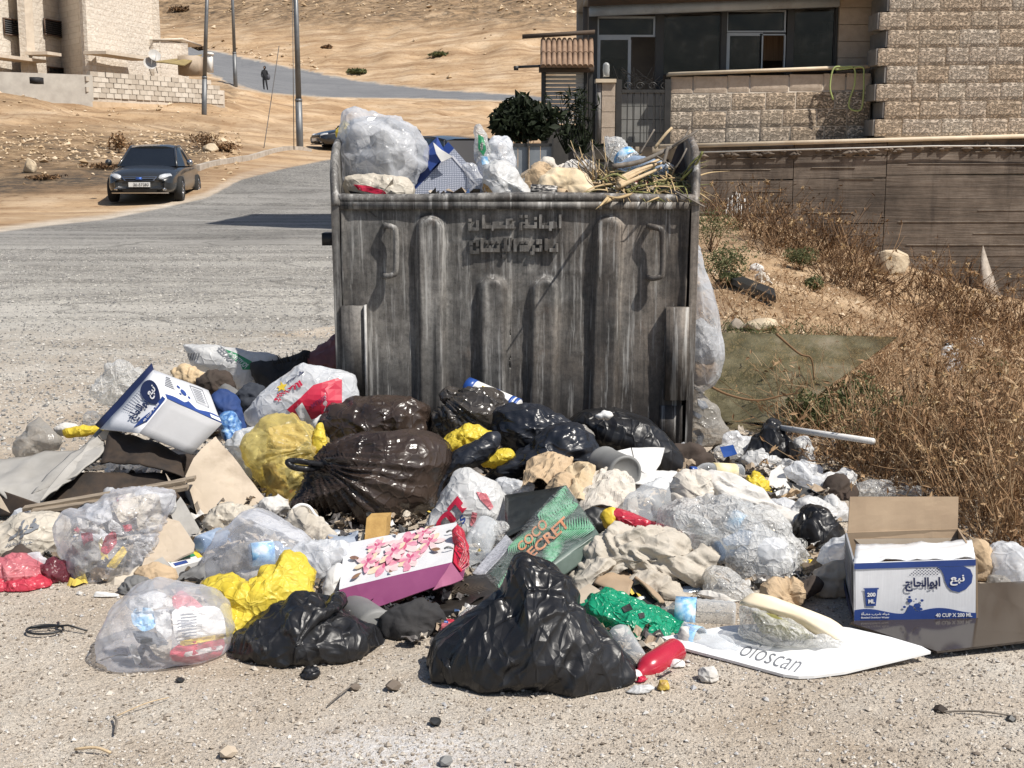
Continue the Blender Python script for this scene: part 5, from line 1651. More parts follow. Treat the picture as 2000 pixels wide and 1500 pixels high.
P_BLACK=M('black_ink',[(0.012,0.012,0.013)],6,0.6,0.0)
P_WINK=M('white_ink',[(0.74,0.74,0.74)],6,0.6,0.0)
P_RED=M('red_ink',[(0.50,0.015,0.05)],6,0.5,0.0)
P_GREEN=M('green_ink',[(0.02,0.22,0.09)],6,0.5,0.0)
P_YEL=M('yellow_ink',[(0.72,0.52,0.05)],6,0.5,0.0)
P_GREYI=M('grey_ink',[(0.16,0.17,0.19)],6,0.6,0.0)
P_SHEET=M('white_panel',[(0.72,0.725,0.73),(0.77,0.775,0.78)],3,0.35,0.03,dirt=((0.55,0.52,0.46),0.25))
C_LINEN=paper('beige_cloth',[(0.41,0.37,0.31),(0.51,0.47,0.41)],6,((0.27,0.22,0.16),0.6),13,0.4,0.012,0.95)
C_GREYC=M('grey_cloth',[(0.12,0.12,0.12),(0.19,0.19,0.19)],6,0.95,0.3,160,0.002)
C_DARK=M('dark_cloth',[(0.018,0.018,0.020),(0.04,0.038,0.038)],7,0.95,0.4,120,0.003)
C_DARKB=M('dark_brown_rag',[(0.035,0.026,0.02),(0.07,0.05,0.04)],7,0.95,0.4,60,0.004)
C_BLUE=M('blue_cloth',[(0.012,0.035,0.13),(0.02,0.055,0.19)],6,0.8,0.3,60,0.004)
C_WHITE=paper('dirty_white_cloth',[(0.50,0.48,0.45),(0.62,0.60,0.57)],6,((0.34,0.29,0.23),0.6),14,0.4,0.01,0.9)
C_PAPER=paper('crumpled_paper',[(0.48,0.44,0.38),(0.62,0.58,0.52)],6,((0.26,0.21,0.16),0.6),11,0.5)
X_PET=glassy('clear_pet',(0.80,0.83,0.86),0.08,0.10)
X_PETB=glassy('bluish_pet',(0.42,0.54,0.72),0.08,0.25)
X_SMOKE=glassy('brown_pane',(0.040,0.032,0.027),0.14,0.88)
X_GPANE,_n_,_b_=_nt('dusty_green_glass')
_co=coords(_n_)
_b_.inputs['Base Color'].default_value=(0.26,0.235,0.13,1)
_b_.inputs['Roughness'].default_value=0.25
_n1=noise(_n_,_co,2.6,9,0.7)
_n_.links.new(ramp(_n_,_n1,[(0.35,(0.10,0.09,0.055)),(0.5,(0.19,0.17,0.105)),(0.66,(0.33,0.275,0.20))]),_b_.inputs['Base Color'])
_tr=N(_n_,'BsdfTransparent');_tr.inputs[0].default_value=(0.76,0.74,0.62,1)
_mx=N(_n_,'MixShader')
_n_.links.new(ramp(_n_,noise(_n_,_co,5,8,0.75),[(0.35,grey(0.22)),(0.65,grey(0.78))]),_mx.inputs[0])
_n_.links.new(_tr.outputs[0],_mx.inputs[1]);_n_.links.new(_b_.outputs[0],_mx.inputs[2]);_n_.links.new(_mx.outputs[0],_n_.nodes['Material Output'].inputs[0])
X_WATER=M('water_label',[(0.05,0.22,0.52),(0.30,0.55,0.78),(0.70,0.75,0.80)],28,0.4,0)
X_BLUE=M('blue_plastic',[(0.015,0.06,0.26),(0.03,0.09,0.33)],6,0.35,0.05)
X_RED=M('red_plastic',[(0.36,0.012,0.03),(0.46,0.02,0.045)],6,0.28,0.05,coat=0.5)
X_WHITE=M('white_plastic',[(0.66,0.65,0.63),(0.74,0.73,0.71)],6,0.4,0.08,dirt=((0.45,0.40,0.33),0.3))
X_GREY=M('grey_plastic',[(0.17,0.17,0.165),(0.23,0.23,0.225)],6,0.6,0.1)
X_BLACK=M('black_plastic',[(0.014,0.015,0.016),(0.024,0.025,0.026)],6,0.45,0.1)
X_FOAM=M('yellow_sponge',[(0.34,0.20,0.06),(0.46,0.29,0.10)],30,0.95,0.4,80,0.004)
X_LOAF=M('cream_foam',[(0.72,0.60,0.42),(0.80,0.71,0.55)],7,0.8,0.15,30,0.004)
W_OLD=M('old_wood',[(0.19,0.15,0.11),(0.34,0.28,0.21)],4,0.9,0.4,30,0.004,stretch=(2,14,14))
W_PALE=M('pale_split_wood',[(0.46,0.34,0.20),(0.62,0.48,0.31)],5,0.9,0.4,40,0.004,stretch=(3,16,16))
def litter(name,xy,zfun,mats_cols,n,size,seed,flat=0.5):
 r=np.random.RandomState(seed)
 V,F,T=[],[],[]
 k=0
 base=np.array([[x,y]for y in np.linspace(-.5,.5,4)for x in np.linspace(-.5,.5,4)])
 fi=np.arange(16).reshape(4,4)
 ff=np.stack([fi[:-1,:-1],fi[:-1,1:],fi[1:,1:],fi[1:,:-1]],-1).reshape(-1,4)
 for i in range(n):
  s=size*np.exp(r.normal(0,.45))
  a=r.uniform(0,6.28);tl=r.uniform(-flat,flat,2)
  P=base*s*r.uniform(.6,1.3,2)
  z=r.normal(0,.17,16)*s+P@tl
  c,q=math.cos(a),math.sin(a)
  x,y=xy[i]
  V.append(np.stack([P[:,0]*c-P[:,1]*q+x,P[:,0]*q+P[:,1]*c+y,z+zfun(x,y)+r.uniform(0,.03)],1))
  F.append(ff+16*i)
  T.append(np.full(16,r.uniform()))
 ob=put(name,np.vstack(V),np.vstack(F),mats_cols,kind='stuff',smooth=False)
 at_=ob.data.attributes.new('tone','FLOAT','POINT')
 at_.data.foreach_set('value',np.concatenate(T).astype(np.float32))
 return ob
M_LIT,_n_,_b_=_nt('mixed_litter')
_a=N(_n_,'Attribute',attribute_name='tone').outputs['Fac']
_n_.links.new(ramp(_n_,_a,[(0,(0.02,0.02,0.02)),(0.22,(0.10,0.075,0.05)),(0.38,(0.30,0.23,0.16)),(0.55,(0.45,0.40,0.33)),(0.70,(0.60,0.58,0.55)),(0.80,(0.10,0.09,0.085)),(0.93,(0.05,0.10,0.22)),(0.945,(0.38,0.33,0.27)),(0.98,(0.40,0.05,0.07)),(0.99,(0.55,0.42,0.08))],'CONSTANT'),_b_.inputs['Base Color'])
_b_.inputs['Roughness'].default_value=0.6
def heap_z(x,y):
 """height of the matted rubbish under the bags"""
 e=((x+0.15)/1.55)**2+((y-5.0)/1.05)**2
 return 0.045*max(0.0,1-e)**0.7+0.004
def in_heap(n,seed):
 r=np.random.RandomState(seed)
 out=[]
 while len(out)<n:
  u,v=r.uniform(20,1640),r.uniform(800,1240)
  lo=1110 if u<330 else(1190 if u<800 else(1230 if u<1300 else(1120 if u<1640 else 0)))
  if v>lo or(v<900 and(u<160)):continue
  p=gnd(u,v,0.06)
  out.append(p[:2])
 return np.array(out)
litter('litter_bed',in_heap(4200,5),heap_z,M_LIT,4200,0.024,8)
litter('litter_in_container',np.c_[RS.uniform(DXL+.05,DXR-.05,900),RS.uniform(YD+.05,YD+.92,900)],lambda x,y:DZT-0.09+0.10*math.sin((y-YD)*3.1),M_LIT,900,0.05,9)
LAB={}
def soft(name,label,cat,outline,Y,th,mat,**k):
 return blob(name,outline,Y,th,mat,label,cat,**k)
 # -- inside the container
o=soft('milky_bag','big bulging milky white plastic bag on the container, far left','plastic bag',[(672,222),(692,217),(760,228),(800,252),(826,282),(824,335),(806,372),(745,384),(695,376),(670,345),(664,290)],5.98,0.17,B_STREAK,wr=0.016,wf=7,seed=3,lean=0.1,jag=.02,floor=False,n=120,rings=32)
blob('grey_tray',[(726,268),(752,262),(776,290),(786,322),(760,330),(738,312)],5.93,0.03,X_GREY,parent=o,seed=4,floor=False,n=40,rings=8)
blob('white_liner',[(684,250),(740,240),(800,262),(812,330),(770,370),(700,360)],6.02,0.07,B_WHITE,parent=o,seed=5,wr=0.014,floor=False,n=60,rings=14)
soft('yellow_wrapper','yellow wrapper peeping out behind the milky bag at the left rim','wrapper',[(659,258),(668,236),(684,240),(690,280),(672,300)],6.12,0.03,B_YELLOW,seed=6,floor=False,n=40,rings=8)
o=soft('striped_sack','white sack with a red stripe squashed under the milky bag','sack',[(676,350),(720,345),(790,352),(806,372),(800,392),(740,394),(684,386)],5.80,0.07,B_CREAM,wr=0.010,wf=10,seed=7,floor=False,n=70,rings=16)
skin_poly([[(690,360),(720,363),(750,372),(757,381),(735,379),(700,371)]],o,P_RED)
skin_poly([[(680,372),(720,380),(760,387),(740,391),(690,385)]],o,P_BLACK)
bx=empty('blue_carton',at(845,330,5.95),'small blue and white carton stuck between the milky bag and the patterned box','carton')
MB().obox(at(826,306,5.98),at(852,280,5.98)-at(826,306,5.98),at(840,334,5.94)-at(826,306,5.98),np.array([0.0,0.09,0.03])).put('box',P_BLUE,bx,smooth=False)
slab('white_label',[(846,278,5.955),(862,292,5.94),(884,306,5.93),(862,316,5.925),(852,300,5.94)],P_WHITE,0.004,parent=bx)
M_PATT,_n_,_b_=_nt('woven_pattern_card')
_co=coords(_n_)
_w1=N(_n_,'TexWave');_w1.inputs['Scale'].default_value=42;_w1.inputs['Distortion'].default_value=2.2;_w1.inputs['Detail'].default_value=2;_n_.links.new(_co,_w1.inputs['Vector'])
_w2=N(_n_,'TexWave',bands_direction='Z');_w2.inputs['Scale'].default_value=38;_w2.inputs['Distortion'].default_value=2.2;_n_.links.new(_co,_w2.inputs['Vector'])
_f=math_(_n_,'MULTIPLY',_w1.outputs[1],_w2.outputs[1])
_n_.links.new(ramp(_n_,_f,[(0.1,(0.20,0.22,0.29)),(0.35,(0.44,0.47,0.55)),(0.7,(0.58,0.61,0.68))]),_b_.inputs['Base Color'])
_b_.inputs['Roughness'].default_value=0.7
pb=empty('patterned_box',at(885,340,5.8),'pale blue box with a fine woven pattern standing on its corner in the container','box')
A_,B_,D_=at(887,290,5.98),at(1000,420,5.93),at(776,408,5.95)
MB().obox(A_,B_-A_,D_-A_,np.array([-0.03,0.09,0.03])).put('shell',P_BLUE,pb,smooth=False)
nrm_=np.cross(B_-A_,D_-A_);nrm_/=np.linalg.norm(nrm_);nrm_*=np.sign(nrm_@(CAMV-A_))
MB().obox(A_+nrm_*0.003,(B_-A_),(D_-A_),-nrm_*0.002).put('front_sheet',M_PATT,pb,smooth=False)
fn=quad_fn(D_+nrm_*0.003,A_+nrm_*0.003,B_+nrm_*0.003,B_+D_-A_+nrm_*0.003)
M_RIDGE=M('pale_seam',[(0.56,0.57,0.62)],6,0.6)
print_poly([[(.05,.92),(.95,.92),(.95,.945),(.05,.945)],[(.91,.05),(.935,.05),(.935,.92),(.91,.92)],[(.05,.45),(.92,.45),(.92,.475),(.05,.475)]],fn,M_RIDGE,pb,'seam',0.003)
o=soft('bottle_wrap','clear wrapper with a green and blue leaf-shaped print standing in the container','wrapper',[(928,262),(934,246),(944,258),(954,290),(958,318),(944,330),(930,310)],6.0,0.03,B_CRINK,seed=11,floor=False,n=50,rings=12)
skin_poly([[(934,262),(944,268),(950,292),(944,305),(934,290)]],o,P_GREEN,0.002)
skin_poly([[(938,304),(952,306),(955,320),(942,322)]],o,X_WATER,0.002)
soft('upright_milky_bag','translucent white bag standing upright in the middle of the container','plastic bag',[(952,292),(966,272),(990,272),(1000,300),(1003,345),(960,350),(930,345)],6.05,0.09,B_MILKY,seed=12,wr=0.014,floor=False,n=70,rings=18)
o=soft('stained_white_bag','white bag with a brown tea stain slumped over the container front','plastic bag',[(948,330),(966,310),(990,322),(1010,338),(1026,366),(1042,392),(1000,398),(950,394),(938,360)],5.85,0.09,B_WHITE,seed=13,wr=0.015,floor=False,n=80,rings=20)
skin_poly([[(940,356),(952,362),(972,388),(960,392),(944,376)]],o,M('tea_stain',[(0.42,0.22,0.06),(0.55,0.36,0.16)],20,0.6),0.002)
soft('pale_film_scrap','scrap of clear film between the patterned box and the stained bag','plastic film',[(900,320),(930,322),(945,350),(938,380),(915,350)],5.95,0.04,B_CLEAR,seed=14,floor=False,n=50,rings=12)
MB().obox(at(1016,352,5.95),at(1066,320,6.1)-at(1016,352,5.95),(0,0.05,0.01),(0.004,0,0.018)).put('grey_lath',W_OLD,label='short grey wooden lath leaning right of the stained bag',cat='lath',smooth=False)
soft('cream_cloth','cream speckled cloth draped over the container front, middle','cloth',[(1060,350),(1080,334),(1120,334),(1142,345),(1168,384),(1130,398),(1070,394),(1052,372)],5.82,0.07,M('cream_rag',[(0.60,0.47,0.30),(0.72,0.60,0.43)],9,0.9,0.4,30,0.008),seed=15,wr=0.012,floor=False,n=80,rings=18)
soft('crumpled_brown_paper','crumpled brown paper behind the printed roll in the container','paper',[(1030,352),(1050,335),(1072,340),(1070,366),(1046,376),(1028,372)],5.92,0.05,P_KRAFT,seed=16,wr=0.018,wf=14,floor=False,n=50,rings=12)
for i,(ol,lb)in enumerate((([(1060,338),(1072,322),(1096,324),(1102,340),(1080,348)],'crumpled cream tissue on top of the cream cloth'),([(1096,332),(1112,318),(1130,318),(1132,338),(1108,344)],'crumpled grey-white tissue, left one of the pair behind the cream cloth'),([(1128,330),(1134,318),(1156,320),(1158,336),(1140,344)],'crumpled white tissue beside the dry twigs'))):
 soft('tissue',lb,'tissue',ol,6.0-0.02*i,0.035,C_PAPER if i==0 else C_WHITE,seed=17+i,wr=0.016,wf=16,floor=False,group='crumpled tissues in the container',n=44,rings=12)
M_ROLLP=M('scribbled_tin',[(0.015,0.015,0.015),(0.06,0.055,0.05),(0.45,0.42,0.38)],60,0.4,0.1,stretch=(1,1,3),lo=0.42,hi=0.58)
rl=empty('printed_roll',at(1065,384,5.75),'black and white printed tube lying on the container rim','tube')
V,F=lathe_vf(at(1036,372,5.74),at(1088,376,5.74),[(0,.024),(.05,.028),(.95,.030),(1,.026)],20)
put('sleeve',V,F,M_ROLLP,rl)
V,F=lathe_vf(at(1088,377,5.74),at(1106,380,5.72),[(0,.022),(1,.022),(1,.018),(.3,.016)],18)
put('core',V,F,P_KRAFT,rl)
soft('grey_card_scrap','flat grey card scrap between the cream cloth and the palm fronds','card',[(1118,338),(1162,345),(1172,372),(1140,366)],5.98,0.015,P_CARDG,seed=21,floor=False,n=40,rings=8)
for i,(a_,b_,lb)in enumerate((((1136,357,5.9),(1180,358,5.85),'thin pale stick lying level left of the palm fronds'),((1152,356,5.93),(1172,344,5.9),'short pale stick crossing the level one'))):
 MB().tube([at(*a_),at(*b_)],0.006,6).put('stick',W_PALE,label=lb,cat='stick')
bottle('crushed_bottle',at(1234,322,5.95),at(1184,272,6.08),0.052,B_CRINK,'large crushed clear bottle with blue label among the twigs',band=(0.10,0.32,X_WATER),crush=0.012,seed=3)
bottle('bluish_bottle',at(1296,333,5.98),at(1206,322,5.90),0.046,X_PETB,'bluish bottle lying under the large crushed bottle',crush=0.008,seed=5)
soft('white_film','white film right of the bluish bottle behind the split wood','plastic film',[(1270,318),(1296,314),(1318,326),(1300,345),(1272,340)],6.05,0.03,B_WHITE,seed=22,floor=False,n=40,rings=10)
hk=np.array([at(1204,362,5.72),at(1292,322,5.84)])
wd=empty('split_wood',hk.mean(0)-(0,0,0.05),'pale split palm wood lying across the green fronds','wood')
for k in range(4):
 a=hk[0]+(0.004*k,0.012*k,0.012*k-0.01);b=hk[1]+(0.01*k-0.03*(k%2),0.02*k,0.012*k-0.012)
 MB().tube(curve_pts([a,(a+b)/2+(0,0,.006*(k%3)),b],10),np.linspace(0.012,0.006,11),6).put('splinter',W_PALE,wd)
M_FROND=M('drying_frond',[(0.085,0.10,0.022),(0.17,0.17,0.05),(0.34,0.27,0.12)],9,0.6,0.2,40,0.003,stretch=(4,4,4))
M_STRAW=M('dry_straw',[(0.36,0.25,0.12),(0.52,0.39,0.22)],12,0.8,0.2)
def leaf_strip(mb,pts,w,n=9):
 P=curve_pts(pts,n)
 m=len(P)
 T=np.gradient(P,axis=0)
 S=np.cross(T,[0.15,-0.6,0.75]);S/=np.linalg.norm(S,axis=1)[:,None]+1e-9
 t=np.linspace(0,1,m)
 ww=w*np.clip(np.minimum(t*6+0.25,(1-t)*1.6),0.03,1)
 U=np.cross(S,T);U/=np.linalg.norm(U,axis=1)[:,None]+1e-9
 V=np.vstack([P-S*ww[:,None],P+U*(ww*0.35)[:,None],P+S*ww[:,None],P-U*0.002])
 F=[]
 for i in range(m-1):
  for a,b in((0,1),(1,2),(2,3),(3,0)):
   F.append((a*m+i,a*m+i+1,b*m+i+1,b*m+i))
 mb.add(V,F)
pf=empty('palm_fronds',at(1260,385,5.7),'tangle of green and straw-coloured palm fronds hanging over the container rim','palm fronds')
r2=random.Random(5)
for k in range(150):
 u0,v0=r2.uniform(1185,1345),r2.uniform(335,388)
 ang=r2.gauss(-0.45,0.75)+(math.pi if r2.random()<.45 else 0)
 L_=r2.uniform(30,95)
 u1,v1=u0+L_*math.cos(ang),v0-L_*math.sin(ang)*0.75
 v1=min(v1,396);v1=max(v1,300)
 y0=5.66+(392-v0)*0.006+r2.uniform(-.02,.05)
 y1=5.62+(392-v1)*0.006+r2.uniform(-.05,.08)
 mb=MB()
 leaf_strip(mb,[at(u0,v0,y0),at((u0+u1)/2,(v0+v1)/2-r2.uniform(0,9),(y0+y1)/2-.02),at(u1,v1,y1)],r2.uniform(.003,.0075))
 mb.put('leaf',M_STRAW if r2.random()<.38 else M_FROND,pf)
for pts,w in(([(1200,384,5.63),(1182,394,5.585),(1163,409,5.575)],.013),([(1235,378,5.62),(1205,386,5.60),(1180,380,5.62)],.010),([(1330,350,5.8),(1350,320,5.75),(1376,294,5.75)],.008),([(1225,352,5.7),(1200,340,5.72),(1170,352,5.70)],.009)):
 mb=MB();leaf_strip(mb,[at(*p)for p in pts],w,14);mb.put('leaf',M_STRAW if w>.009 else M_FROND,pf)
M_BRANCH=M('grey_branch',[(0.10,0.085,0.07),(0.22,0.19,0.16)],30,0.85,0.3)
br=empty('bare_branch',at(1290,320,5.9),'long bare grey branch sticking up to the right over the fronds','branch')
MB().tube(curve_pts([at(1196,326,5.8),at(1250,316,5.82),at(1300,294,5.85),at(1340,270,5.88),at(1364,254,5.9)],24),np.linspace(0.013,0.005,25),7).put('limb',M_BRANCH,br)
for pts in([(1310,289,5.86),(1330,275,5.83),(1352,262,5.82)],[(1334,273,5.88),(1341,262,5.9),(1347,248,5.92)],[(1280,304,5.84),(1300,316,5.8),(1316,330,5.78)]):
 MB().tube(curve_pts([at(*p)for p in pts],8),np.linspace(.006,.002,9),5).put('twig',M_BRANCH,br)
for i,(pts,rad,lb)in enumerate((([(1250,300,5.95),(1278,253,6.0)],.004,'thin straight stalk rising left of the bare branch'),([(1278,290,5.95),(1300,262,5.95),(1312,250,5.97)],.007,'pale thick stalk rising under the bare branch'),([(1318,330,5.8),(1330,312,5.8),(1341,290,5.82)],.004,'white thin stalk at the right rim of the container'),([(1296,320,5.8),(1304,288,5.84)],.008,'stubby upright stalk crossing the bare branch'),([(1318,374,5.64),(1346,388,5.60),(1376,404,5.62)],.004,'bent dry stalk poking out right over the container rim'),([(1330,352,5.76),(1356,326,5.74),(1372,296,5.72)],.006,'green stalk poking out right above the container rim'))):
 MB().tube(curve_pts([at(*p)for p in pts],10),rad,6).put('stalk',M_FROND if i==5 else(W_PALE if i==1 else M_BRANCH),label=lb,cat='stalk')
MB().tube(curve_pts([at(1190,384,5.66),at(1182,392,5.54),at(1172,402,5.38)],10),np.linspace(.010,.003,11),6).put('leaf',M_STRAW,pf)
tb=empty('twig_bush',at(1150,345,5.95),'dry brown thorny twigs sticking up left of the crushed bottle','twigs')
for k in range(34):
 u0,v0=r2.uniform(1140,1195),r2.uniform(335,372)
 u1,v1=u0+r2.gauss(-16,24),v0-r2.uniform(25,85)
 y=r2.uniform(5.78,6.05)
 MB().tube(curve_pts([at(u0,v0,y),at((u0+u1)/2+r2.gauss(0,6),(v0+v1)/2,y-.02),at(u1,v1,y+.03)],8),np.linspace(.0035,.0015,9),4).put('twig',M_BRANCH if k%3 else M_STRAW,tb)
sheet('brown_flap',[(1296,350,6.0),(1338,362,5.95),(1352,284,6.12),(1330,272,6.18)],M('rusty_brown_sheet',[(0.035,0.022,0.016),(0.075,0.05,0.035)],5,0.8,0.3),'dark brown stiff sheet standing at the right end of the container','sheet',warp=0.012,thick=0.01)
o=empty('hanging_bag',at(1375,750,5.95),'long clear plastic bag of rubbish hanging from the right side of the container','plastic bag')
V,F,T1,T2,_=blob_vf([(1350,475),(1362,490),(1374,540),(1392,600),(1408,660),(1412,705),(1398,742),(1366,756),(1345,740),(1342,640),(1344,540)],5.98,0.12,lean=0.0,wr=0.010,wf=9,seed=31,aniso=(0.15,1.0),n=90,rings=26,knot=(1354,470),kn=20,kr=0.012)
put('film',V,[F,T1,T2],B_STREAK,o);ob_v['film']=(V,F)
blob('white_stuffing',[(1346,640),(1368,620),(1392,645),(1398,690),(1380,712),(1348,705)],5.99,0.08,B_WHITE,parent=o,wr=0.016,seed=32,floor=False,n=50,rings=14)
blob('brown_paper',[(1348,705),(1380,708),(1400,715),(1390,742),(1362,752),(1348,735)],5.97,0.07,P_CARD,parent=o,wr=0.010,seed=33,floor=False,n=50,rings=14)
o=soft('printed_grey_bag','hazy grey bag with dark printed marks leaning at the right foot of the container','plastic bag',[(1344,752),(1366,762),(1396,795),(1420,838),(1410,866),(1380,900),(1345,905),(1330,830)],5.98,0.09,B_HAZE,lean=0.15,wr=0.010,seed=34,n=80,rings=20)
skin_poly([[(1352,842),(1366,838),(1376,852),(1370,870),(1358,866),(1364,854)],[(1362,780),(1378,784),(1384,796),(1372,800),(1364,792)],[(1350,800),(1362,806),(1372,812),(1366,818),(1352,810)]],o,P_GREYI)
sheet('glass_pane',[(1376,822,6.35),(1520,825,6.15),(1752,658,6.75),(1376,648,6.9)],X_GPANE,'dusty greenish sheet of glass leaning on the weeds right of the container','glass sheet',thick=0.006,nx=3,ny=3,smooth=False)
# -- the heap in front: black bags and their neighbours, back to front
def rub(name,label,cat,outline,Y,th,mat,seed=0,**k):
 k.setdefault('lean',0.35)
 return blob(name,outline,Y,th,mat,label,cat,seed=seed,**k)
o=rub('white_sack','white woven sack with a green badge at the back left of the heap','sack',[(360,676),(400,676),(470,684),(546,698),(545,730),(520,770),(490,782),(452,752),(420,728),(374,712)],6.05,0.10,B_WHITE,41,wr=0.008,wf=6,big=.05,jag=.015,n=110,rings=26)
skin_poly([[(440,682),(462,690),(492,706),(490,722),(474,722),(470,712),(448,696)]],o,P_GREEN)
skin_text('TASKEEF',o,((456,716),(420,682),(432,676),(470,708)),P_GREYI,0.02)
skin_text('POLYSTYRENE',o,((478,720),(446,690),(452,687),(486,712)),P_WINK,0.01)
skin_poly([[(368+5*k,690),(370+5*k,690),(366+5*k,704),(364+5*k,704)]for k in range(5)],o,P_GREYI)
rub('spiky_mat','black bristly mat with stiff spikes between the white sack and the container','mat',[(492,712),(545,708),(580,700),(600,690),(604,740),(560,770),(512,760)],5.95,0.06,C_DARK,42,wr=0.016)
mb=MB()
for k in range(16):
 a=at(535+4.5*k,712-k*0.8,5.9)
 mb.tube([a,a+(rnd.uniform(-.02,.02),0,rnd.uniform(.02,.055))],[.004,.001],4)
o=mb.put('bristle',C_DARK,bpy.data.objects['spiky_mat']);o['kind']='stuff'
rub('red_brown_bag','dull red-brown bag pressed against the left side of the container','bag',[(596,712),(625,680),(660,655),(690,650),(700,740),(640,752),(604,745)],6.0,0.10,M('dull_red_bag',[(0.16,0.045,0.04),(0.26,0.10,0.08)],5,0.5,0.2),43,wr=0.010)
rub('straw_wisp','wisp of golden straw and bark left of the dark rag','straw',[(338,728),(360,722),(398,728),(404,742),(372,750),(346,742)],5.75,0.03,W_PALE,44,wr=0.014,wf=20)
rub('dark_brown_rag','dark brown balled rag below the white sack','rag',[(386,742),(410,726),(444,734),(456,756),(430,776),(396,770)],5.65,0.06,C_DARKB,45,wr=0.012)
rub('slate_trousers','slate coloured cloth bundle beside the blue bottle wrap','cloth',[(424,778),(440,756),(466,770),(472,796),(446,800)],5.55,0.05,C_GREYC,46,wr=0.012)
rub('dark_hood','dark blue-black cloth hood between the white sack and the printed bag','cloth',[(460,790),(466,764),(488,750),(512,758),(516,790),(486,812)],5.5,0.06,M('blue_black_cloth',[(0.018,0.022,0.032),(0.036,0.042,0.055)],7,0.9,0.3),47,wr=0.012)
o=rub('printed_white_bag','white carrier bag with red script and a red panel against the container','plastic bag',[(474,806),(500,782),(540,752),(572,726),(592,712),(640,722),(690,735),(700,800),(640,828),(560,836),(482,836)],5.45,0.13,B_MILKY,48,wr=0.010,wf=6,big=.05,n=120,rings=30)
skin_poly([[(560,800),(585,778),(612,752),(660,738),(668,742),(668,800),(630,812),(592,826)]],o,P_RED)
skin_poly([[(576,800),(590,786),(604,812),(612,826),(590,826),(584,814)]],o,P_WINK,0.006)
skin_text('الذهبية',o,((530,778),(584,740),(592,752),(542,786)),P_RED,0.06,0.010)
skin_text('مطحنة',o,((556,744),(590,722),(596,730),(562,752)),P_NAVY,0.03,0.006)
skin_poly([[(540,756),(548,752),(548,744),(553,751),(561,750),(555,757),(558,765),(550,760),(543,765),(545,758)]],o,P_YEL,0.007)
skin_text('MUFIR',o,((606,790),(636,770),(640,778),(610,798)),M('dark_red_ink',[(0.2,0.01,0.06)],4),0.02,0.006)
rub('white_paper_scrap','small torn white paper below the red panel of the printed bag','paper',[(612,826),(626,812),(642,816),(632,830),(618,842)],5.25,0.012,P_WHITE,49,wr=0.006,n=40,rings=8)
wb=empty('tipped_water_box',at(330,850,5.1),'white and blue water-cup carton tipped over at the left of the heap','carton')
M0,T0,R0,L0=at(326,780,4.96),at(300,723,5.16),at(433,828,5.02),at(268,842,4.80)
e1,e2=R0-M0,T0-M0
D0=at(276,846,4.82)-M0
D0=np.array([D0[0]*1.0,D0[1],D0[2]])
P4=at(192,838,5.02)-T0
mbq=M0
def fcw(name,c0,c1,c2,c3,mat,push=0.0):
 V,F=patch_vf([c0,c1,c2,c3],6,6,0.004,0.003,6,3)
 return put(name,V,F,mat,wb)
Rt=at(407,762,5.22)
Bb,Br=at(272,846,4.86),at(374,888,4.92)
Lb=at(196,838,5.06)
fcw('end_panel',Lb,Bb,M0,T0,P_WBOX)
fcw('top_panel',M0,R0,Rt,T0,P_WBOX)
fcw('side_panel',Bb,Br,R0,M0,P_GBOX)
fcw('flap',Lb+(0.0,0.004,0.0),T0+(0,0.004,0.0),T0+(-0.02,0.05,0.02),Lb+(-0.03,0.03,0.01),P_NAVY)
f_end=quad_fn(Lb,Bb,M0,T0,0.006)
f_top=quad_fn(M0,R0,Rt,T0,0.006)
def wave_poly(n,y0,amp,ph):
 return[(k/n,y0+amp*math.sin(ph+k/n*7))for k in range(n+1)]
def blue_drop(cx,cy,rx,ry,n=28,corner=None):
 return[(cx+rx*math.cos(t*2*math.pi/n),cy+ry*math.sin(t*2*math.pi/n))for t in range(n)]
print_poly([[(0.0,0.82),(0.0,1.0),(0.1,1.0),(0.1,0.82)]],f_end,P_NAVY,wb,'print',0.006)if False else None
print_poly([blue_drop(0.50,0.80,0.42,0.15)],f_end,P_NAVY,wb,'drop_logo',0.006)
print_text('نبع',lambda a,b,l:f_end(b,a,l),0.74,0.72,0.90,0.36,P_WINK,wb,'lettering',0.03,0.009)
print_text('ابوالحاج',lambda a,b,l:f_end(b,a,l),0.24,0.80,0.68,0.42,P_NAVY,wb,'lettering',0.04,0.009)
dots=[]
for i in range(9):
 for j in range(5):
  dots.append(blue_drop(0.16+0.06*j,0.36+0.04*i,0.016,0.010,6))
print_poly(dots,f_end,P_NAVY,wb,'dot_print',0.006)
print_poly([[(0.80,0.10),(1.0,0.34),(1.0,0.99),(0.86,0.95),(0.90,0.6),(0.80,0.3)]],f_end,P_BLUE,wb,'band_print',0.006)
print_text('40 CUP X 200',lambda a,b,l:f_end(b,a,l),0.28,0.97,0.80,0.91,P_WINK,wb,'lettering',0.02,0.009)
print_poly([[(0,0.0)]+[(k/20,0.15+0.05*math.sin(k*0.45)+(0.16*math.exp(-((k-9)/1.2)**2)))for k in range(21)]+[(1,0.0)]],f_top,P_BLUE,wb,'wave_print',0.004)
print_poly([blue_drop(0.42,0.52,0.05,0.10,16),blue_drop(0.36,0.66,0.03,0.05,12),blue_drop(0.5,0.42,0.022,0.04,10),blue_drop(0.34,0.42,0.02,0.035,10)],f_top,P_BLUE,wb,'drop_print',0.004)
for k in range(6):
 print_poly([[(0.08+0.02*k,0.50+0.07*k),(0.26,0.50+0.07*k),(0.26,0.53+0.07*k),(0.08+.02*k,0.53+0.07*k)]],f_top,P_GREYI,wb,'text_line',0.004)
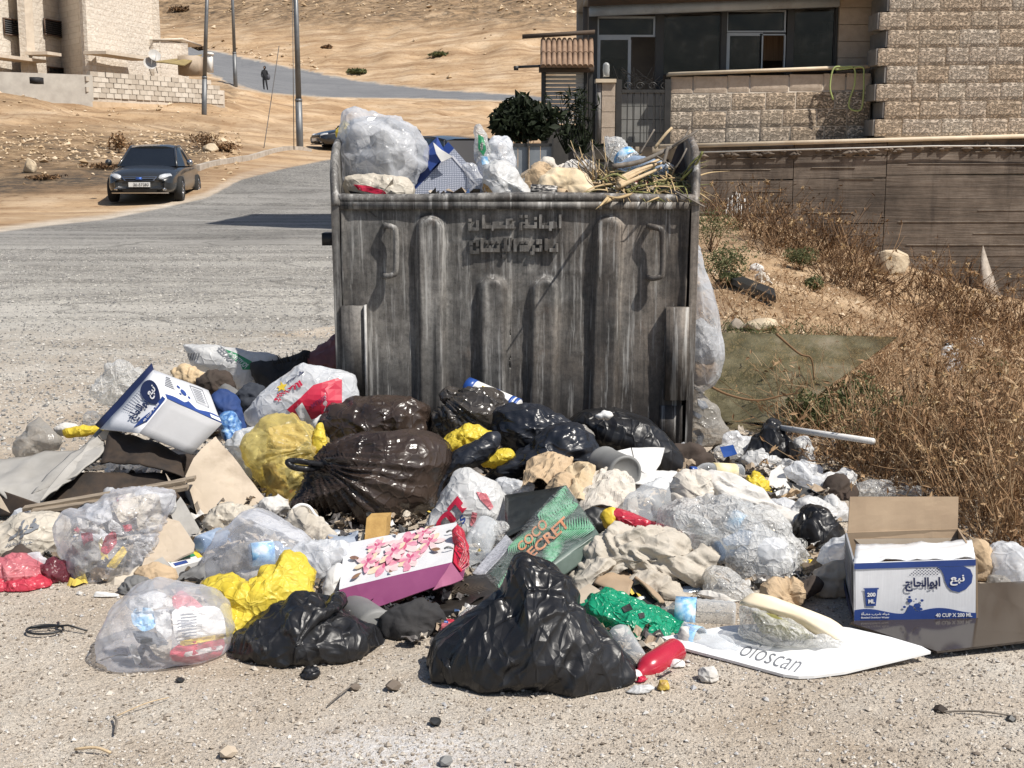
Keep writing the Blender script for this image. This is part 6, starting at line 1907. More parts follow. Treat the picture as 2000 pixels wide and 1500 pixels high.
print_poly([[(0.62,0.36),(0.86,0.36),(0.86,0.38),(0.62,0.38)],[(0.62,0.88),(0.86,0.88),(0.86,0.90),(0.62,0.90)],[(0.62,0.38),(0.63,0.38),(0.63,0.88),(0.62,0.88)],[(0.85,0.38),(0.86,0.38),(0.86,0.88),(0.85,0.88)]]+[[(0.65,0.44+.06*k),(0.82,0.44+.06*k),(0.82,0.46+.06*k),(0.65,0.46+.06*k)]for k in range(7)],f_top,P_GREYI,wb,'table_print',0.004)
print_poly([[(0.80,0.02),(0.98,0.02),(0.98,0.12),(0.80,0.12)]],f_top,P_WINK,wb,'barcode_print',0.006)
rub('blue_wrap','dark blue cloth wrap right of the tipped water carton','cloth',[(418,776),(436,764),(460,776),(472,820),(476,858),(448,862),(428,826)],5.3,0.06,C_BLUE,50,wr=0.010)
o=rub('blue_speckled_bag','bright blue speckled plastic bag below the blue wrap','plastic bag',[(432,812),(452,806),(466,826),(470,858),(448,868),(434,846)],5.15,0.05,M('speckled_blue',[(0.02,0.07,0.26),(0.10,0.24,0.50),(0.30,0.45,0.65)],60,0.35,0.4),51,wr=0.010,n=50,rings=12)
rub('clear_wrap','crumpled clear film left of the tipped water carton','plastic film',[(180,768),(205,742),(214,716),(240,708),(262,722),(290,730),(284,768),(250,790),(206,788)],5.35,0.07,B_CRINK,52,wr=0.022,wf=10,n=100,rings=24,edge=.006)
rub('domed_clear_lid','clear domed cup lid beside the tipped carton','lid',[(164,826),(166,808),(184,804),(200,814),(198,832),(180,836)],5.35,0.035,B_CLEAR,53,wr=0.004,n=40,rings=10)
rub('grey_film','peaked grey clear film behind the grey board','plastic film',[(34,884),(50,846),(78,818),(96,832),(116,862),(90,880),(50,896)],5.15,0.06,B_HAZE,54,wr=0.014,wf=8,n=70,rings=16)
rub('yellow_scraps','yellow and white wrapper scraps behind the grey board','wrapper',[(126,842),(150,834),(196,832),(200,842),(160,852),(132,852)],5.25,0.02,B_YELLOW,55,wr=0.010,n=44,rings=8)
rub('white_tissue','small white tissue lying beside the yellow wrapper scraps','tissue',[(108,838),(128,828),(152,832),(146,844),(118,848)],5.3,0.02,C_WHITE,56,wr=0.010,n=40,rings=8)
gc=empty('torn_grey_carton',at(180,1000,4.85),'torn grey carton with a shade-painted dark inside lying open at the far left','carton')
sheet('outer_flap',[(-40,955,4.75),(75,985,4.62),(205,870,5.0),(-40,905,5.15)],P_CARDG,parent=gc,warp=0.022,wf=4,nx=20,ny=16,seed=3,thick=0.006)
sheet('folded_edge',[(78,978,4.60),(112,958,4.66),(208,888,4.98),(200,838,5.12)],P_CARDG,parent=gc,warp=0.014,wf=5,seed=4,thick=0.006)
sheet('upper_panel',[(60,960,4.70),(150,930,4.75),(206,880,4.95),(196,836,5.15)],P_CARDG,parent=gc,warp=0.012,wf=5,seed=5,thick=0.006)
sheet('inner_flap',[(196,905,4.86),(362,938,4.80),(352,892,4.98),(214,846,5.05)],P_CARDD,parent=gc,warp=0.016,wf=6,seed=6,nx=18,thick=0.006,bow=(0.03,0))
slab('brown_tear',[(192,850,5.06),(208,836,5.08),(240,838,5.04),(222,856,5.02),(198,858,5.04)],P_CARDP,parent=gc)
sheet('inside_back',[(90,985,4.72),(362,975,4.72),(358,925,4.86),(150,925,4.84)],P_CARDD,parent=gc,warp=0.012,seed=7,thick=0.005)
sheet('inside_side',[(-20,1010,4.68),(60,1005,4.62),(80,985,4.62),(-20,950,4.76)],P_CARDD,parent=gc,warp=0.01,seed=8,thick=0.005)
sheet('floor_panel',[(20,1004,4.64),(370,985,4.66),(370,950,4.9),(60,960,4.95)],P_CARDD,parent=gc,warp=0.006,seed=9,thick=0.005)
slab('pale_corner',[(0,968,4.60),(20,1002,4.58),(0,992,4.58)],P_CARDP,parent=gc)
sl=empty('broken_frame',at(200,985,4.55),'broken frame of thin grey wooden slats lying below the torn carton','wooden frame')
for k,(a,b)in enumerate((((44,1000,4.50),(362,946,4.62)),((60,1006,4.48),(240,980,4.55)),((180,990,4.52),(366,958,4.60)),((300,958,4.62),(380,940,4.66)))):
 p,q=at(*a),at(*b)
 MB().obox(p,q-p,(0,0.03,0.004),(0,-0.004,0.013)).put('slat',W_OLD,sl,smooth=False)
cb=empty('round_topped_cardboard',at(440,1035,4.62),'stained brown cardboard sheet standing with a rounded top, left centre','cardboard')
slab('sheet',[(362,930,4.74),(378,896,4.80),(400,870,4.86),(421,853,4.90),(446,880,4.90),(482,926,4.82),(520,975,4.74),(470,1008,4.62),(420,1034,4.54),(400,1040,4.54),(384,1000,4.62)],P_CARDP,0.008,parent=cb)
sheet('folded_side',[(362,930,4.75),(400,1040,4.53),(386,1046,4.62),(350,960,4.85)],P_CARDG,parent=cb,warp=0.005,thick=0.005)
sheet('crease_edge',[(380,985,4.60),(402,1042,4.51),(408,1040,4.50),(386,978,4.60)],P_CARDP,parent=cb,warp=0.002,thick=0.004)
slab('grey_cardboard',[(332,1000,4.50),(352,968,4.56),(388,1030,4.42),(400,1052,4.36),(376,1068,4.32),(350,1050,4.36)],P_CARDG,0.006,'grey-brown cardboard wedge between the frame and the rounded cardboard','cardboard')
slab('torn_splinter',[(323,924,4.66),(346,958,4.60),(336,962,4.60)],P_CARDP,0.005,'thin torn cardboard splinter pointing up by the wooden frame','cardboard')
slab('tan_cardboard',[(316,1010,4.22),(350,1018,4.20),(380,1062,4.08),(378,1078,4.05),(330,1100,3.98),(286,1130,3.92),(272,1120,3.95)],P_CARDP,0.006,'plain tan cardboard triangle right of the stuffed clear bag','cardboard')
rub('dark_brown_bag','crumpled dark brown bin bag lying against the container, left','bin bag',[(628,836),(650,806),(690,786),(740,784),(800,778),(832,800),(846,846),(800,862),(730,880),(660,888),(630,866)],5.25,0.14,B_BROWN,61,wr=0.020,wf=7,n=120,rings=28)
o=rub('shiny_grey_bag','shiny grey-black bin bag with a tied end against the container, centre','bin bag',[(842,824),(862,800),(884,782),(918,766),(960,770),(990,790),(1000,830),(960,862),(900,866),(860,852)],5.25,0.15,B_GREYB,62,wr=0.012,wf=7,aniso=(0.9,0.45),n=120,rings=28,knot=(862,775),kn=24,kr=0.010)
blob('tied_end',[(862,772),(876,758),(894,762),(904,776),(888,786),(868,786)],5.28,0.035,B_GREYB,parent=o,wr=0.010,wf=16,seed=63,floor=False,n=40,rings=10)
bottle('blue_white_bottle',at(912,755,5.40),at(1012,798,5.30),0.040,X_WHITE,'blue and white cleaner bottle lying on the grey-black bag',band=(0.0,0.16,X_BLUE),style='jar')
b_=bpy.data.objects['blue_white_bottle']
for t0,t1,m_ in((0.24,0.50,P_YEL),(0.52,0.58,X_BLUE),(0.84,0.90,X_BLUE),(0.93,0.99,X_BLUE)):
 p0_,p1_=at(912,755,5.40),at(1012,798,5.30)
 if t0==0.24:
  n_=np.array([0.1,-0.8,0.55]);n_/=np.linalg.norm(n_)
  V,F=patch_vf([p0_+(p1_-p0_)*.28+n_*.0405+(0,0,-.012),p0_+(p1_-p0_)*.46+n_*.0405+(0,0,-.012),p0_+(p1_-p0_)*.46+n_*.0405+(0,0,.012),p0_+(p1_-p0_)*.28+n_*.0405+(0,0,.012)],4,4,0.002)
  put('yellow_print',V,F,P_YEL,b_)
 else:
  V,F=lathe_vf(p0_+(p1_-p0_)*t0,p0_+(p1_-p0_)*t1,[(0,.0402),(0,.0412),(1,.0412),(1,.0402)],22)
  put('stripe',V,F[:-2],m_,b_)
rub('yellow_bag_lump','small yellow plastic bag wedged under the grey-black bag','plastic bag',[(870,866),(882,846),(910,836),(944,838),(960,850),(930,872),(896,884),(876,880)],4.98,0.06,B_YELLOW,64,wr=0.010,wf=12,n=70,rings=16)
rub('yellow_corner','yellow corner showing between two black bags','plastic bag',[(938,900),(960,884),(996,880),(1004,892),(972,910),(944,912)],4.86,0.035,B_YELLOW,65,wr=0.008,n=44,rings=10)
rub('black_bag','black bin bag against the container, right behind the large blue-black one','bin bag',[(962,838),(972,806),(1000,796),(1050,800),(1090,812),(1122,836),(1110,868),(1050,880),(990,876)],5.15,0.12,B_NAVY,66,wr=0.016,wf=7,n=110,rings=26)
o=rub('long_black_bag','long smooth black bin bag lying against the container foot, right','bin bag',[(1108,826),(1140,806),(1200,802),(1262,820),(1300,850),(1332,896),(1340,924),(1320,934),(1270,930),(1210,890),(1150,868)],5.30,0.14,B_BLACK,67,wr=0.010,wf=5,big=.06,aniso=(0.8,0.5),n=120,rings=28)
blob('white_bit',[(1164,812),(1178,806),(1194,810),(1184,818),(1168,820)],5.20,0.02,X_WHITE,parent=o,seed=68,floor=False,n=30,rings=6)  # small white plastic lump set on the black bag
rub('twisted_black_bag','twisted arm of black plastic lying diagonally over the yellow corner','bin bag',[(826,932),(850,912),(900,880),(940,858),(972,846),(976,866),(950,896),(900,912),(862,934),(850,965),(832,990),(820,960)],4.72,0.07,B_NAVY,69,wr=0.014,wf=9,n=120,rings=22)
rub('large_navy_bag','large blue-black bin bag in the centre of the heap','bin bag',[(950,930),(985,900),(1030,880),(1070,846),(1110,832),(1150,848),(1168,880),(1164,924),(1110,930),(1060,916),(1000,930),(966,938)],4.92,0.15,B_NAVY,70,wr=0.018,wf=8,n=130,rings=30)
rub('small_pale_disc','pale round lid tucked between the blue-black and the long black bag','lid',[(1124,838),(1140,830),(1158,846),(1160,862),(1148,862),(1132,850)],5.05,0.03,B_HAZE,71,wr=0.003,n=40,rings=8)
o=rub('big_brown_bag','big glossy brown-black bin bag with a tied loop, centre left of the heap','bin bag',[(568,1000),(592,960),(606,920),(640,882),(700,856),(770,846),(840,850),(876,870),(884,904),(862,950),(846,990),(800,1024),(740,1040),(680,1020),(630,1002),(590,1000)],4.68,0.24,B_BROWN,72,wr=0.010,wf=5,big=.03,jag=.01,aniso=(0.97,0.22),knot=(624,908),kn=44,kr=0.016,n=180,rings=44,ctr=(740,940))
V,F=tube_vf(curve_pts([at(628,912,4.60),at(600,916,4.55),at(572,912,4.52),at(562,902,4.52),at(580,900,4.53),at(606,904,4.55),at(628,908,4.58)],30),[.010]*6+[.012]*18+[.010]*7 if False else 0.011,8)
put('tied_loop',V,F,B_BLACK,o)
o=rub('yellow_clear_bag','see-through yellow carrier bag of rubbish with knotted handles','plastic bag',[(478,874),(500,846),(524,818),(570,815),(604,838),(640,874),(634,896),(606,930),(600,962),(572,990),(530,972),(506,930)],4.92,0.15,B_PALEY,73,wr=0.014,wf=7,knot=(622,884),kn=22,kr=0.010,n=120,rings=30)
for i,(ol,m_,nm)in enumerate((([(512,908),(536,902),(546,930),(580,985),(546,975),(520,945)],P_KRAFT,'brown_carton'),([(524,836),(580,826),(604,856),(566,884),(534,868)],P_CARDP,'tan_packet'),([(556,914),(598,915),(592,955),(566,956)],P_GREYI,'grey_packet'),([(566,924),(574,918),(596,938),(586,946)],X_WHITE,'white_wrapper'),([(506,880),(522,872),(516,900),(500,900)],C_WHITE,'white_wrapper'))):
 inner(nm,ol,o,m_,0.012+.004*(i%3),i)
blob('knot',[(612,880),(618,832),(630,828),(634,850),(640,872),(634,894)],4.90,0.03,B_YELLOW,parent=o,wr=0.006,seed=77,floor=False,n=44,rings=10)
rub('milky_bag_end','milky bag end showing left of the yellow see-through bag','plastic bag',[(440,872),(462,846),(494,836),(520,850),(512,900),(490,934),(462,900)],5.05,0.08,B_MILKY,78,wr=0.014,n=80,rings=18)
wc=empty('white_folded_card',at(1230,935,4.80),'folded sheet of white card with a raised point below the long black bag','card')
slab('left_leaf',[(1168,900,4.80),(1190,884,4.84),(1232,876,4.88),(1242,912,4.74),(1210,905,4.76)],P_WHITE,0.004,parent=wc)
slab('right_leaf',[(1234,876,4.88),(1298,878,4.86),(1290,905,4.78),(1270,932,4.68),(1244,914,4.73)],P_WHITE,0.004,parent=wc)
gt=empty('grey_tin',at(1210,945,4.66),'dull grey round tin lying below the white folded card','tin')
V,F=lathe_vf(at(1178,905,4.80),at(1222,925,4.62),[(0,.050),(0,.062),(.04,.066),(.08,.063),(.92,.063),(.96,.066),(1,.062),(1,.054),(.97,.052),(.97,.01)],30)
put('can',V,F,X_GREY,gt)
for nm,lb,ct,c,m_,sd in(('brown_paper_bag','crumpled brown paper bag under the large blue-black bag','paper bag',[(1016,964,4.55),(1112,964,4.56),(1120,896,4.82),(1034,906,4.82)],P_KRAFT,1),('yellowed_papers','yellowed crumpled papers right of the brown paper bag','paper',[(1096,992,4.42),(1162,994,4.42),(1162,926,4.70),(1106,924,4.72)],paper('yellowed_paper',[(0.44,0.33,0.20),(0.58,0.48,0.34)],9,None,11,0.5),2),('cream_paper_bag','cream crumpled paper bag below the grey tin','paper bag',[(1128,1010,4.38),(1248,1006,4.40),(1230,936,4.66),(1144,926,4.68)],C_PAPER,3),('kraft_wrap','creased kraft wrap tucked between the cream paper bag and the brown paper bag','paper',[(1060,980,4.5),(1130,1000,4.42),(1150,960,4.56),(1090,940,4.62)],P_KRAFT,5)):
 sheet(nm,c,m_,lb,ct,warp=.034,wf=9,nx=34,ny=26,seed=sd,thick=.003,smooth=False,bow=(.03,.03))
sheet('ribbed_card',[(1236,948,4.62),(1330,962,4.58),(1322,926,4.74),(1250,912,4.76)],P_WHITE,'ribbed off-white card right of the grey tin','card',warp=0.012,wf=9,seed=8,thick=0.004)
o=rub('white_sheet_cloth','long dirty white sheet trailing down to the right of the heap','sheet',[(1330,938),(1360,920),(1410,926),(1460,946),(1510,976),(1556,1010),(1584,1040),(1562,1060),(1520,1052),(1470,1020),(1420,1000),(1390,980),(1350,990),(1340,962)],4.55,0.05,C_WHITE,83,wr=0.026,wf=13,aniso=(0.85,0.5),cloth=True,n=150,rings=26)
rub('grey_paper_ball','grey-brown crumpled paper under the left end of the dirty white sheet','paper',[(1316,980),(1332,946),(1366,940),(1384,962),(1376,990),(1340,1000)],4.45,0.06,C_PAPER,84,wr=0.020,wf=12,n=80,rings=20)
bottle('juice_bottle',at(1448,922,5.15),at(1352,918,5.05),0.032,X_PET,'clear bottle with a blue cap and a yellow label behind the dirty white sheet',cap=X_BLUE,band=(0.15,0.6,M('pale_yellow_label',[(0.66,0.56,0.30),(0.74,0.68,0.5)],20)))
rub('yellow_net_bag','crumpled yellow bag at the right behind the dirty white sheet','plastic bag',[(1456,938),(1474,924),(1494,940),(1504,962),(1484,966),(1464,954)],4.95,0.04,B_YELLOW,85,wr=0.014,wf=14,n=60,rings=14)
o=rub('upright_black_bag','black bag standing upright at the right edge of the heap by the white tube','bin bag',[(1452,886),(1468,862),(1502,826),(1524,834),(1552,874),(1550,902),(1516,916),(1484,930),(1464,908)],5.45,0.10,B_BLACK,86,wr=0.014,wf=7,n=110,rings=26)
MB().tube([at(1514,834,5.50),at(1706,862,5.05)],0.0125,10).put('white_tube',X_WHITE,label='straight white plastic tube lying on the weeds at the right',cat='tube')
rub('white_plastic_scrap','tall white plastic scrap hanging in the weeds behind the upright black bag','plastic scrap',[(1556,862),(1574,858),(1584,880),(1588,915),(1570,920),(1560,890)],5.75,0.03,B_WHITE,87,wr=0.014,n=60,rings=14)
slab('white_wedge_card',[(1494,960,5.0),(1506,920,5.12),(1524,906,5.18),(1552,972,4.92),(1534,975,4.90)],P_WHITE,0.006,'white wedge of card below the upright black bag','card')
rub('pale_blue_film','pale blue-white crumpled film right of the white wedge card','plastic film',[(1534,918),(1560,906),(1584,930),(1620,952),(1640,968),(1600,976),(1560,950)],5.10,0.04,B_MILKY,88,wr=0.014,wf=10,n=80,rings=16)
slab('black_card',[(1536,940,4.98),(1580,955,4.95),(1618,974,4.90),(1560,972,4.92)],X_BLACK,0.006,'flat black card on the pale blue film','card')
rub('green_white_scrap','flat green and white leaflet scrap near the cardboard flap','leaflet',[(1618,966),(1640,955),(1672,958),(1660,970),(1630,974)],5.05,0.015,M('leaflet_print',[(0.62,0.62,0.60),(0.68,0.66,0.62),(0.10,0.3,0.2)],22),89,n=44,rings=8)
for i,(ol,lb)in enumerate((([(1652,965),(1680,946),(1730,940),(1750,968),(1700,980)],'clear plastic bag lying behind the cardboard flap, left one'),([(1752,966),(1768,952),(1796,958),(1792,976),(1764,978)],'clear plastic bag lying behind the cardboard flap, right one'))):
 rub('clear_scrap_bag',lb,'plastic bag',ol,5.05,0.05,B_CRINK,90+i,wr=0.014,n=70,rings=16)
rub('blue_label_scrap','scrap of clear bottle with a blue label at the container right foot','bottle',[(1396,880),(1414,866),(1446,872),(1452,892),(1424,900),(1400,898)],5.45,0.03,B_CRINK,92,wr=0.010,n=50,rings=12)
slab('blue_label',[(1406,872,5.39),(1432,868,5.39),(1440,886,5.36),(1414,892,5.36)],X_BLUE,0.003,'torn blue label beside the container right foot','label')
# -- front half of the heap
o=rub('bread_bag','printed cream bread bag with grey script at the left edge of the heap','bread bag',[(-20,1050),(20,1018),(60,1004),(110,1004),(134,1022),(128,1060),(122,1090),(92,1112),(40,1106),(-20,1098)],4.22,0.12,B_CREAM,101,wr=0.010,wf=7,big=.08,n=100,rings=24)
skin_text('خبز',o,((14,1056),(70,1050),(82,1010),(40,1016)),P_GREYI,0.05,0.005)
skin_text('خبز الخير',o,((10,1068),(62,1064),(66,1054),(12,1058)),P_GREYI,0.03,0.005)
o=rub('pink_bag','crumpled red and pink bag on the ground at the left edge','plastic bag',[(-30,1160),(-30,1100),(20,1092),(50,1086),(76,1102),(98,1132),(92,1148),(40,1156)],3.98,0.09,B_PINK,102,wr=0.014,wf=8,n=90,rings=22)
blob('red_lower_fold',[(-30,1162),(-30,1138),(30,1134),(80,1130),(100,1140),(94,1152),(40,1160)],3.92,0.07,B_RED,parent=o,wr=0.012,seed=103,n=70,rings=14)
rub('dark_red_bag','dark red see-through bag in the shade between the pink bag and the stuffed bag','plastic bag',[(84,1140),(86,1110),(110,1090),(140,1096),(150,1140),(120,1150)],4.05,0.07,film('dark_red_film',(0.22,0.05,0.07),(0.4,0.8),0.25,14,0.5,(0.8,0.6,0.6)),104,wr=0.012)
o=rub('stuffed_clear_bag','large clear bag stuffed with white and pink wrappers, left front','plastic bag',[(116,1050),(134,1006),(172,996),(214,974),(262,958),(306,956),(336,964),(322,1000),(314,1040),(300,1090),(282,1128),(240,1152),(190,1158),(160,1140),(136,1098)],4.06,0.20,B_SMOOTH,105,wr=0.012,wf=6,big=.08,n=150,rings=36,knot=(285,1048),kn=26,kr=0.008)
for i,(ol,m_,nm)in enumerate((([(172,992),(210,976),(220,1012),(190,1026),(168,1010)],B_WHITE,'white_wrapper'),([(214,975),(262,962),(272,1004),(236,1022)],B_CREAM,'cream_wrapper'),([(264,970),(310,964),(316,1024),(270,1034)],B_CREAM,'cream_wrapper'),([(226,972),(246,968),(248,988),(230,992)],B_PINK,'pink_wrapper'),([(158,1042),(180,1040),(182,1064),(164,1066)],B_PINK,'pink_wrapper'),([(206,1048),(226,1034),(228,1062),(208,1084),(196,1076)],B_RED,'red_wrapper'),([(240,1026),(256,1024),(258,1036),(244,1038)],B_RED,'red_wrapper'),([(208,1106),(240,1066),(248,1078),(226,1110)],P_YEL,'yellow_wrapper'),([(140,1060),(190,1056),(198,1100),(150,1126)],P_CARDG,'grey_wrapper'),([(262,1052),(304,1050),(294,1100),(258,1104)],B_WHITE,'white_wrapper'),([(176,1106),(206,1112),(200,1146),(180,1150)],P_KRAFT,'brown_wrapper'),([(214,1112),(256,1108),(250,1142),(212,1150)],C_WHITE,'white_wrapper'),([(150,1010),(192,1026),(196,1044),(160,1038)],C_WHITE,'white_wrapper'),([(214,1012),(236,1026),(240,1046),(212,1036)],B_WHITE,'white_wrapper'))):
 inner(nm,ol,o,m_,0.012+0.005*(i%4),i)
rub('white_flag_scrap','white plastic scrap with a round hole above the stuffed clear bag','plastic scrap',[(262,966),(276,954),(306,964),(338,968),(340,990),(330,1000),(300,984),(270,980)],4.30,0.025,B_WHITE,106,wr=0.010,n=60,rings=12)
rub('black_net_scrap','small black plastic scrap beside the top of the stuffed clear bag','plastic scrap',[(150,996),(168,982),(188,980),(184,996),(164,1004)],4.25,0.03,B_BLACK,107,wr=0.012,n=50,rings=12)
rub('white_card_scraps','small white card scraps on the ground under the stuffed clear bag','card',[(183,1168),(188,1156),(232,1160),(230,1168),(200,1171)],3.82,0.008,P_WHITE,108,wr=0.003,n=44,rings=8)
rub('grey_rag_foot','dark grey rag at the foot of the stuffed clear bag','rag',[(232,1150),(250,1130),(290,1128),(300,1150),(270,1166),(240,1166)],3.86,0.05,C_GREYC,109,wr=0.012)
rub('cream_liner_bag','cream-white crumpled bag standing behind the small water bottle','plastic bag',[(402,1036),(408,1010),(432,990),(470,986),(494,996),(490,1014),(460,1040),(430,1050)],4.42,0.06,B_CREAM,110,wr=0.012,wf=9,n=90,rings=20)
bottle('small_water_bottle',at(388,1064,4.12),at(446,1040,4.22),0.030,X_PETB,'small bluish ribbed water bottle lying left of the smoky clear bag',crush=0.003)
sc_=empty('small_snack_carton',at(335,1120,4.0),'small green and white snack carton lying open left of the grey cloth','carton')
A_,B_,C_=at(322,1092,4.02),at(384,1076,4.14),at(338,1110,3.94)
MB().obox(A_,B_-A_,C_-A_,(0.0,0.02,-0.05)).put('box',P_WHITE,sc_,smooth=False)
fn=quad_fn(C_,C_+B_-A_,B_,A_,0.003)
print_poly([[(0.05,.55),(.85,.55),(.85,.95),(.05,.95)]],fn,P_GREEN,sc_,'green_print');print_poly([[(.85,.3),(1,.3),(1,1),(.85,1)]],fn,P_YEL,sc_,'yellow_print');print_text('SNACK',fn,.1,.12,.7,.45,P_NAVY,sc_)if False else print_poly([[(.1,.12),(.5,.12),(.5,.4),(.1,.4)]],fn,P_BLUE,sc_,'blue_print')
slab('open_end',[(300,1098,3.98),(318,1090,4.0),(340,1112,3.93),(322,1120,3.90)],P_CARDG,0.004,parent=sc_)
rub('kraft_scrap','small torn kraft paper scrap below the open snack carton','paper',[(282,1122),(300,1112),(326,1126),(324,1136),(296,1138)],3.92,0.02,P_KRAFT,111,wr=0.010,n=44,rings=8)
rub('grey_tshirt','grey cloth with soft vertical folds left of the smoky clear bag','cloth',[(326,1144),(346,1114),(378,1094),(414,1086),(432,1110),(430,1150),(380,1156)],3.98,0.08,C_GREYC,112,wr=0.02,wf=10,cloth=True,aniso=(0.15,1),n=90,rings=20)
o=rub('smoky_clear_bag','smoky clear plastic bag with a water bottle inside, left of the flowered gift bag','plastic bag',[(402,1130),(410,1084),(440,1040),(476,1008),(510,1000),(546,1018),(592,1050),(618,1080),(612,1130),(560,1160),(480,1164),(420,1160)],4.02,0.16,B_HAZE if False else B_SMOOTH,113,wr=0.009,wf=5,big=.08,n=130,rings=30)
bottle('water_bottle_inside',at(486,1084,3.93),at(566,1076,3.97),0.036,X_PETB,'',parent=o,band=(0.05,0.6,X_WATER))
blob('white_paper_inside',[(470,1120),(540,1110),(590,1120),(580,1150),(500,1156)],3.98,0.08,C_WHITE,parent=o,seed=114,n=44,rings=10)
blob('grey_liner',[(430,1100),(480,1060),(560,1070),(600,1110),(560,1140),(460,1146)],4.08,0.06,B_HAZE,parent=o,seed=115,n=50,rings=12)
sheet('white_stretched_film',[(470,1012,4.20),(604,1062,4.12),(592,1040,4.2),(490,998,4.28)],B_WHITE,'strip of white film stretched across the top of the smoky clear bag','plastic film',warp=0.012,wf=8,thick=0.003,seed=4)
rub('white_towel','white towel with a ribbed hem behind the smoky clear bag','towel',[(498,1000),(508,980),(540,974),(566,972),(572,996),(556,1012),(520,1012)],4.5,0.05,C_WHITE,116,wr=0.018,wf=12,cloth=True,n=80,rings=18)
shoe=empty('worn_shoe',at(606,1018,4.45),'worn grey and tan canvas shoe lying below the big brown bag','shoe')
blob('upper',[(560,1004),(576,990),(600,986),(616,996),(624,1012),(640,1026),(620,1028),(584,1020)],4.42,0.045,M('tan_canvas',[(0.20,0.17,0.13),(0.32,0.28,0.22)],14,0.9,0.3),parent=shoe,wr=0.006,seed=117,n=50,rings=12)
MB().tube(curve_pts([at(578,1012,4.36),at(572,996,4.35),at(586,986,4.36),at(604,990,4.36),at(616,1006,4.35),at(640,1026,4.36)],20),0.006,6).put('lace_edge',X_WHITE,shoe)
for k in range(4):MB().tube([at(584+7*k,1000+3*k,4.36),at(596+7*k,998+3*k,4.36)],0.004,5).put('lace',X_WHITE,shoe)
rub('beige_garment','beige-grey crumpled garment below the worn shoe','garment',[(566,1022),(590,1012),(624,1026),(644,1048),(640,1062),(600,1056),(576,1044)],4.32,0.05,C_LINEN,118,wr=0.02,wf=12,cloth=True,n=80,rings=18)
sheet('blue_grey_papers',[(634,1066,4.2),(700,1066,4.2),(700,1040,4.35),(640,1036,4.35)],M('blue_grey_paper',[(0.25,0.29,0.36),(0.36,0.40,0.47)],12,0.7),'blue-grey printed papers behind the flowered gift bag','paper',warp=0.012,wf=10,thick=0.004,seed=11)
a=at(712,1054,4.20)
MB().obox(a,at(752,1052,4.22)-a,(0.01,.06,0.0),at(716,1012,4.24)-a).put('sponge',X_FOAM,label='brown-yellow block of sponge leaning on the flowered gift bag',cat='sponge',smooth=False)
rub('white_carrier_bag','white carrier bag beside the left end of the flowered gift bag','plastic bag',[(574,1078),(600,1064),(640,1060),(676,1066),(672,1100),(660,1120),(640,1150),(606,1160),(584,1120)],4.08,0.09,B_MILKY,120,wr=0.014,wf=8,aniso=(.3,1),n=100,rings=24)
rub('grey_paper_fold','pale grey folded paper standing left of the flowered gift bag','paper',[(632,1150),(646,1112),(664,1102),(668,1150),(660,1176),(640,1176)],3.92,0.03,P_WHITE,121,wr=0.006,n=50,rings=10)
o=rub('bright_yellow_bag','bright yellow plastic bag with a raised peak between clear bag and black bag','plastic bag',[(408,1146),(426,1128),(462,1128),(488,1146),(516,1136),(520,1114),(546,1112),(562,1082),(588,1092),(604,1130),(614,1162),(590,1180),(560,1200),(524,1224),(480,1250),(446,1262),(436,1220),(430,1180)],3.62,0.10,B_YELLOW,122,wr=0.020,wf=8,n=160,rings=30,ctr=(510,1180))
rub('yellow_bag_fold','thin yellow bag end tucked behind the front clear bag','plastic bag',[(428,1200),(440,1180),(470,1186),(500,1200),(484,1246),(452,1270),(432,1260)],3.50,0.06,B_YELLOW,123,wr=0.012,n=70,rings=16)
o=rub('front_clear_bag','clear bag of household rubbish on the ground, front left','plastic bag',[(204,1280),(206,1240),(226,1196),(262,1156),(310,1136),(360,1144),(410,1156),(440,1180),(450,1220),(440,1262),(420,1284),(372,1302),(320,1320),(270,1326),(224,1312)],3.36,0.19,B_SMOOTH,124,wr=0.007,wf=5,big=.05,lean=0.25,n=150,rings=36)
for i,(ol,m_,nm)in enumerate((([(336,1196),(350,1184),(424,1184),(438,1204),(440,1252),(352,1262),(340,1240)],X_WHITE,'white_packet'),([(336,1290),(330,1274),(350,1258),(432,1244),(440,1256),(430,1282),(372,1296)],P_RED,'red_panel'),([(352,1252),(436,1238),(438,1246),(356,1262)],P_YEL,'yellow_band'),([(362,1274),(434,1260),(434,1268),(362,1284)],X_WHITE,'white_band'),([(336,1166),(354,1152),(384,1172),(404,1194),(380,1192),(340,1190)],B_PINK,'pink_wrapper'),([(256,1200),(268,1186),(296,1188),(306,1204),(302,1226),(280,1234),(260,1220)],X_WATER,'blue_wrapper'),([(300,1194),(330,1190),(336,1240),(310,1250)],B_WHITE,'white_wrapper'),([(258,1232),(300,1234),(330,1254),(320,1266),(270,1256)],P_GREYI,'grey_wrapper'),([(292,1262),(336,1248),(330,1290),(304,1280)],C_PAPER,'cream_wrapper'),([(244,1176),(296,1154),(326,1160),(316,1186),(260,1196)],B_WHITE,'white_wrapper'),([(250,1262),(262,1256),(276,1290),(266,1300)],B_WHITE,'white_wrapper'))):
 pk=inner(nm,ol,o,m_,0.024-0.007*(i in(1,2,3))-0.003*(i==2)-.004*(i==3),i)
for k in range(8):
 skin_poly([[(352+k*.6,1200+6*k),(384,1197+6*k),(384,1199.5+6*k),(352+k*.6,1203+6*k)]],o,P_GREYI,-0.005,'text_line',4,2)
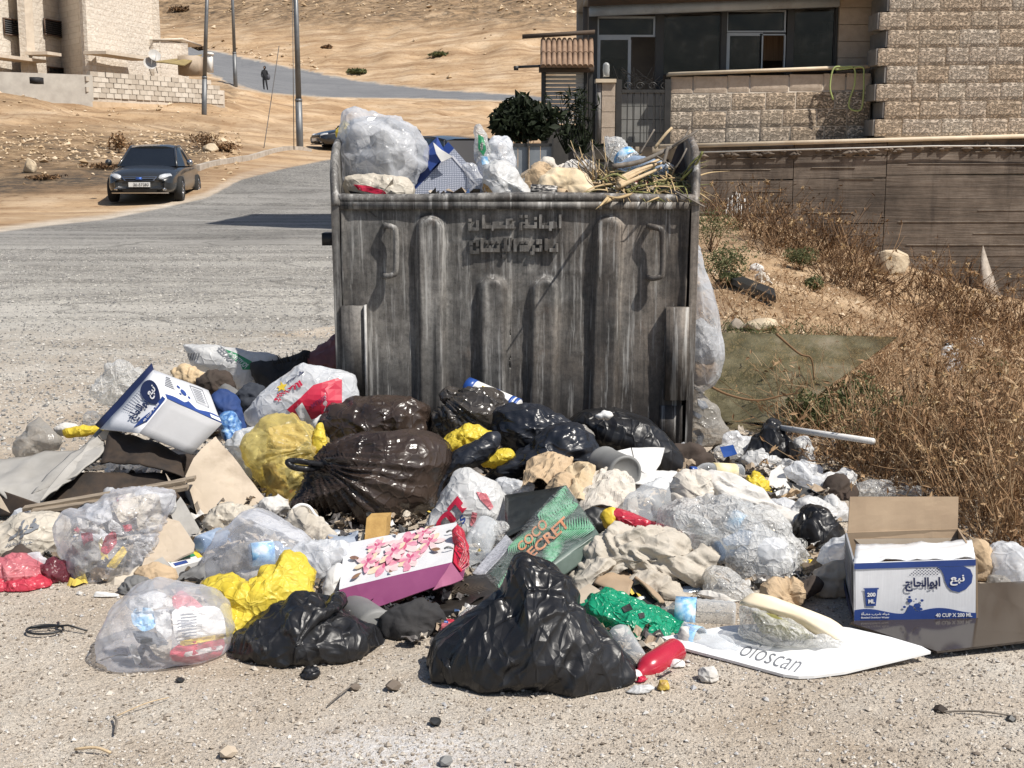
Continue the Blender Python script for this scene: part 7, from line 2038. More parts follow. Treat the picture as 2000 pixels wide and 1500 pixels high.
o=rub('low_black_bag','low glossy black bin bag on the ground, left of centre in front','bin bag',[(452,1272),(462,1244),(500,1216),(548,1186),(586,1166),(616,1162),(640,1176),(662,1160),(672,1176),(664,1192),(700,1210),(732,1236),(740,1262),(720,1288),(660,1304),(610,1318),(540,1314),(480,1298)],3.44,0.19,B_BLACK,126,wr=0.016,wf=7,big=.08,n=170,rings=38,lean=0.3,ctr=(600,1248))
blob('knotted_end',[(588,1320),(596,1306),(620,1304),(628,1316),(616,1330),(598,1330)],3.24,0.03,B_BLACK,parent=o,seed=127,wr=0.010,wf=18,n=40,rings=10)
o=rub('front_black_bag','large black bin bag with a raised torn neck on the ground, front centre','bin bag',[(856,1290),(866,1262),(900,1236),(946,1200),(976,1172),(990,1166),(1004,1130),(1018,1094),(1044,1104),(1084,1120),(1110,1140),(1124,1170),(1150,1206),(1184,1250),(1220,1290),(1242,1318),(1226,1346),(1180,1370),(1100,1380),(1010,1374),(940,1358),(880,1332),(858,1312)],3.30,0.20,B_BLACK,128,wr=0.022,wf=6.5,big=.10,jag=.015,aniso=(0.62,-0.75),n=220,rings=52,lean=0.3,ctr=(1040,1275),fine=.5)
blob('gathered_corner',[(858,1300),(866,1272),(892,1268),(912,1290),(908,1324),(886,1334),(866,1322)],3.18,0.07,B_BLACK,parent=o,seed=129,wr=0.010,wf=8,aniso=(0.3,1),n=70,rings=16)
blob('raised_flap',[(1000,1176),(1008,1128),(1020,1098),(1060,1112),(1106,1136),(1122,1172),(1100,1190),(1060,1182),(1036,1210),(1010,1200)],3.26,0.06,B_BLACK,parent=o,seed=130,wr=0.012,wf=7,floor=False,n=90,rings=20)
gb=empty('flowered_gift_bag',at(770,1180,3.9),'white gift bag printed with pink flowers lying on its side, plum side panel','gift bag')
q0,q1,q2,q3=at(662,1151,3.720),at(882,1098,3.740),at(892,1020,4.060),at(674,1062,4.060)
sheet('front_panel',[q0,q1,q2,q3],M('glossy_white_paper',[(0.68,0.68,0.69),(0.74,0.73,0.73)],4,0.3,0.03),parent=gb,warp=0.002,thick=0.004,smooth=False)
M_PLUM=M('plum_paper',[(0.20,0.045,0.125),(0.24,0.06,0.15)],3,0.4,0.03)
b0,b1=at(684,1203,3.660),at(904,1128,3.680)
b2=at(862,1146,3.665)
sheet('side_panel',[b0,b1,q1,q0],M_PLUM,parent=gb,warp=0.004,thick=0.004,smooth=False)
slab('side_fold',[(845,1152,3.655),(904,1128,3.665),(882,1099,3.722)],M('plum_light_fold',[(0.33,0.10,0.19),(0.38,0.13,0.22)],3,0.4,0.03),0.003,parent=gb)
slab('open_end_back',[(892,1020,4.07),(912,1070,3.98),(906,1122,3.76),(884,1100,3.76)],P_RED,0.003,parent=gb)
sheet('back_panel',[b0+(0,0.01,-0.002),b1+(0,0.01,-0.002),at(914,1082,3.980),at(690,1120,4.020)],M_PLUM,parent=gb,thick=0.003,smooth=False)
blob('red_tissue',[(886,1092),(892,1034),(904,1050),(916,1078),(912,1104),(896,1110)],3.88,0.03,B_RED,parent=gb,seed=131,wr=0.012,wf=14,floor=False,n=44,rings=10)
for k in range(5):
 MB().tube(curve_pts([at(890+k,1040+12*k,3.84),at(908+2*k,1062+10*k,3.81),at(894+k,1108+2*k,3.78)],10),0.0022,4).put('cord',B_PINK,gb)
for(u,v)in((880,1042),(876,1074)):
 a=at(u,v,3.96 if v<1060 else 3.83)
 MB().tube(curve_pts([a+(-.012,0,.004),a+(0,-.008,.012),a+(.012,0,.004)],8),0.003,5).put('eyelet',X_GREY,gb)
f_g=quad_fn(q0,q1,q2,q3,0.003)
G_P=[M('petal_pink',[(0.62,0.20,0.30),(0.74,0.42,0.48)],30,0.4,0),M('petal_rose',[(0.50,0.06,0.16),(0.62,0.15,0.25)],30,0.4,0),M('petal_blush',[(0.72,0.52,0.52),(0.76,0.62,0.60)],30,0.4,0),M('petal_cream',[(0.72,0.55,0.36),(0.76,0.66,0.52)],30,0.4,0),M('leaf_brown',[(0.20,0.10,0.08),(0.30,0.18,0.08)],30,0.5,0)]
def petal(cx,cy,ang,L_,w):
 P=[]
 for k in range(13):
  t=k/12
  P.append((t*L_,w*math.sin(t*math.pi)**0.8*(0.6+0.6*t)))
 P=P+[(x,-y)for x,y in P[-2:0:-1]]
 c,s=math.cos(ang),math.sin(ang)
 return[(cx+(x*c-y*s)*0.62,cy+(x*s+y*c)*1.25)for x,y in P]
lay=0
r3=random.Random(9)
for(cx,cy,sz)in((0.40,0.34,.30),(0.62,0.30,.26),(0.56,0.68,.30),(0.78,0.60,.22),(0.30,0.74,.20),(0.24,0.40,.20),(0.46,0.50,.22),(0.72,0.82,.18)):
 for ring,(k0,mm)in enumerate(((1.0,(2,3,0)),(0.72,(0,2,0)),(0.42,(1,0)))):
  n_=7-ring
  for k in range(n_):
   a=k*6.283/n_+r3.uniform(-.3,.3)+ring
   lay+=1
   P=petal(cx,cy,a,sz*k0*r3.uniform(.7,1.1),sz*k0*.22)
   P=[(min(.985,max(.015,x)),min(.97,max(.03,y)))for x,y in P]
   print_poly([P],f_g,G_P[mm[k%len(mm)]],gb,'flower_print',0.0012+0.00006*lay)
for(cx,cy,a)in((0.16,0.52,2.8),(0.20,0.18,3.6),(0.80,0.36,-.3),(0.74,0.9,.6),(0.45,0.10,-1.2),(0.48,0.88,1.9)):
 lay+=1
 print_poly([[(min(.98,max(.02,x)),min(.97,max(.03,y)))for x,y in petal(cx,cy,a,.16,.035)]],f_g,G_P[4],gb,'leaf_print',0.0012+0.00006*lay)
o=rub('lettered_carrier_bag','white carrier bag with big red letters behind the flowered gift bag','plastic bag',[(826,1042),(842,1000),(862,960),(890,924),(916,916),(944,930),(972,940),(986,974),(984,1020),(950,1046),(900,1052),(856,1048)],4.42,0.11,B_WHITE,132,wr=0.010,wf=6,big=.06,n=120,rings=30)
skin_text('LU',o,((893,968),(846,1026),(862,1048),(912,992)),P_RED,0.06,0.012)
skin_text('S',o,((902,1004),(896,1014),(904,1026),(911,1014)),P_BLUE,0.04,0.010)
skin_poly([[(930,960),(950,964),(964,990),(958,996),(938,976)],[(922,1000),(932,1002),(928,1030),(918,1026)]],o,B_PINK,0.004)
rub('blue_film_bit','bluish clear bag end behind the lettered carrier bag','plastic bag',[(968,950),(976,936),(1010,938),(1040,950),(1030,972),(990,976)],4.62,0.05,B_MILKY,133,wr=0.012,n=60,rings=14)
rub('net_scrap','clear wrapper with yellow and green print right of the gift bag mouth','wrapper',[(936,1036),(956,1024),(984,1030),(986,1056),(960,1080),(940,1070)],4.18,0.04,B_CRINK,134,wr=0.014,wf=14,n=60,rings=14)
bottle('clear_jar',at(924,1086,4.05),at(950,1030,4.22),0.045,X_PET,'clear plastic jar lying between the gift bag and the palm-leaf box','jar',style='jar',crush=.004)
pbx=empty('palm_leaf_box',at(1050,1100,3.95),'shiny wrapped box printed with green palm leaves lying on its corner','box')
g0,g1,g2,g3=at(990,1170,3.70),at(1168,1040,3.96),at(1106,948,4.32),at(944,1126,3.92)
n_=np.cross(g1-g0,g3-g0);n_/=np.linalg.norm(n_);n_*=np.sign(n_@(CAMV-g0))
dp=-n_*0.05
M_GRNB=M('palm_box_ground',[(0.07,0.10,0.085),(0.13,0.17,0.15)],8,0.35,0.1)
sheet('printed_face',[g0,g1,g2,g3],M_GRNB,parent=pbx,thick=0.006,warp=0.004,wf=8,smooth=True)
k3,k2=at(918,1052,4.05),at(988,968,4.40)
sheet('grey_side',[at(922,1120,3.94),g3,g2*.35+g3*.65,at(988,1044,4.16)],M('glitter_grey',[(0.26,0.27,0.30),(0.45,0.46,0.50)],120,0.3,0.3),parent=pbx,thick=0.005,warp=0.003)
sheet('dark_side',[at(988,1050,4.14),g2*.55+g3*.45,g2,at(986,968,4.42)],M('dark_palm_side',[(0.012,0.014,0.014),(0.03,0.034,0.033)],14,0.35,0.1),parent=pbx,thick=0.005,warp=0.003)
sheet('end_side',[g0,g1,g1+dp,g0+dp],M_GRNB,parent=pbx,thick=0.005,warp=0.002)
f_p=quad_fn(g0,g1,g2,g3,0.006)
M_LEAFG=M('palm_print_green',[(0.16,0.44,0.24),(0.30,0.60,0.40)],20,0.4,0)
rows=[]
def frond(cx,cy,ang,L_,sp_):
 out=[]
 c,s=math.cos(ang),math.sin(ang)
 for k in range(14):
  t=k/13*L_
  for sd in(-1,1):
   a2=ang+sd*0.95
   l2=sp_*(0.45+0.55*math.sin(math.pi*(0.15+0.75*k/13)))
   x0,y0=cx+t*c,cy+t*s
   x1,y1=x0+l2*math.cos(a2),y0+l2*math.sin(a2)
   px,py=-math.sin(a2)*.014,math.cos(a2)*.014
   out.append([(x0-px,y0-py*1.0),(x1,y1),(x0+px,y0+py)])
 return[[(min(.99,max(.01,x)),min(.99,max(.01,y)))for x,y in P]for P in out]
for i,(cx,cy,a,L_,sp_)in enumerate(((0.02,.35,.5,.34,.16),(.30,.98,-1.0,.38,.18),(.05,.05,.7,.3,.15),(.98,.05,2.2,.45,.2),(.98,.55,2.7,.4,.18),(.65,.98,-.8,.42,.2),(.50,.02,1.2,.3,.16),(.98,.95,-2.6,.4,.16))):
 print_poly(frond(cx,cy,a,L_,sp_),f_p,M_LEAFG,pbx,'palm_print',0.0072+0.0004*i)
M_GOLD=M('copper_letters',[(0.58,0.24,0.12),(0.72,0.38,0.22)],20,0.35,0)
print_text('COCO',f_p,.34,.62,.66,.84,M_GOLD,pbx,'lettering',0.025,0.011)
print_text('SECRET',f_p,.30,.34,.82,.56,M_GOLD,pbx,'lettering',0.025,0.011)
sheet('clear_wrap',[g0+n_*.012,g1+n_*.012,g2+n_*.012,g3+n_*.012],film('box_wrap',(0.66,0.68,0.68),(-0.42,0.06),0.1,18,0.8),parent=pbx,thick=0.002,warp=0.008,wf=12,nx=24,ny=18)
dl=empty('dark_palm_lid',at(900,1175,3.7),'dark box lid with faint palm pattern lying under the palm-leaf box','lid')
l0,l1,l2_,l3=at(822,1196,3.66),at(984,1182,3.62),at(960,1120,3.92),at(830,1134,3.92)
sheet('lid_top',[l0,l1,l2_,l3],M('dark_lid',[(0.012,0.011,0.010),(0.035,0.03,0.026)],10,0.4,0.1),parent=dl,thick=0.006)
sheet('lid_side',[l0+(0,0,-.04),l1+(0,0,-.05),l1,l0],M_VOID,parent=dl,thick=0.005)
print_poly(frond(.1,.5,0.1,.7,.3),quad_fn(l0,l1,l2_,l3,.004),M('dull_palm_print',[(0.07,0.055,0.04)],10,0.5,0),dl,'palm_print',0.004)
rub('black_rags','black rags in the shade under the flowered gift bag','rags',[(742,1246),(750,1210),(790,1186),(850,1180),(876,1206),(860,1236),(800,1252)],3.74,0.05,C_DARK,140,wr=0.018,wf=9,n=100,rings=22)
V,F=lathe_vf(at(690,1196,3.72),at(738,1232,3.52),[(0,.05),(.03,.056),(.9,.058),(.97,.06),(1,.05)],24)
tn=empty('grey_tube_end',at(725,1250,3.55),'grey plastic tube end beside the low black bag','tube')
put('shell',V,F,X_GREY,tn)
pbk=empty('pink_carton',at(885,1265,3.4),'small pink and white carton left of the front black bag','carton')
p_=at(858,1262,3.46)
MB().obox(p_,(0.042,-0.012,0),(0.0,0.03,0),(0.004,0.0,0.034)).put('white_half',P_WHITE,pbk,smooth=False)
MB().obox(p_+(0.003,0.002,0.0345),(0.042,-0.010,0),(0.0,0.028,0),(0.003,0.0,0.022)).put('pink_half',B_PINK,pbk,smooth=False)
o=rub('clear_food_box','clear plastic food tray beside the front black bag','food tray',[(900,1240),(904,1206),(920,1190),(956,1188),(966,1206),(940,1236)],3.52,0.05,B_CRINK,141,wr=0.010,n=70,rings=16)
MB().tube([at(822,1214,3.54),at(874,1216,3.50)],0.005,6).put('blue_straw',X_BLUE,label='blue-grey straw in the shade under the flowered gift bag',cat='straw')
rub('red_cap_scrap','small red and yellow wrapper left of the pink carton','wrapper',[(856,1228),(864,1216),(882,1216),(886,1226),(868,1234)],3.54,0.02,B_RED,142,wr=0.008,n=40,rings=8)
rub('plum_wrapper_scrap','small shiny purple wrapper in the shade under the gift bag','wrapper',[(810,1234),(818,1222),(832,1226),(834,1240),(818,1242)],3.56,0.015,M('purple_foil',[(0.12,0.05,0.16),(0.25,0.15,0.3)],30,0.3),143,wr=0.006,n=40,rings=8)
r5=random.Random(21)
FM=[('film_scrap','crumpled clear or milky film scrap among many alike in the gaps of the heap','plastic film','film scraps in the gaps of the heap',(B_MILKY,B_CRINK,B_WHITE)),('paper_scrap','crumpled beige paper scrap among many alike in the gaps of the heap','paper','paper scraps in the gaps of the heap',(C_PAPER,P_KRAFT,P_CARDP)),('dark_rag_scrap','dark crumpled rag scrap among many alike in the gaps of the heap','rag','dark rags in the gaps of the heap',(C_DARK,C_DARKB,B_BLACK))]
for i,(x,y)in enumerate(in_heap(95,77)):
 nm,lb,ct,gp,ms=FM[(0,1,0,1,2,0)[i%6]]
 u,v=proj(np.array([x,y,.05]))
 if v>1205 or(640<u<1190 and v>1010):continue
 w,h=r5.uniform(26,58),r5.uniform(20,40)
 if nm=='paper_scrap':
  c=np.array([x,y+.05,.03])
  a=r5.uniform(0,6.28);e1=np.array([math.cos(a),math.sin(a),r5.uniform(-.2,.5)])*r5.uniform(.04,.08);e2=np.array([-math.sin(a),math.cos(a),r5.uniform(-.1,.5)])*r5.uniform(.03,.06)
  ob=sheet(nm,[c-e1-e2,c+e1-e2*.7,c+e1*.8+e2,c-e1+e2],ms[i%3],lb,ct,group=gp,smooth=False,warp=.022,wf=11,seed=i,nx=16,ny=14,thick=.003)
  continue
 ol=[(u+w*math.cos(t)*r5.uniform(.6,1.15),v+h*math.sin(t)*r5.uniform(.6,1.15))for t in np.arange(0,6.2,.62)]
 rub(nm,lb,ct,ol,y+.07,.025,ms[i%3],800+i,wr=.018,wf=11,big=.3,group=gp,n=56,rings=12,settle=False)
 # -- right half
o=rub('red_rolled_plastic','long rolled red plastic lying over the beige trousers','plastic roll',[(1192,1004),(1206,998),(1250,1010),(1300,1026),(1330,1040),(1346,1056),(1338,1060),(1290,1046),(1240,1034),(1204,1022)],4.22,0.045,B_RED,150,wr=0.006,wf=12,aniso=(.95,.3),n=90,rings=14)
rub('yellow_stub','small yellow and brown wrapped stub at the left end of the red roll','wrapper',[(1178,1006),(1196,996),(1206,1010),(1196,1030),(1184,1026)],4.24,0.025,P_YEL,151,wr=0.008,n=40,rings=8)
rub('black_board_bit','black torn board between the palm-leaf box and the red roll','board',[(1140,1002),(1160,990),(1190,1000),(1196,1030),(1170,1048),(1144,1036)],4.34,0.04,X_BLACK,152,wr=0.008,n=50,rings=12)
o=rub('beige_trousers','crumpled beige trousers lying over a torn carton, right of centre','trousers',[(1098,1158),(1116,1110),(1150,1060),(1190,1038),(1240,1034),(1300,1044),(1338,1062),(1344,1090),(1386,1080),(1392,1130),(1370,1150),(1330,1146),(1300,1160),(1240,1160),(1226,1120),(1180,1096),(1140,1130),(1112,1172)],4.04,0.11,C_LINEN,153,wr=0.022,wf=22,cloth=True,aniso=(.75,.6),n=190,rings=40,ctr=(1250,1095))
blob('loose_leg',[(1100,1172),(1110,1140),(1150,1096),(1190,1086),(1206,1100),(1170,1130),(1130,1176)],3.90,0.06,C_LINEN,parent=o,wr=0.014,wf=20,aniso=(.6,-.6),seed=154,cloth=True,n=80,rings=18)
blob('trouser_pocket',[(1342,1092),(1384,1082),(1388,1128),(1360,1140),(1340,1128)],3.95,0.04,C_LINEN,parent=o,wr=0.012,wf=12,seed=155,cloth=True,n=50,rings=10)
blob('trouser_leg',[(1226,1140),(1270,1110),(1310,1130),(1346,1170),(1300,1180),(1250,1176)],3.92,0.06,C_LINEN,parent=o,wr=0.014,wf=20,seed=156,cloth=True,aniso=(.7,-.7),n=80,rings=16)
rc=empty('torn_brown_carton',at(1200,1170,3.75),'torn brown corrugated carton under the beige trousers','carton')
slab('flap',[(1112,1168,3.70),(1150,1142,3.76),(1210,1180,3.64),(1180,1190,3.60),(1140,1184,3.62)],P_CARDP,0.005,parent=rc)
sheet('ridge_left',[(1160,1140,3.78),(1226,1170,3.66),(1240,1126,3.84),(1186,1096,3.95)],P_CARD,parent=rc,warp=0.008,thick=0.006)
sheet('ridge_right',[(1240,1126,3.80),(1290,1176,3.64),(1298,1176,3.70),(1250,1120,3.90)],P_CARD,parent=rc,warp=0.006,thick=0.006)
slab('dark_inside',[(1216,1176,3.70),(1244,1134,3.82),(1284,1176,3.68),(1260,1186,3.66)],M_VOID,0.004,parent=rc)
V,F=lathe_vf(at(1300,1096,3.90),at(1301,1068,3.94),[(0,.030),(0,.036),(.4,.034),(.6,.027),(.75,.030),(1,.030),(1,.021),(.5,.020),(.2,.012)],28)
put('screw_top',V,F,X_BLACK,label='ribbed black screw cap standing on the beige trousers',cat='cap')
o=rub('clear_bottle_bag','big crinkled clear bag of empty bottles right of the beige trousers','plastic bag',[(1288,1030),(1300,1002),(1340,988),(1380,990),(1410,980),(1450,996),(1490,1000),(1530,1022),(1560,1070),(1564,1110),(1540,1146),(1490,1164),(1440,1160),(1400,1140),(1384,1090),(1340,1050),(1310,1046)],4.12,0.20,B_CRINK,160,wr=0.022,wf=9,n=180,rings=40)
for i,(a,b)in enumerate((((1320,1010,4.1),(1400,1040,4.05)),((1420,1010,4.12),(1500,1050,4.05)),((1400,1080,4.0),(1480,1040,4.05)),((1460,1110,3.98),(1540,1090,4.02)))):
 bottle('bottle_inside',at(*a),at(*b),0.034,X_PETB if i==2 else X_PET,'',parent=o,crush=.006,seed=i,band=(.1,.4,X_WATER)if i==1 else None)
blob('milky_liner',[(1440,1060),(1500,1030),(1550,1080),(1545,1130),(1480,1150)],4.12,0.12,B_MILKY,parent=o,wr=0.02,wf=10,seed=161,n=70,rings=16)
bottle('five_litre_bottle',at(1296,968,4.50),at(1226,1006,4.30),0.062,X_PET,'large clear crushed bottle with an open mouth above the red roll',crush=0.012,seed=9)
rub('cloudy_wrap','cloudy clear wrap between the beige trousers and the clear bag of bottles','plastic wrap',[(1376,1150),(1392,1110),(1420,1110),(1450,1140),(1470,1172),(1420,1180),(1390,1172)],3.92,0.06,B_CRINK,162,wr=0.014,n=80,rings=18)
rub('small_black_bag','small black bag beside the crate left of the open carton','bin bag',[(1560,1066),(1566,1024),(1584,1000),(1606,1006),(1636,1046),(1640,1072),(1600,1082)],4.50,0.08,B_BLACK,163,wr=0.016,wf=9,aniso=(.2,1),n=90,rings=22)
cr=empty('black_crate',at(1625,1045,4.6),'black plastic lattice crate behind the open carton','crate')
for k in range(3):MB().obox(at(1598,1010+9*k,4.62),at(1664,1020+9*k,4.62)-at(1598,1010+9*k,4.62),(0,.012,0),(0,0,.005)).put('rail',X_BLACK,cr)
for k in range(8):MB().obox(at(1600+8*k,1036+k,4.615),(0.005,0,0),(0,.012,0),at(1600+8*k,1008+k,4.615)-at(1600+8*k,1036+k,4.615)).put('bar',X_BLACK,cr)
MB().obox(at(1598,1070,4.62),at(1668,1076,4.62)-at(1598,1070,4.62),(0,.2,0),at(1598,1036,4.62)-at(1598,1070,4.62)).put('lower_wall',X_BLACK,cr)
nt_=empty('black_net_cup',at(1562,1090,4.3),'small black mesh cup by the right end of the clear bag of bottles','cup')
V,F=lathe_vf(at(1562,1090,4.25),at(1560,1062,4.30),[(0,.020),(.5,.026),(1,.03),(1,.026),(.1,.017)],16)
put('shell',V,F,M('black_white_mesh',[(0.02,0.02,0.02),(0.35,0.35,0.33)],150,0.5,0,lo=.48,hi=.52),nt_)
cx=empty('water_cup_carton',at(1780,1215,4.0),'open white and blue water-cup carton with a raised brown flap at the right','carton')
YF=3.66
w0,w1=gnd(1672,1212,0.03),gnd(1906,1212,0.03)
Yw=(w0[1]+w1[1])/2
w0=at(1668,1213,Yw);w1=at(1906,1211,Yw+0.01)
t0,t1=at(1668,1100,Yw-.004),at(1905,1092,Yw+.006)
dvec=np.array([0.05,0.30,0.0])
sheet('front_panel',[w0,w1,t1,t0],P_WBOX,parent=cx,thick=0.005,warp=0.0015,smooth=False)
sheet('left_panel',[w0+dvec*[1,1,1],w0+(-.001,0,0),t0+(-.001,0,0),t0+dvec],M('grey_side_print',[(0.20,0.21,0.23),(0.34,0.35,0.37)],9,0.7,0.1),parent=cx,thick=0.005,smooth=False)
sheet('right_panel',[w1+(.001,0,0),w1+dvec,t1+dvec,t1+(.001,0,0)],P_CARD,parent=cx,thick=0.005,smooth=False)
sheet('back_panel',[w0+dvec,w1+dvec,t1+dvec,t0+dvec],P_CARD,parent=cx,thick=0.005,smooth=False)
sheet('bottom_panel',[w0,w1,w1+dvec,w0+dvec],P_CARD,parent=cx,thick=0.004,smooth=False)
fb0,fb1=at(1655,1052,Yw+.30),at(1870,1050,Yw+.30)
sheet('raised_flap',[fb0,fb1,at(1872,970,Yw+.34),at(1660,970,Yw+.34)],P_CARD,parent=cx,thick=0.006,warp=0.003,smooth=False)
sheet('inner_back',[at(1700,1082,Yw+.29),at(1868,1078,Yw+.29),fb1+(0,-.004,0),fb0+(.02,-.004,0)],P_CARDP,parent=cx,thick=0.005,smooth=False)
sheet('front_flap',[t0+(0,.002,.002),t1+(0,.002,.002),at(1898,1056,Yw+.2),at(1672,1066,Yw+.2)],P_SHEET,parent=cx,thick=0.005,warp=0.012,wf=9,nx=24,ny=10,seed=6)
f_c=quad_fn(w0,w1,t1,t0,0.003)
bl=lambda P,m_=P_BLUE,nm='print',l=0.003:print_poly(P,f_c,m_,cx,nm,l)
bl([[(0.0,0.90),(1.0,0.90),(1.0,1.0),(0.0,1.0)]],nm='top_band')
bl([[(0,0.0)]+[(k/40,0.17+0.045*math.cos(k/40*10.5-1.0)+0.16*math.exp(-((k/40-0.46)/0.028)**2))for k in range(41)]+[(1,0.0)]],nm='wave_print')
bl([blue_drop(0.455,0.345,0.020,0.035,16),blue_drop(0.452,0.405,0.011,0.02,12),blue_drop(0.515,0.26,0.030,0.042,16),blue_drop(0.53,0.20,0.030,0.03,14),blue_drop(0.41,0.24,0.013,0.02,12),blue_drop(0.555,0.345,0.013,0.022,12),blue_drop(0.505,0.37,0.007,0.012,10)],nm='drop_print',l=0.0036)
bl([[(0.68,0.895),(0.90,0.895),(0.955,0.84),(0.975,0.74),(0.965,0.62),(0.92,0.52),(0.86,0.47),(0.80,0.50),(0.765,0.57),(0.745,0.66),(0.735,0.76),(0.715,0.84)]],nm='drop_logo')
print_text('نبع',f_c,.785,.585,.905,.76,P_WINK,cx,'lettering',.03,.005)
print_text('ابوالحاج',f_c,.415,.50,.705,.735,P_NAVY,cx,'lettering',.04,.005)
dots=[]
for j in range(5):
 for i in range(10):
  x=.43+.028*i+(.014 if j%2 else 0)+0.0*j
  if x<.44+j*.018:continue
  if x>.715-max(0,3-j)*.004:continue
  dots.append([(x-.008,.775+.024*j),(x,.765+.024*j),(x+.008,.775+.024*j),(x,.785+.024*j)])
bl(dots,P_NAVY,'dot_print')
bl([[(.075,.575),(.20,.575),(.20,.55),(.19,.55),(.175,.265),(.095,.265),(.083,.55),(.075,.55)]],nm='cup_print',l=.0042)
print_text('200',f_c,.103,.43,.172,.50,P_WINK,cx,'lettering',.04,.006)
print_text('ML',f_c,.112,.315,.165,.385,P_WINK,cx,'lettering',.04,.006)
print_text('مياه شرب معبأة',f_c,.055,.10,.285,.165,P_WINK,cx,'lettering',.02,.005)
print_text('Bottled Drinking Water',f_c,.055,.045,.285,.085,P_WINK,cx,'lettering',.02,.005)
print_text('40 CUP X 200 ML',f_c,.665,.065,.965,.13,P_WINK,cx,'lettering',.03,.005)
bl([[(0.0,.0),(1,.0),(1,.012),(0,.012)]],P_WINK,'edge_print',.0048)
fl=quad_fn(w0+dvec,w0,t0,t0+dvec,.006)
print_poly([[(.1,.45+.07*k),(.6,.45+.07*k),(.6,.48+.07*k),(.1,.48+.07*k)]for k in range(6)]+[[(.0,.0),(1,.0),(1,.12),(0,.2)],[(.75,.2),(.9,.2),(.9,.9),(.75,.9)]],fl,P_NAVY,cx,'side_print',.006)
o=rub('carton_liner','clear plastic liner spilling out of the left side of the open carton','plastic film',[(1598,1094),(1616,1064),(1660,1050),(1700,1056),(1740,1078),(1700,1080),(1664,1076),(1640,1096),(1612,1104)],3.96,0.05,B_MILKY,170,wr=0.012,wf=9,floor=False,n=100,rings=20)
rub('liner_bubble','puffed clear film standing in the middle of the open carton','plastic film',[(1744,1082),(1764,1064),(1794,1052),(1818,1060),(1824,1078),(1790,1090)],3.92,0.05,B_MILKY,171,wr=0.014,wf=12,floor=False,n=70,rings=16)
rub('brown_paper_sack','torn brown paper sack left of the open carton','paper sack',[(1580,1160),(1590,1120),(1624,1096),(1664,1100),(1668,1150),(1640,1174),(1600,1176)],3.92,0.06,P_CARDP,172,wr=0.016,wf=8,n=90,rings=20)
rub('twisted_brown_cloth','twisted brown cloth strip left of the torn paper sack','cloth',[(1524,1172),(1556,1150),(1588,1134),(1600,1140),(1588,1160),(1560,1176),(1534,1184)],3.90,0.035,C_DARKB,173,wr=0.012,wf=12,n=70,rings=14)
rub('dry_leaf_clump','brown dry leaves and bark in front of the clear bag of bottles','leaves',[(1500,1180),(1516,1158),(1548,1150),(1560,1172),(1540,1190)],3.86,0.03,P_KRAFT,174,wr=0.020,wf=20,n=60,rings=14)
slab('dark_board',[(1560,1206,3.74),(1664,1196,3.76),(1664,1176,3.86),(1580,1186,3.84)],P_CARDD,0.006,'dark board lying on the ground left of the open carton','board')
slab('pale_lath',[(1576,1178,3.82),(1662,1164,3.86),(1662,1172,3.84),(1580,1186,3.80)],P_CARDP,0.006,'pale flat lath on the dark board left of the open carton','lath')
rub('green_yellow_wrapper','small green-yellow wrapper right of the clear bag of bottles','wrapper',[(1562,1112),(1570,1098),(1592,1096),(1594,1110),(1576,1118)],4.10,0.02,P_YEL,175,wr=0.008,n=40,rings=8)
bp=[gnd(1660,1216,.03),gnd(1830,1272,.022),gnd(2100,1240,.03),gnd(2100,1130,.05),gnd(1900,1140,.05)]
P_=np.array(bp);m_=len(P_)
V=np.vstack([P_,P_-(0,0,.006)])
T=tess([(p[0],p[1])for p in P_])
put('brown_acrylic_sheet',V,T+[tuple(i+m_ for i in t[::-1])for t in T]+[(i,i+m_,(i+1)%m_+m_,(i+1)%m_)for i in range(m_)],X_SMOKE,label='brown tinted acrylic sheet lying under the open carton',cat='acrylic sheet',smooth=False)
slab('tan_paper_sheet',[(1932,1196,3.70),(1975,1172,3.79),(2040,1160,3.86),(2040,1226,3.60),(1996,1224,3.60)],P_CARDP,0.004,'tan paper sheet lying on the brown acrylic sheet at the right edge','paper')
rub('kraft_curl','curl of kraft paper behind the right side of the open carton','paper',[(1900,1110),(1908,1076),(1926,1082),(1936,1120),(1932,1140),(1910,1140)],4.02,0.03,P_KRAFT,176,wr=0.006,n=50,rings=10)
rub('white_edge_bag','white scribbled plastic bag at the right edge','plastic bag',[(1936,1120),(1930,1090),(1950,1066),(1984,1072),(2030,1096),(2030,1150),(1980,1156),(1944,1146)],4.05,0.09,B_MILKY,177,wr=0.012,n=90,rings=20)
rub('grey_edge_wrap','grey-brown clear wrap between the open carton and the right edge bag','plastic wrap',[(1930,1150),(1936,1126),(1960,1124),(1972,1140),(1962,1156)],3.94,0.03,B_HAZE,178,wr=0.010,n=50,rings=12)
MB().obox(at(1907,1140,3.98),at(1934,1140,3.98)-at(1907,1140,3.98),(0,.05,0),(0,0,.03)).put('grey_block',X_GREY,label='small dark grey block right of the open carton',cat='block',smooth=False)
wp=empty('white_board',gnd(1580,1285),'white rounded board with thin dark lettering lying on the ground, right front','board')
P_=np.array([gnd(u,v,z)for u,v,z in((1292,1244,.015),(1420,1222,.03),(1560,1214,.045),(1660,1226,.045),(1740,1244,.04),(1800,1262,.034),(1818,1272,.030),(1760,1286,.022),(1650,1312,.014),(1590,1320,.012),(1560,1321,.012),(1530,1317,.012),(1430,1290,.012),(1330,1264,.014))])
m_=len(P_);V=np.vstack([P_,P_-(0,0,.007)]);T=tess([(p[0],p[1])for p in P_])
ob=put('panel',V,T+[tuple(i+m_ for i in t[::-1])for t in T]+[(i,i+m_,(i+1)%m_+m_,(i+1)%m_)for i in range(m_)],P_SHEET,wp,smooth=False)
ob_v[ob.name]=(V,T)
T_,F_,_=text_vf('oioscan',-0.01)
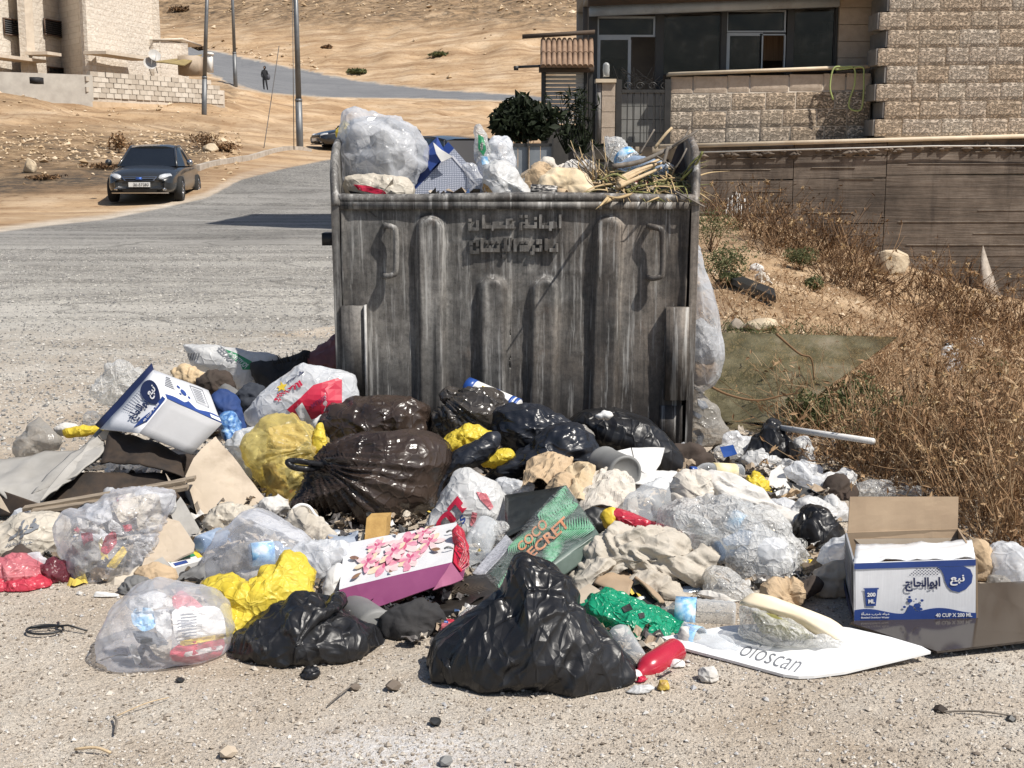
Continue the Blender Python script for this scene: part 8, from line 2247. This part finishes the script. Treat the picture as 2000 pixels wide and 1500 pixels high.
f_b=on_skin(ob,px_quad((1440,1278),(1552,1313),(1576,1286),(1464,1252)),.002)
Q_,F_=cut_grid(T_,F_,6,2)
put('lettering',np.array([f_b(*q)for q in Q_]),F_,P_GREYI,wp,smooth=False)
lf=empty('loaf_bag',gnd(1550,1262),'long cream loaf tray in a clear bag lying on the white board','food package')
blob('tray',[(1446,1178),(1468,1160),(1500,1164),(1560,1186),(1620,1210),(1646,1228),(1650,1262),(1620,1254),(1560,1226),(1480,1194)],3.40,0.055,X_LOAF,parent=lf,lean=0.5,wr=0.002,wf=6,big=0,jag=0,seed=180,n=90,rings=20)
blob('green_filling',[(1470,1196),(1500,1200),(1560,1224),(1590,1246),(1540,1250),(1490,1236)],3.36,0.04,M('olive_filling',[(0.12,0.11,0.02),(0.26,0.24,0.07)],20,0.5,.2),parent=lf,lean=.5,wr=0.005,seed=181,n=60,rings=14)
blob('clear_wrapper',[(1446,1184),(1470,1190),(1530,1214),(1600,1246),(1648,1252),(1644,1268),(1600,1270),(1540,1262),(1480,1252),(1448,1236)],3.36,0.07,B_CRINK,parent=lf,lean=.5,wr=0.010,wf=9,seed=182,n=100,rings=20)
slab('cardboard_shim',[(1590,1268,3.42),(1650,1262,3.44),(1640,1274,3.40),(1610,1276,3.39)],P_CARDP,.004,'thin brown card under the end of the loaf tray','card')
MB().tube([at(1650,1246,3.5),at(1698,1256,3.48)],0.004,6).put('dark_stick',M_BRANCH,label='short dark stick lying on the white board',cat='stick')
bottle('label_water_bottle',at(1436,1206,3.62),at(1290,1196,3.66),0.048,X_PET,'clear water bottle with a blue and white label beside the green bag',band=(0.52,0.80,X_WATER),crush=.003)
bottle('crushed_water_bottle',at(1330,1240,3.46),at(1448,1270,3.34),0.034,X_PET,'crushed clear bottle with a small blue label in front of the loaf tray',band=(0.08,0.32,X_WATER),crush=.010,seed=4)
bottle('blue_tint_bottle',at(1310,1170,3.86),at(1376,1158,3.90),0.032,X_PETB,'bluish bottle lying behind the labelled water bottle',crush=.003)
rub('white_paper_strip','white paper and cloth strip behind the labelled water bottle','paper',[(1360,1160),(1380,1150),(1430,1162),(1446,1180),(1400,1180)],3.80,0.025,C_WHITE,183,wr=0.008,n=60,rings=10)
rub('white_foam_bit','white foam bit behind the green bag','foam',[(1236,1176),(1248,1166),(1270,1170),(1272,1186),(1250,1190)],3.72,0.02,X_WHITE,184,wr=0.004,n=40,rings=8)
o=rub('green_bag','bright green plastic bag with dark print in front of the trousers','plastic bag',[(1132,1182),(1150,1162),(1186,1158),(1222,1170),(1262,1190),(1296,1206),(1322,1230),(1328,1258),(1300,1270),(1270,1282),(1230,1284),(1190,1256),(1160,1220)],3.56,0.11,B_GREEN,185,settle=False,wr=0.014,wf=9,n=140,rings=32)
skin_poly([[(1214,1186),(1230,1178),(1236,1190),(1220,1196)],[(1246,1198),(1258,1196),(1260,1206),(1250,1208)]],o,P_BLACK,.004)
V,F=lathe_vf(at(1208,1240,3.40),at(1250,1296,3.27),[(0,.030),(0,.033),(.04,.035),(.9,.027),(1,.026),(1,.02)],24)
cp=empty('clear_cup',at(1235,1300,3.3),'clear plastic cup lying between the black bag and the green bag','cup')
put('wall',V,F,X_PET,cp)
bottle('red_bottle',at(1322,1268,3.33),at(1240,1322,3.20),0.034,X_RED,'dark red bottle with a white cap in front of the green bag',style='smooth',cap=X_WHITE)
rb=bpy.data.objects['red_bottle']
pr0,pr1=at(1322,1268,3.24),at(1240,1322,3.12)
V,F=lathe_vf(pr0+(pr1-pr0)*.08,pr0+(pr1-pr0)*.52,[(0,.0298),(0,.0310),(1,.0310),(1,.0298)],28)
put('back_label',V,[f for f in F[:-2]if(f[0]%28)in(16,17,18,19)],X_WHITE,rb)
rub('yellow_brown_scrap','yellow and brown wrapper in front of the red bottle','wrapper',[(1280,1346),(1288,1328),(1302,1330),(1306,1346),(1292,1354)],3.12,0.015,M('yellow_brown_foil',[(0.25,0.14,0.04),(0.62,0.45,0.08)],40,0.5),186,wr=0.008,n=40,rings=8)
rub('white_wrapper_scrap','white crumpled wrapper on the ground below the red bottle','wrapper',[(1226,1354),(1240,1336),(1266,1332),(1280,1344),(1262,1358),(1240,1360)],3.10,0.018,B_WHITE,187,wr=0.008,n=50,rings=10)
rub('dark_red_foil','dark red foil beside the cap of the red bottle','foil',[(1238,1336),(1244,1318),(1264,1314),(1270,1328),(1254,1338)],3.16,0.018,P_RED,188,wr=0.008,n=40,rings=8)
rub('white_shell_bit','small white plastic bit right of the red bottle','plastic bit',[(1308,1302),(1316,1290),(1334,1292),(1336,1304),(1320,1308)],3.26,0.012,X_WHITE,189,wr=0.004,n=36,rings=8)
rub('cotton_wad','small wad of white cotton alone on the gravel, right front','cotton',[(1370,1330),(1372,1314),(1382,1306),(1394,1312),(1392,1332),(1380,1338)],3.17,0.016,C_WHITE,190,wr=0.008,wf=40,n=44,rings=10)
rub('white_panel_bit','white cloth strip between the crushed bottle and green bag','cloth',[(1326,1250),(1330,1226),(1352,1230),(1368,1252),(1350,1266)],3.50,0.02,C_WHITE,191,wr=0.006,n=44,rings=8)
mb=MB()
c0=gnd(88,1232,.006)
mb.tube(curve_pts([c0+(.05*math.cos(t),.035*math.sin(t),.004)for t in np.linspace(0,6.0,10)],30),.0035,5)
mb.tube([c0+(-.05,.01,.004),c0+(.06,.012,.012),c0+(.12,-.01,.004)],.003,5).tube([c0+(.03,.02,.004),c0+(.02,.05,.006)],.004,5)
mb.put('black_wire_loop',X_BLACK,label='twisted loop of black wire on the gravel, left',cat='wire')
for i,(u0,v0,u1,v1,r_,lb)in enumerate(((146,1463,216,1470,.0035,'flat grey-brown stick on the gravel at the bottom left'),(222,1400,224,1432,.003,'short dark twig lying end-on on the gravel, left'),(228,1398,330,1362,.0014,'thin pale straw on the gravel below the front clear bag'),(196,1290,250,1280,.002,'thin straw in the shadow of the front clear bag'),(1830,1390,1990,1400,.0025,'long dark dry twig on the gravel at the bottom right'),(640,1378,700,1330,.002,'thin dry stem on the gravel before the low black bag'))):
 a,b=gnd(u0,v0,.008),gnd(u1,v1,.008)
 MB().tube(curve_pts([a,(a+b)/2+(0.005,.004,.006),b],8),r_,5).put('twig',M_BRANCH if i%2==1 or i==4 else W_PALE,label=lb,cat='twig')
for i,(u,v,s_,m_,lb)in enumerate(((850,1415,.017,X_BLACK,'round dark pebble on the gravel below the front black bag'),(1836,1392,.018,P_CARDD,'dark clod on the gravel, bottom right'),(1974,1410,.014,X_BLACK,'round dark pebble at the bottom right edge'),(768,1347,.022,MSTONE,'flat tan stone chip left of the front black bag'),(445,1478,.022,P_CARDP,'reddish tan stone at the bottom, left of centre'),(692,1348,.016,MSTONE,'small rounded stone before the low black bag'),(870,1494,.018,X_GREY,'round grey pebble at the bottom edge'),(352,1332,.012,X_BLACK,'curved dark shard beside the front clear bag'))):
 c=gnd(u,v,0)
 V=np.array([[1,0,0],[-1,0,0],[0,1,0],[0,-1,0],[0,0,.7],[0,0,-.7],[.6,.6,.3],[-.6,.6,.3],[.6,-.6,.3],[-.6,-.6,.3],[.6,.6,-.3],[-.6,.6,-.3],[.6,-.6,-.3],[-.6,-.6,-.3]])*RS.uniform(.8,1.15,(14,3))*s_+c+(0,0,s_*.5)
 bm=bmesh.new()
 for q in V:bm.verts.new(q)
 bmesh.ops.convex_hull(bm,input=bm.verts[:])
 bm.verts.ensure_lookup_table();bm.verts.index_update()
 vs=[tuple(x.co)for x in bm.verts];fs=[tuple(x.index for x in f.verts)for f in bm.faces];bm.free()
 ob=put('pebble',np.array(vs),fs,m_,label=lb,cat='stone',smooth=False)
 # -- plants, rocks and scraps
def stems_np(b,t,r0,r1,bend,seed):
 """many thin three-sided stalks at once: bases b, tips t"""
 r=np.random.RandomState(seed)
 n=len(b)
 K=5
 s=np.linspace(0,1,K)
 mid=r.normal(0,1,(n,3))*bend*np.linalg.norm(t-b,axis=1)[:,None]
 P=b[:,None]+(t-b)[:,None]*s[None,:,None]+mid[:,None]*(np.sin(s*math.pi))[None,:,None]
 d=(t-b)/(np.linalg.norm(t-b,axis=1)[:,None]+1e-9)
 a1=np.cross(d,r.normal(0,1,(n,3)));a1/=np.linalg.norm(a1,axis=1)[:,None]+1e-9
 a2=np.cross(d,a1)
 rad=(r0+(r1-r0)*s)
 V=np.stack([P+rad[None,:,None]*(math.cos(q)*a1+math.sin(q)*a2)[:,None]for q in(0,2.094,4.189)],2)
 i=np.arange(n*K*3).reshape(n,K,3)
 F=np.stack([i[:,:-1],np.roll(i,-1,2)[:,:-1],np.roll(i,-1,2)[:,1:],i[:,1:]],-1).reshape(-1,4)
 return V.reshape(-1,3),F,P
def leaves_np(c,size,seed,up=0.3,aspect=0.45):
 """loose bent leaves at points c"""
 r=np.random.RandomState(seed)
 n=len(c)
 a=r.normal(0,1,(n,3));a[:,2]+=up;a/=np.linalg.norm(a,axis=1)[:,None]
 b=np.cross(a,r.normal(0,1,(n,3)));b/=np.linalg.norm(b,axis=1)[:,None]
 k=np.cross(a,b)
 s=(size*r.uniform(.6,1.4,n))[:,None]
 V=np.stack([c-a*s*.5,c+b*s*aspect*.5+k*s*.08,c+a*s*.5,c-b*s*aspect*.5+k*s*.08],1).reshape(-1,3)
 i=np.arange(n)[:,None]*4
 return V,np.hstack([i,i+1,i+2,i+3])
def blobpts(n,seed,lumps=14):
 """points of an uneven crown inside the unit ball"""
 r=np.random.RandomState(seed)
 c=r.normal(0,1,(lumps,3));c/=np.linalg.norm(c,axis=1)[:,None];c*=r.uniform(.1,.62,(lumps,1));c[:,2]=np.abs(c[:,2])*.9-.1
 k=r.randint(0,lumps,n)
 d=r.normal(0,1,(n,3));d/=np.linalg.norm(d,axis=1)[:,None]
 return c[k]+d*(r.uniform(0.3,1,n)**.4)[:,None]*r.uniform(.28,.48,lumps)[k][:,None]
def plant_mat(name,cols,trans=0.25,rough=0.7):
 m,nt,b=_nt(name)
 oi=N(nt,'NewGeometry').outputs['Random Per Island']
 c=ramp(nt,oi,[(i/(len(cols)-1),k)for i,k in enumerate(cols)])
 nt.links.new(c,b.inputs['Base Color'])
 b.inputs['Roughness'].default_value=rough
 b.inputs['Specular IOR Level'].default_value=0.25
 if trans:
  tl=N(nt,'BsdfTranslucent');nt.links.new(c,tl.inputs[0])
  mx=N(nt,'MixShader');mx.inputs[0].default_value=trans
  nt.links.new(b.outputs[0],mx.inputs[1]);nt.links.new(tl.outputs[0],mx.inputs[2])
  nt.links.new(mx.outputs[0],nt.nodes['Material Output'].inputs[0])
 return m
V_GREEN=plant_mat('grey_green_leaf',[(0.045,0.060,0.022),(0.10,0.115,0.045),(0.17,0.18,0.085),(0.21,0.20,0.10)])
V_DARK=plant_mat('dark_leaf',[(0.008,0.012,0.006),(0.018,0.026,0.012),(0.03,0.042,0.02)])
V_STALK=plant_mat('dry_stalk',[(0.16,0.09,0.045),(0.28,0.165,0.085),(0.40,0.26,0.145),(0.50,0.37,0.23)],0.15)
V_BROWN=plant_mat('brown_stalk',[(0.045,0.026,0.014),(0.11,0.06,0.03),(0.22,0.13,0.065),(0.32,0.20,0.11)],0.1)
V_HEAD=plant_mat('seed_head',[(0.36,0.22,0.10),(0.52,0.36,0.19),(0.64,0.50,0.32)],0.2)
def hit_ground(u,v,lo=3.0,hi=60.0):
 Y=np.linspace(lo,hi,500)
 P=np.array([at(u,v,y)for y in Y])
 k=np.nonzero(P[:,2]<=tz(P[:,0],P[:,1]))[0]
 return P[k[0]]if len(k)else P[-1]
def bush(label,u,v,w,h,leaf,mat,seed,n=900,name='green_bush',group=None,cat='bush',Y=None,stem_mat=None):
 p=hit_ground(u,v)if Y is None else at(u,v,Y)
 s=p[1]/FPX
 t=empty(name,p,label,cat,group)
 pts=blobpts(n,seed)*np.array([w*s*.62,w*s*.5,h*s*.62])+p+(0,0,h*s*.42)
 pts[:,2]=np.maximum(pts[:,2],p[2]+.01)
 V,F=leaves_np(pts,leaf,seed)
 put('foliage',V,F,mat,t,smooth=False)
 b=np.repeat((p-(0,0,.03))[None],12,0)+RS.normal(0,.012,(12,3))*[1,1,0]
 V,F,_=stems_np(b,pts[:12],.007,.002,.08,seed)
 o=put('stem',V,F,stem_mat or V_BROWN,t);o['kind']='stuff'
 return t
for i,(u,v,w,h,lb)in enumerate(((1388,492,120,110,'grey-green bush right behind the container, topmost'),(1412,560,140,105,'grey-green bush behind the hanging bag, largest of the upper three'),(1432,562,60,42,'small grey-green bush above the black plank'),(1562,528,90,56,'rounded green bush left of the boulder on the slope'),(1588,570,52,38,'small rounded green bush below the one by the boulder'),(1940,738,88,50,'lone green bush on the slope near the right edge'),(1590,850,150,110,'green bush behind the white tube, left one'),(1672,840,180,140,'tall green bush among the dry thistles'),(1764,870,180,130,'broad green bush deep in the dry thistles'),(1690,892,150,80,'low green bush right of the end of the white tube'),(1840,905,110,70,'low green bush at the right among thistles'))):
 bush(lb,u,v,w,h,0.026 if i<6 else 0.022,V_GREEN,300+i,1500 if i<6 else 2600,group='green bushes on the slope')
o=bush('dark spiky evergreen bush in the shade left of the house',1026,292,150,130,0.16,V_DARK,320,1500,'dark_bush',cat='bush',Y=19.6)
for i,(u,v,h,lb)in enumerate(((1106,300,120,'thin dark yucca in the shade below the slatted shutter'),(1140,300,110,'thin dark plant beside the porch corner post'))):
 p=at(u,v,20.2)
 t=empty('yucca',p,lb,'plant','dark plants by the porch')
 r=np.random.RandomState(i)
 top=p+np.c_[r.normal(0,.12,40),r.normal(0,.08,40),r.uniform(.1,h*20.2/FPX,40)]
 V,F,P=stems_np(np.repeat(p[None],40,0),top,.012,.003,.05,i)
 o=put('stem',V,F,V_DARK,t);o['kind']='stuff'
 V,F=leaves_np(np.repeat(top,4,0)+r.normal(0,.03,(160,3)),.16,i,.5,.16)
 put('foliage',V,F,V_DARK,t,smooth=False)
def head_vf(seed,s=1.0):
 """spiny seed head: a small ball with bracts"""
 r=np.random.RandomState(seed)
 d=r.normal(0,1,(22,3));d[:,2]+=.25;d/=np.linalg.norm(d,axis=1)[:,None]
 V,F=[],[]
 for k in range(22):
  a=np.cross(d[k],[.3,.5,.8]);a/=np.linalg.norm(a);b=np.cross(d[k],a)
  o=len(V)
  V+=[a*.32,b*.32,-a*.32,d[k]*r.uniform(.8,1.5)]
  F+=[(o,o+1,o+3),(o+1,o+2,o+3),(o+2,o,o+3)]
 return np.array(V)*s,F
HEADS=[]
for k in range(3):
 V,F=head_vf(k)
 me=mesh('seed_head',V,F,False);me.materials.append(V_HEAD);HEADS.append(me)
def thistle(label,p,h,spread,n,mat,seed,group,heads=6,name='dry_thistle',hs=0.016,thick=.0028):
 r=np.random.RandomState(seed)
 t=empty(name,p,label,'thistle' if 'thistle' in name else 'shrub',group)
 b=np.repeat(p[None],n,0)+r.normal(0,spread*.18,(n,3))*[1,1,0]-(0,0,.02)
 tip=p+np.c_[r.normal(0,spread*.55,n),r.normal(0,spread*.5,n),h*r.uniform(.5,1.05,n)]
 V,F,P=stems_np(b,tip,thick,thick*.45,.06,seed)
 m=n*3
 k=r.randint(0,n,m);q=r.randint(1,4,m)
 b2=P[k,q]
 t2=b2+(tip[k]-b[k])*r.uniform(.15,.35,(m,1))+r.normal(0,h*.11,(m,3))
 V2,F2,P2=stems_np(b2,t2,thick*.7,thick*.3,.06,seed+1)
 tips=np.vstack([tip,t2])
 c=tips[r.randint(0,len(tips),n*4)]+r.normal(0,h*.03,(n*4,3))
 V3,F3=leaves_np(c,h*.085,seed,.1,.3)
 o=put('stem',np.vstack([V,V2,V3]),np.vstack([F,F2+len(V),F3+len(V)+len(V2)]),mat,t,smooth=False);o['kind']='stuff'
 for e in range(heads):
  o=bpy.data.objects.new('seed_head',HEADS[e%3]);COL.objects.link(o)
  o.parent=t
  o.location=tips[e%len(tips)]-p
  s=hs*r.uniform(.7,1.3)
  o.scale=(s,s,s)
  o.rotation_euler=tuple(r.uniform(0,6.28,3))
 return t
GRP='dry thistles standing at the right edge of the heap'
TL=[(1650,935),(1710,930),(1730,950),(1770,930),(1800,960),(1840,950),(1870,980),(1900,960),(1930,1000),(1960,980),(1985,1020),(1890,1030),(1920,1060),(1970,1070),(1820,900),(1880,880),(1950,900),(1990,940),(1850,820),(1930,830),(1980,800),(1780,1000-70)]
for i,(u,v)in enumerate(TL):
 p=hit_ground(u,v)
 thistle('dry branching golden-brown thistle among many alike, right of the heap',p,rnd.uniform(.30,.52),rnd.uniform(.16,.28),13,V_STALK,400+i,GRP)
GR2='dark dry shrubs below the retaining wall'
for i,(u,v,h)in enumerate(((1440,450,.9),(1480,465,1.1),(1520,480,1.1),(1560,490,1.0),(1600,500,1.1),(1640,520,1.2),(1672,548,1.2),(1690,580,.7),(1640,560,.8),(1840,590,1.1),(1880,620,1.1),(1920,640,1.2),(1960,660,1.0),(1860,660,.9),(1990,640,1.0),(1800,570,.8),(1510,500,.7),(1395,430,.8),(1990,700,.8))):
 p=hit_ground(u,v)
 thistle('dark brown tangled dry shrub among many alike below the retaining wall',p,h*p[1]/17*.62,.34*p[1]/17+.12,26,V_BROWN,500+i,GR2,5,'dry_shrub',.03,.005)
def field(name,poly,n,h,mat,seed,thick,spread=.12,heads=0,nb=2,hs=.012):
 r=np.random.RandomState(seed)
 P=np.asarray(poly,float)
 lo,hi=P.min(0),P.max(0)
 uv=[]
 while len(uv)<n:
  q=r.uniform(lo,hi,(400,2))
  uv+=list(q[inside(P,q[:,0],q[:,1])])
 uv=np.array(uv[:n])
 Y=np.exp(np.linspace(math.log(4.2),math.log(24),60))
 b=np.empty((n,3))
 for i in range(0,n,400):
  d=np.array([ray(*q)for q in uv[i:i+400]])
  Q=d[:,None]*(Y[None]/d[:,1:2])[:,:,None];Q[:,:,2]+=EYE
  g=tz(Q[:,:,0].ravel(),Q[:,:,1].ravel()).reshape(Q.shape[:2])
  k=np.argmax(Q[:,:,2]<g,1)
  b[i:i+400]=Q[np.arange(len(d)),k]
 b[:,2]=tz(b[:,0],b[:,1])-.01
 hh=h*r.uniform(.4,1.2,n)
 tip=b+np.c_[r.normal(0,spread,n),r.normal(0,spread,n),hh]
 V,F,PP=stems_np(b,tip,thick,thick*.4,.07,seed)
 Vs,Fs,o_=[V],[F],len(V)
 tips=[tip]
 for k in range(nb):
  q=r.randint(1,4,n)
  b2=PP[np.arange(n),q]
  t2=b2+(tip-b)*r.uniform(.2,.5,(n,1))+r.normal(0,h*.14,(n,3))
  V,F,_=stems_np(b2,t2,thick*.7,thick*.3,.08,seed+k+1)
  Vs.append(V);Fs.append(F+o_);o_+=len(V);tips.append(t2)
 tp=np.vstack(tips)
 c=tp[r.randint(0,len(tp),n*2)]+r.normal(0,h*.05,(n*2,3))
 V,F=leaves_np(c,hs*3.2,seed,.2,.3)
 Vs.append(V);Fs.append(F+o_);o_+=len(V)
 put(name,np.vstack(Vs),np.vstack(Fs),mat,kind='stuff',smooth=False)
field('bent_weeds',[(1500,840),(1620,740),(1730,664),(1800,680),(1760,800),(1640,880),(1540,880)],330,.26,V_STALK,66,.0026,.16)
field('dry_thistle_field',[(1610,925),(1700,880),(1770,790),(1850,720),(2060,720),(2060,1100),(1930,1090),(1870,1010),(1680,955)],760,.33,V_STALK,61,.0026)
field('dry_thistle_litter',[(1540,935),(1640,860),(1850,850),(2060,900),(2060,1110),(1910,1090),(1860,980),(1660,962)],800,.12,V_STALK,62,.0022,.12,nb=1)
field('green_weeds',[(1384,655),(1560,655),(1700,672),(1600,770),(1520,815),(1384,815)],700,.09,V_GREEN,65,.003,.06,hs=.008)
field('dry_grass',[(1370,600),(1450,480),(1600,500),(1760,600),(1990,690),(1990,800),(1800,740),(1640,760),(1500,640),(1370,650)],900,.13,V_STALK,63,.0030,.09,nb=1)
field('brown_undergrowth',[(1400,440),(1520,440),(1700,500),(1760,560),(1850,600),(2000,640),(2000,700),(1850,690),(1680,590),(1500,500)],520,.24,V_BROWN,64,.006,.16)
def rock(label,u,v,w,h,mat,seed,Y=None,name='rock',cat='rock',group=None):
 p=hit_ground(u,v)if Y is None else at(u,v,Y)
 s=p[1]/FPX
 r=np.random.RandomState(seed)
 bm=bmesh.new()
 d=r.normal(0,1,(34,3));d/=np.linalg.norm(d,axis=1)[:,None];d*=r.uniform(.85,1.05,(34,1))
 d[:,2]=np.maximum(d[:,2],-.35)
 for q in d*np.array([w*s*.5,w*s*.42,h*s*.72])+p+(0,0,h*s*.25):bm.verts.new(q)
 bmesh.ops.convex_hull(bm,input=bm.verts[:])
 bmesh.ops.delete(bm,geom=[x for x in bm.verts if not x.link_faces],context='VERTS')
 bmesh.ops.bevel(bm,geom=bm.edges[:],offset=w*s*.025,segments=1,affect='EDGES')
 bm.verts.index_update()
 V=np.array([x.co[:]for x in bm.verts]);F=[tuple(x.index for x in f.verts)for f in bm.faces];bm.free()
 return put(name,V,F,mat,label=label,cat=cat,group=group,smooth=False)
R_PALE=M('pale_rock',[(0.46,0.36,0.24),(0.60,0.50,0.36)],3,0.95,0.6,14,0.03)
rock('big pale boulder on the slope against the retaining wall',1740,536,76,74,R_PALE,3,Y=15.2,name='boulder',cat='boulder')
rock('flat pale rock above the top edge of the glass sheet',1486,644,76,28,R_PALE,4)
rock('small grey rock left of the flat pale rock',1440,642,40,22,M('grey_rock',[(0.24,0.20,0.16),(0.36,0.31,0.25)],5,0.95,0.5,20,0.02),5)
rock('angular brown rock at the foot of the bank, far left',60,338,30,34,R_PALE,6)
rock('brown rock among the dry shrubs on the bank by the kerb',300,300,40,18,R_PALE,7)
rock('flat tan rock under the dry bush right of the parked car',412,296,34,18,R_PALE,8)
pl=[hit_ground(1412,560),hit_ground(1515,604)]
MB().obox(pl[0]+(0,0,.05),pl[1]-pl[0],(0.05,.34,0.03),(0,0,.05)).put('black_plank',X_BLACK,label='charred black plank lying on the slope below the grey-green bushes',cat='plank',smooth=False)
for i,(u,v,w,h,m_,lb)in enumerate(((1478,530,22,14,C_WHITE,'white rag on the slope above the black plank'),(1490,552,36,18,C_PAPER,'pale crumpled paper on the slope beside the black plank'),(1856,700,30,26,B_WHITE,'white plastic scrap on the slope among dry weeds'),(1846,684,34,18,B_BLACK,'black plastic scrap just above the white one among dry weeds'),(1862,728,26,26,B_MILKY,'milky plastic scrap below the white one among dry weeds'),(1905,675,26,16,C_WHITE,'small white scrap high on the slope near the right edge'),(1590,690,26,18,B_HAZE,'grey plastic scrap above the right end of the glass sheet'),(150,1175,1,1,None,''))):
 if m_ is None:continue
 p=hit_ground(u,v)
 blob('slope_scrap',[(u-w/2,v),(u-w*.4,v-h*.7),(u,v-h),(u+w*.45,v-h*.6),(u+w/2,v+2)],p[1],w*p[1]/FPX*.3,m_,lb,'litter scrap',seed=600+i,floor=False,n=40,rings=10,wr=.02,wf=9)
for i,(pts,lb)in enumerate((([(1368,744),(1420,770),(1478,782),(1530,772),(1560,768)],'long curved dark twig hanging in front of the glass sheet'),([(1516,652),(1560,690),(1584,700),(1590,740)],'bent dark twig before the top edge of the glass sheet'))):
 MB().tube(curve_pts([at(u,v,6.0)for u,v in pts],24),np.linspace(.007,.003,25),6).put('hanging_twig',V_BROWN,label=lb,cat='twig')
GB='dry shrubs on the bank left of the road'
for i,(u,v,w,h,m_)in enumerate(((392,290,70,40,V_BROWN),(232,300,44,50,V_STALK),(150,174,60,16,V_GREEN),(440,296,60,20,V_STALK),(205,330,90,14,V_BROWN),(90,352,110,14,V_BROWN),(300,312,60,16,V_BROWN))):
 p=hit_ground(u,v,30,90)
 bush('low dry or green shrub on the earth bank, one of many alike',u,v,w,h,.10 if m_ is not V_STALK else .16,m_,700+i,420,'bank_shrub',GB,'shrub',Y=p[1])
GH='small shrubs on the hillside'
for i,(u,v,w,h,m_)in enumerate(((856,110,34,8,V_GREEN),(700,145,44,12,V_GREEN),(640,96,20,7,V_BROWN),(350,24,40,14,V_BROWN),(390,98,30,8,V_BROWN))):
 p=hit_ground(u,v,95,260)
 bush('small dark shrub on the bare hillside, one of many alike',u,v,w,h,.5,m_,740+i,260,'hill_shrub',GH,'shrub',Y=p[1])
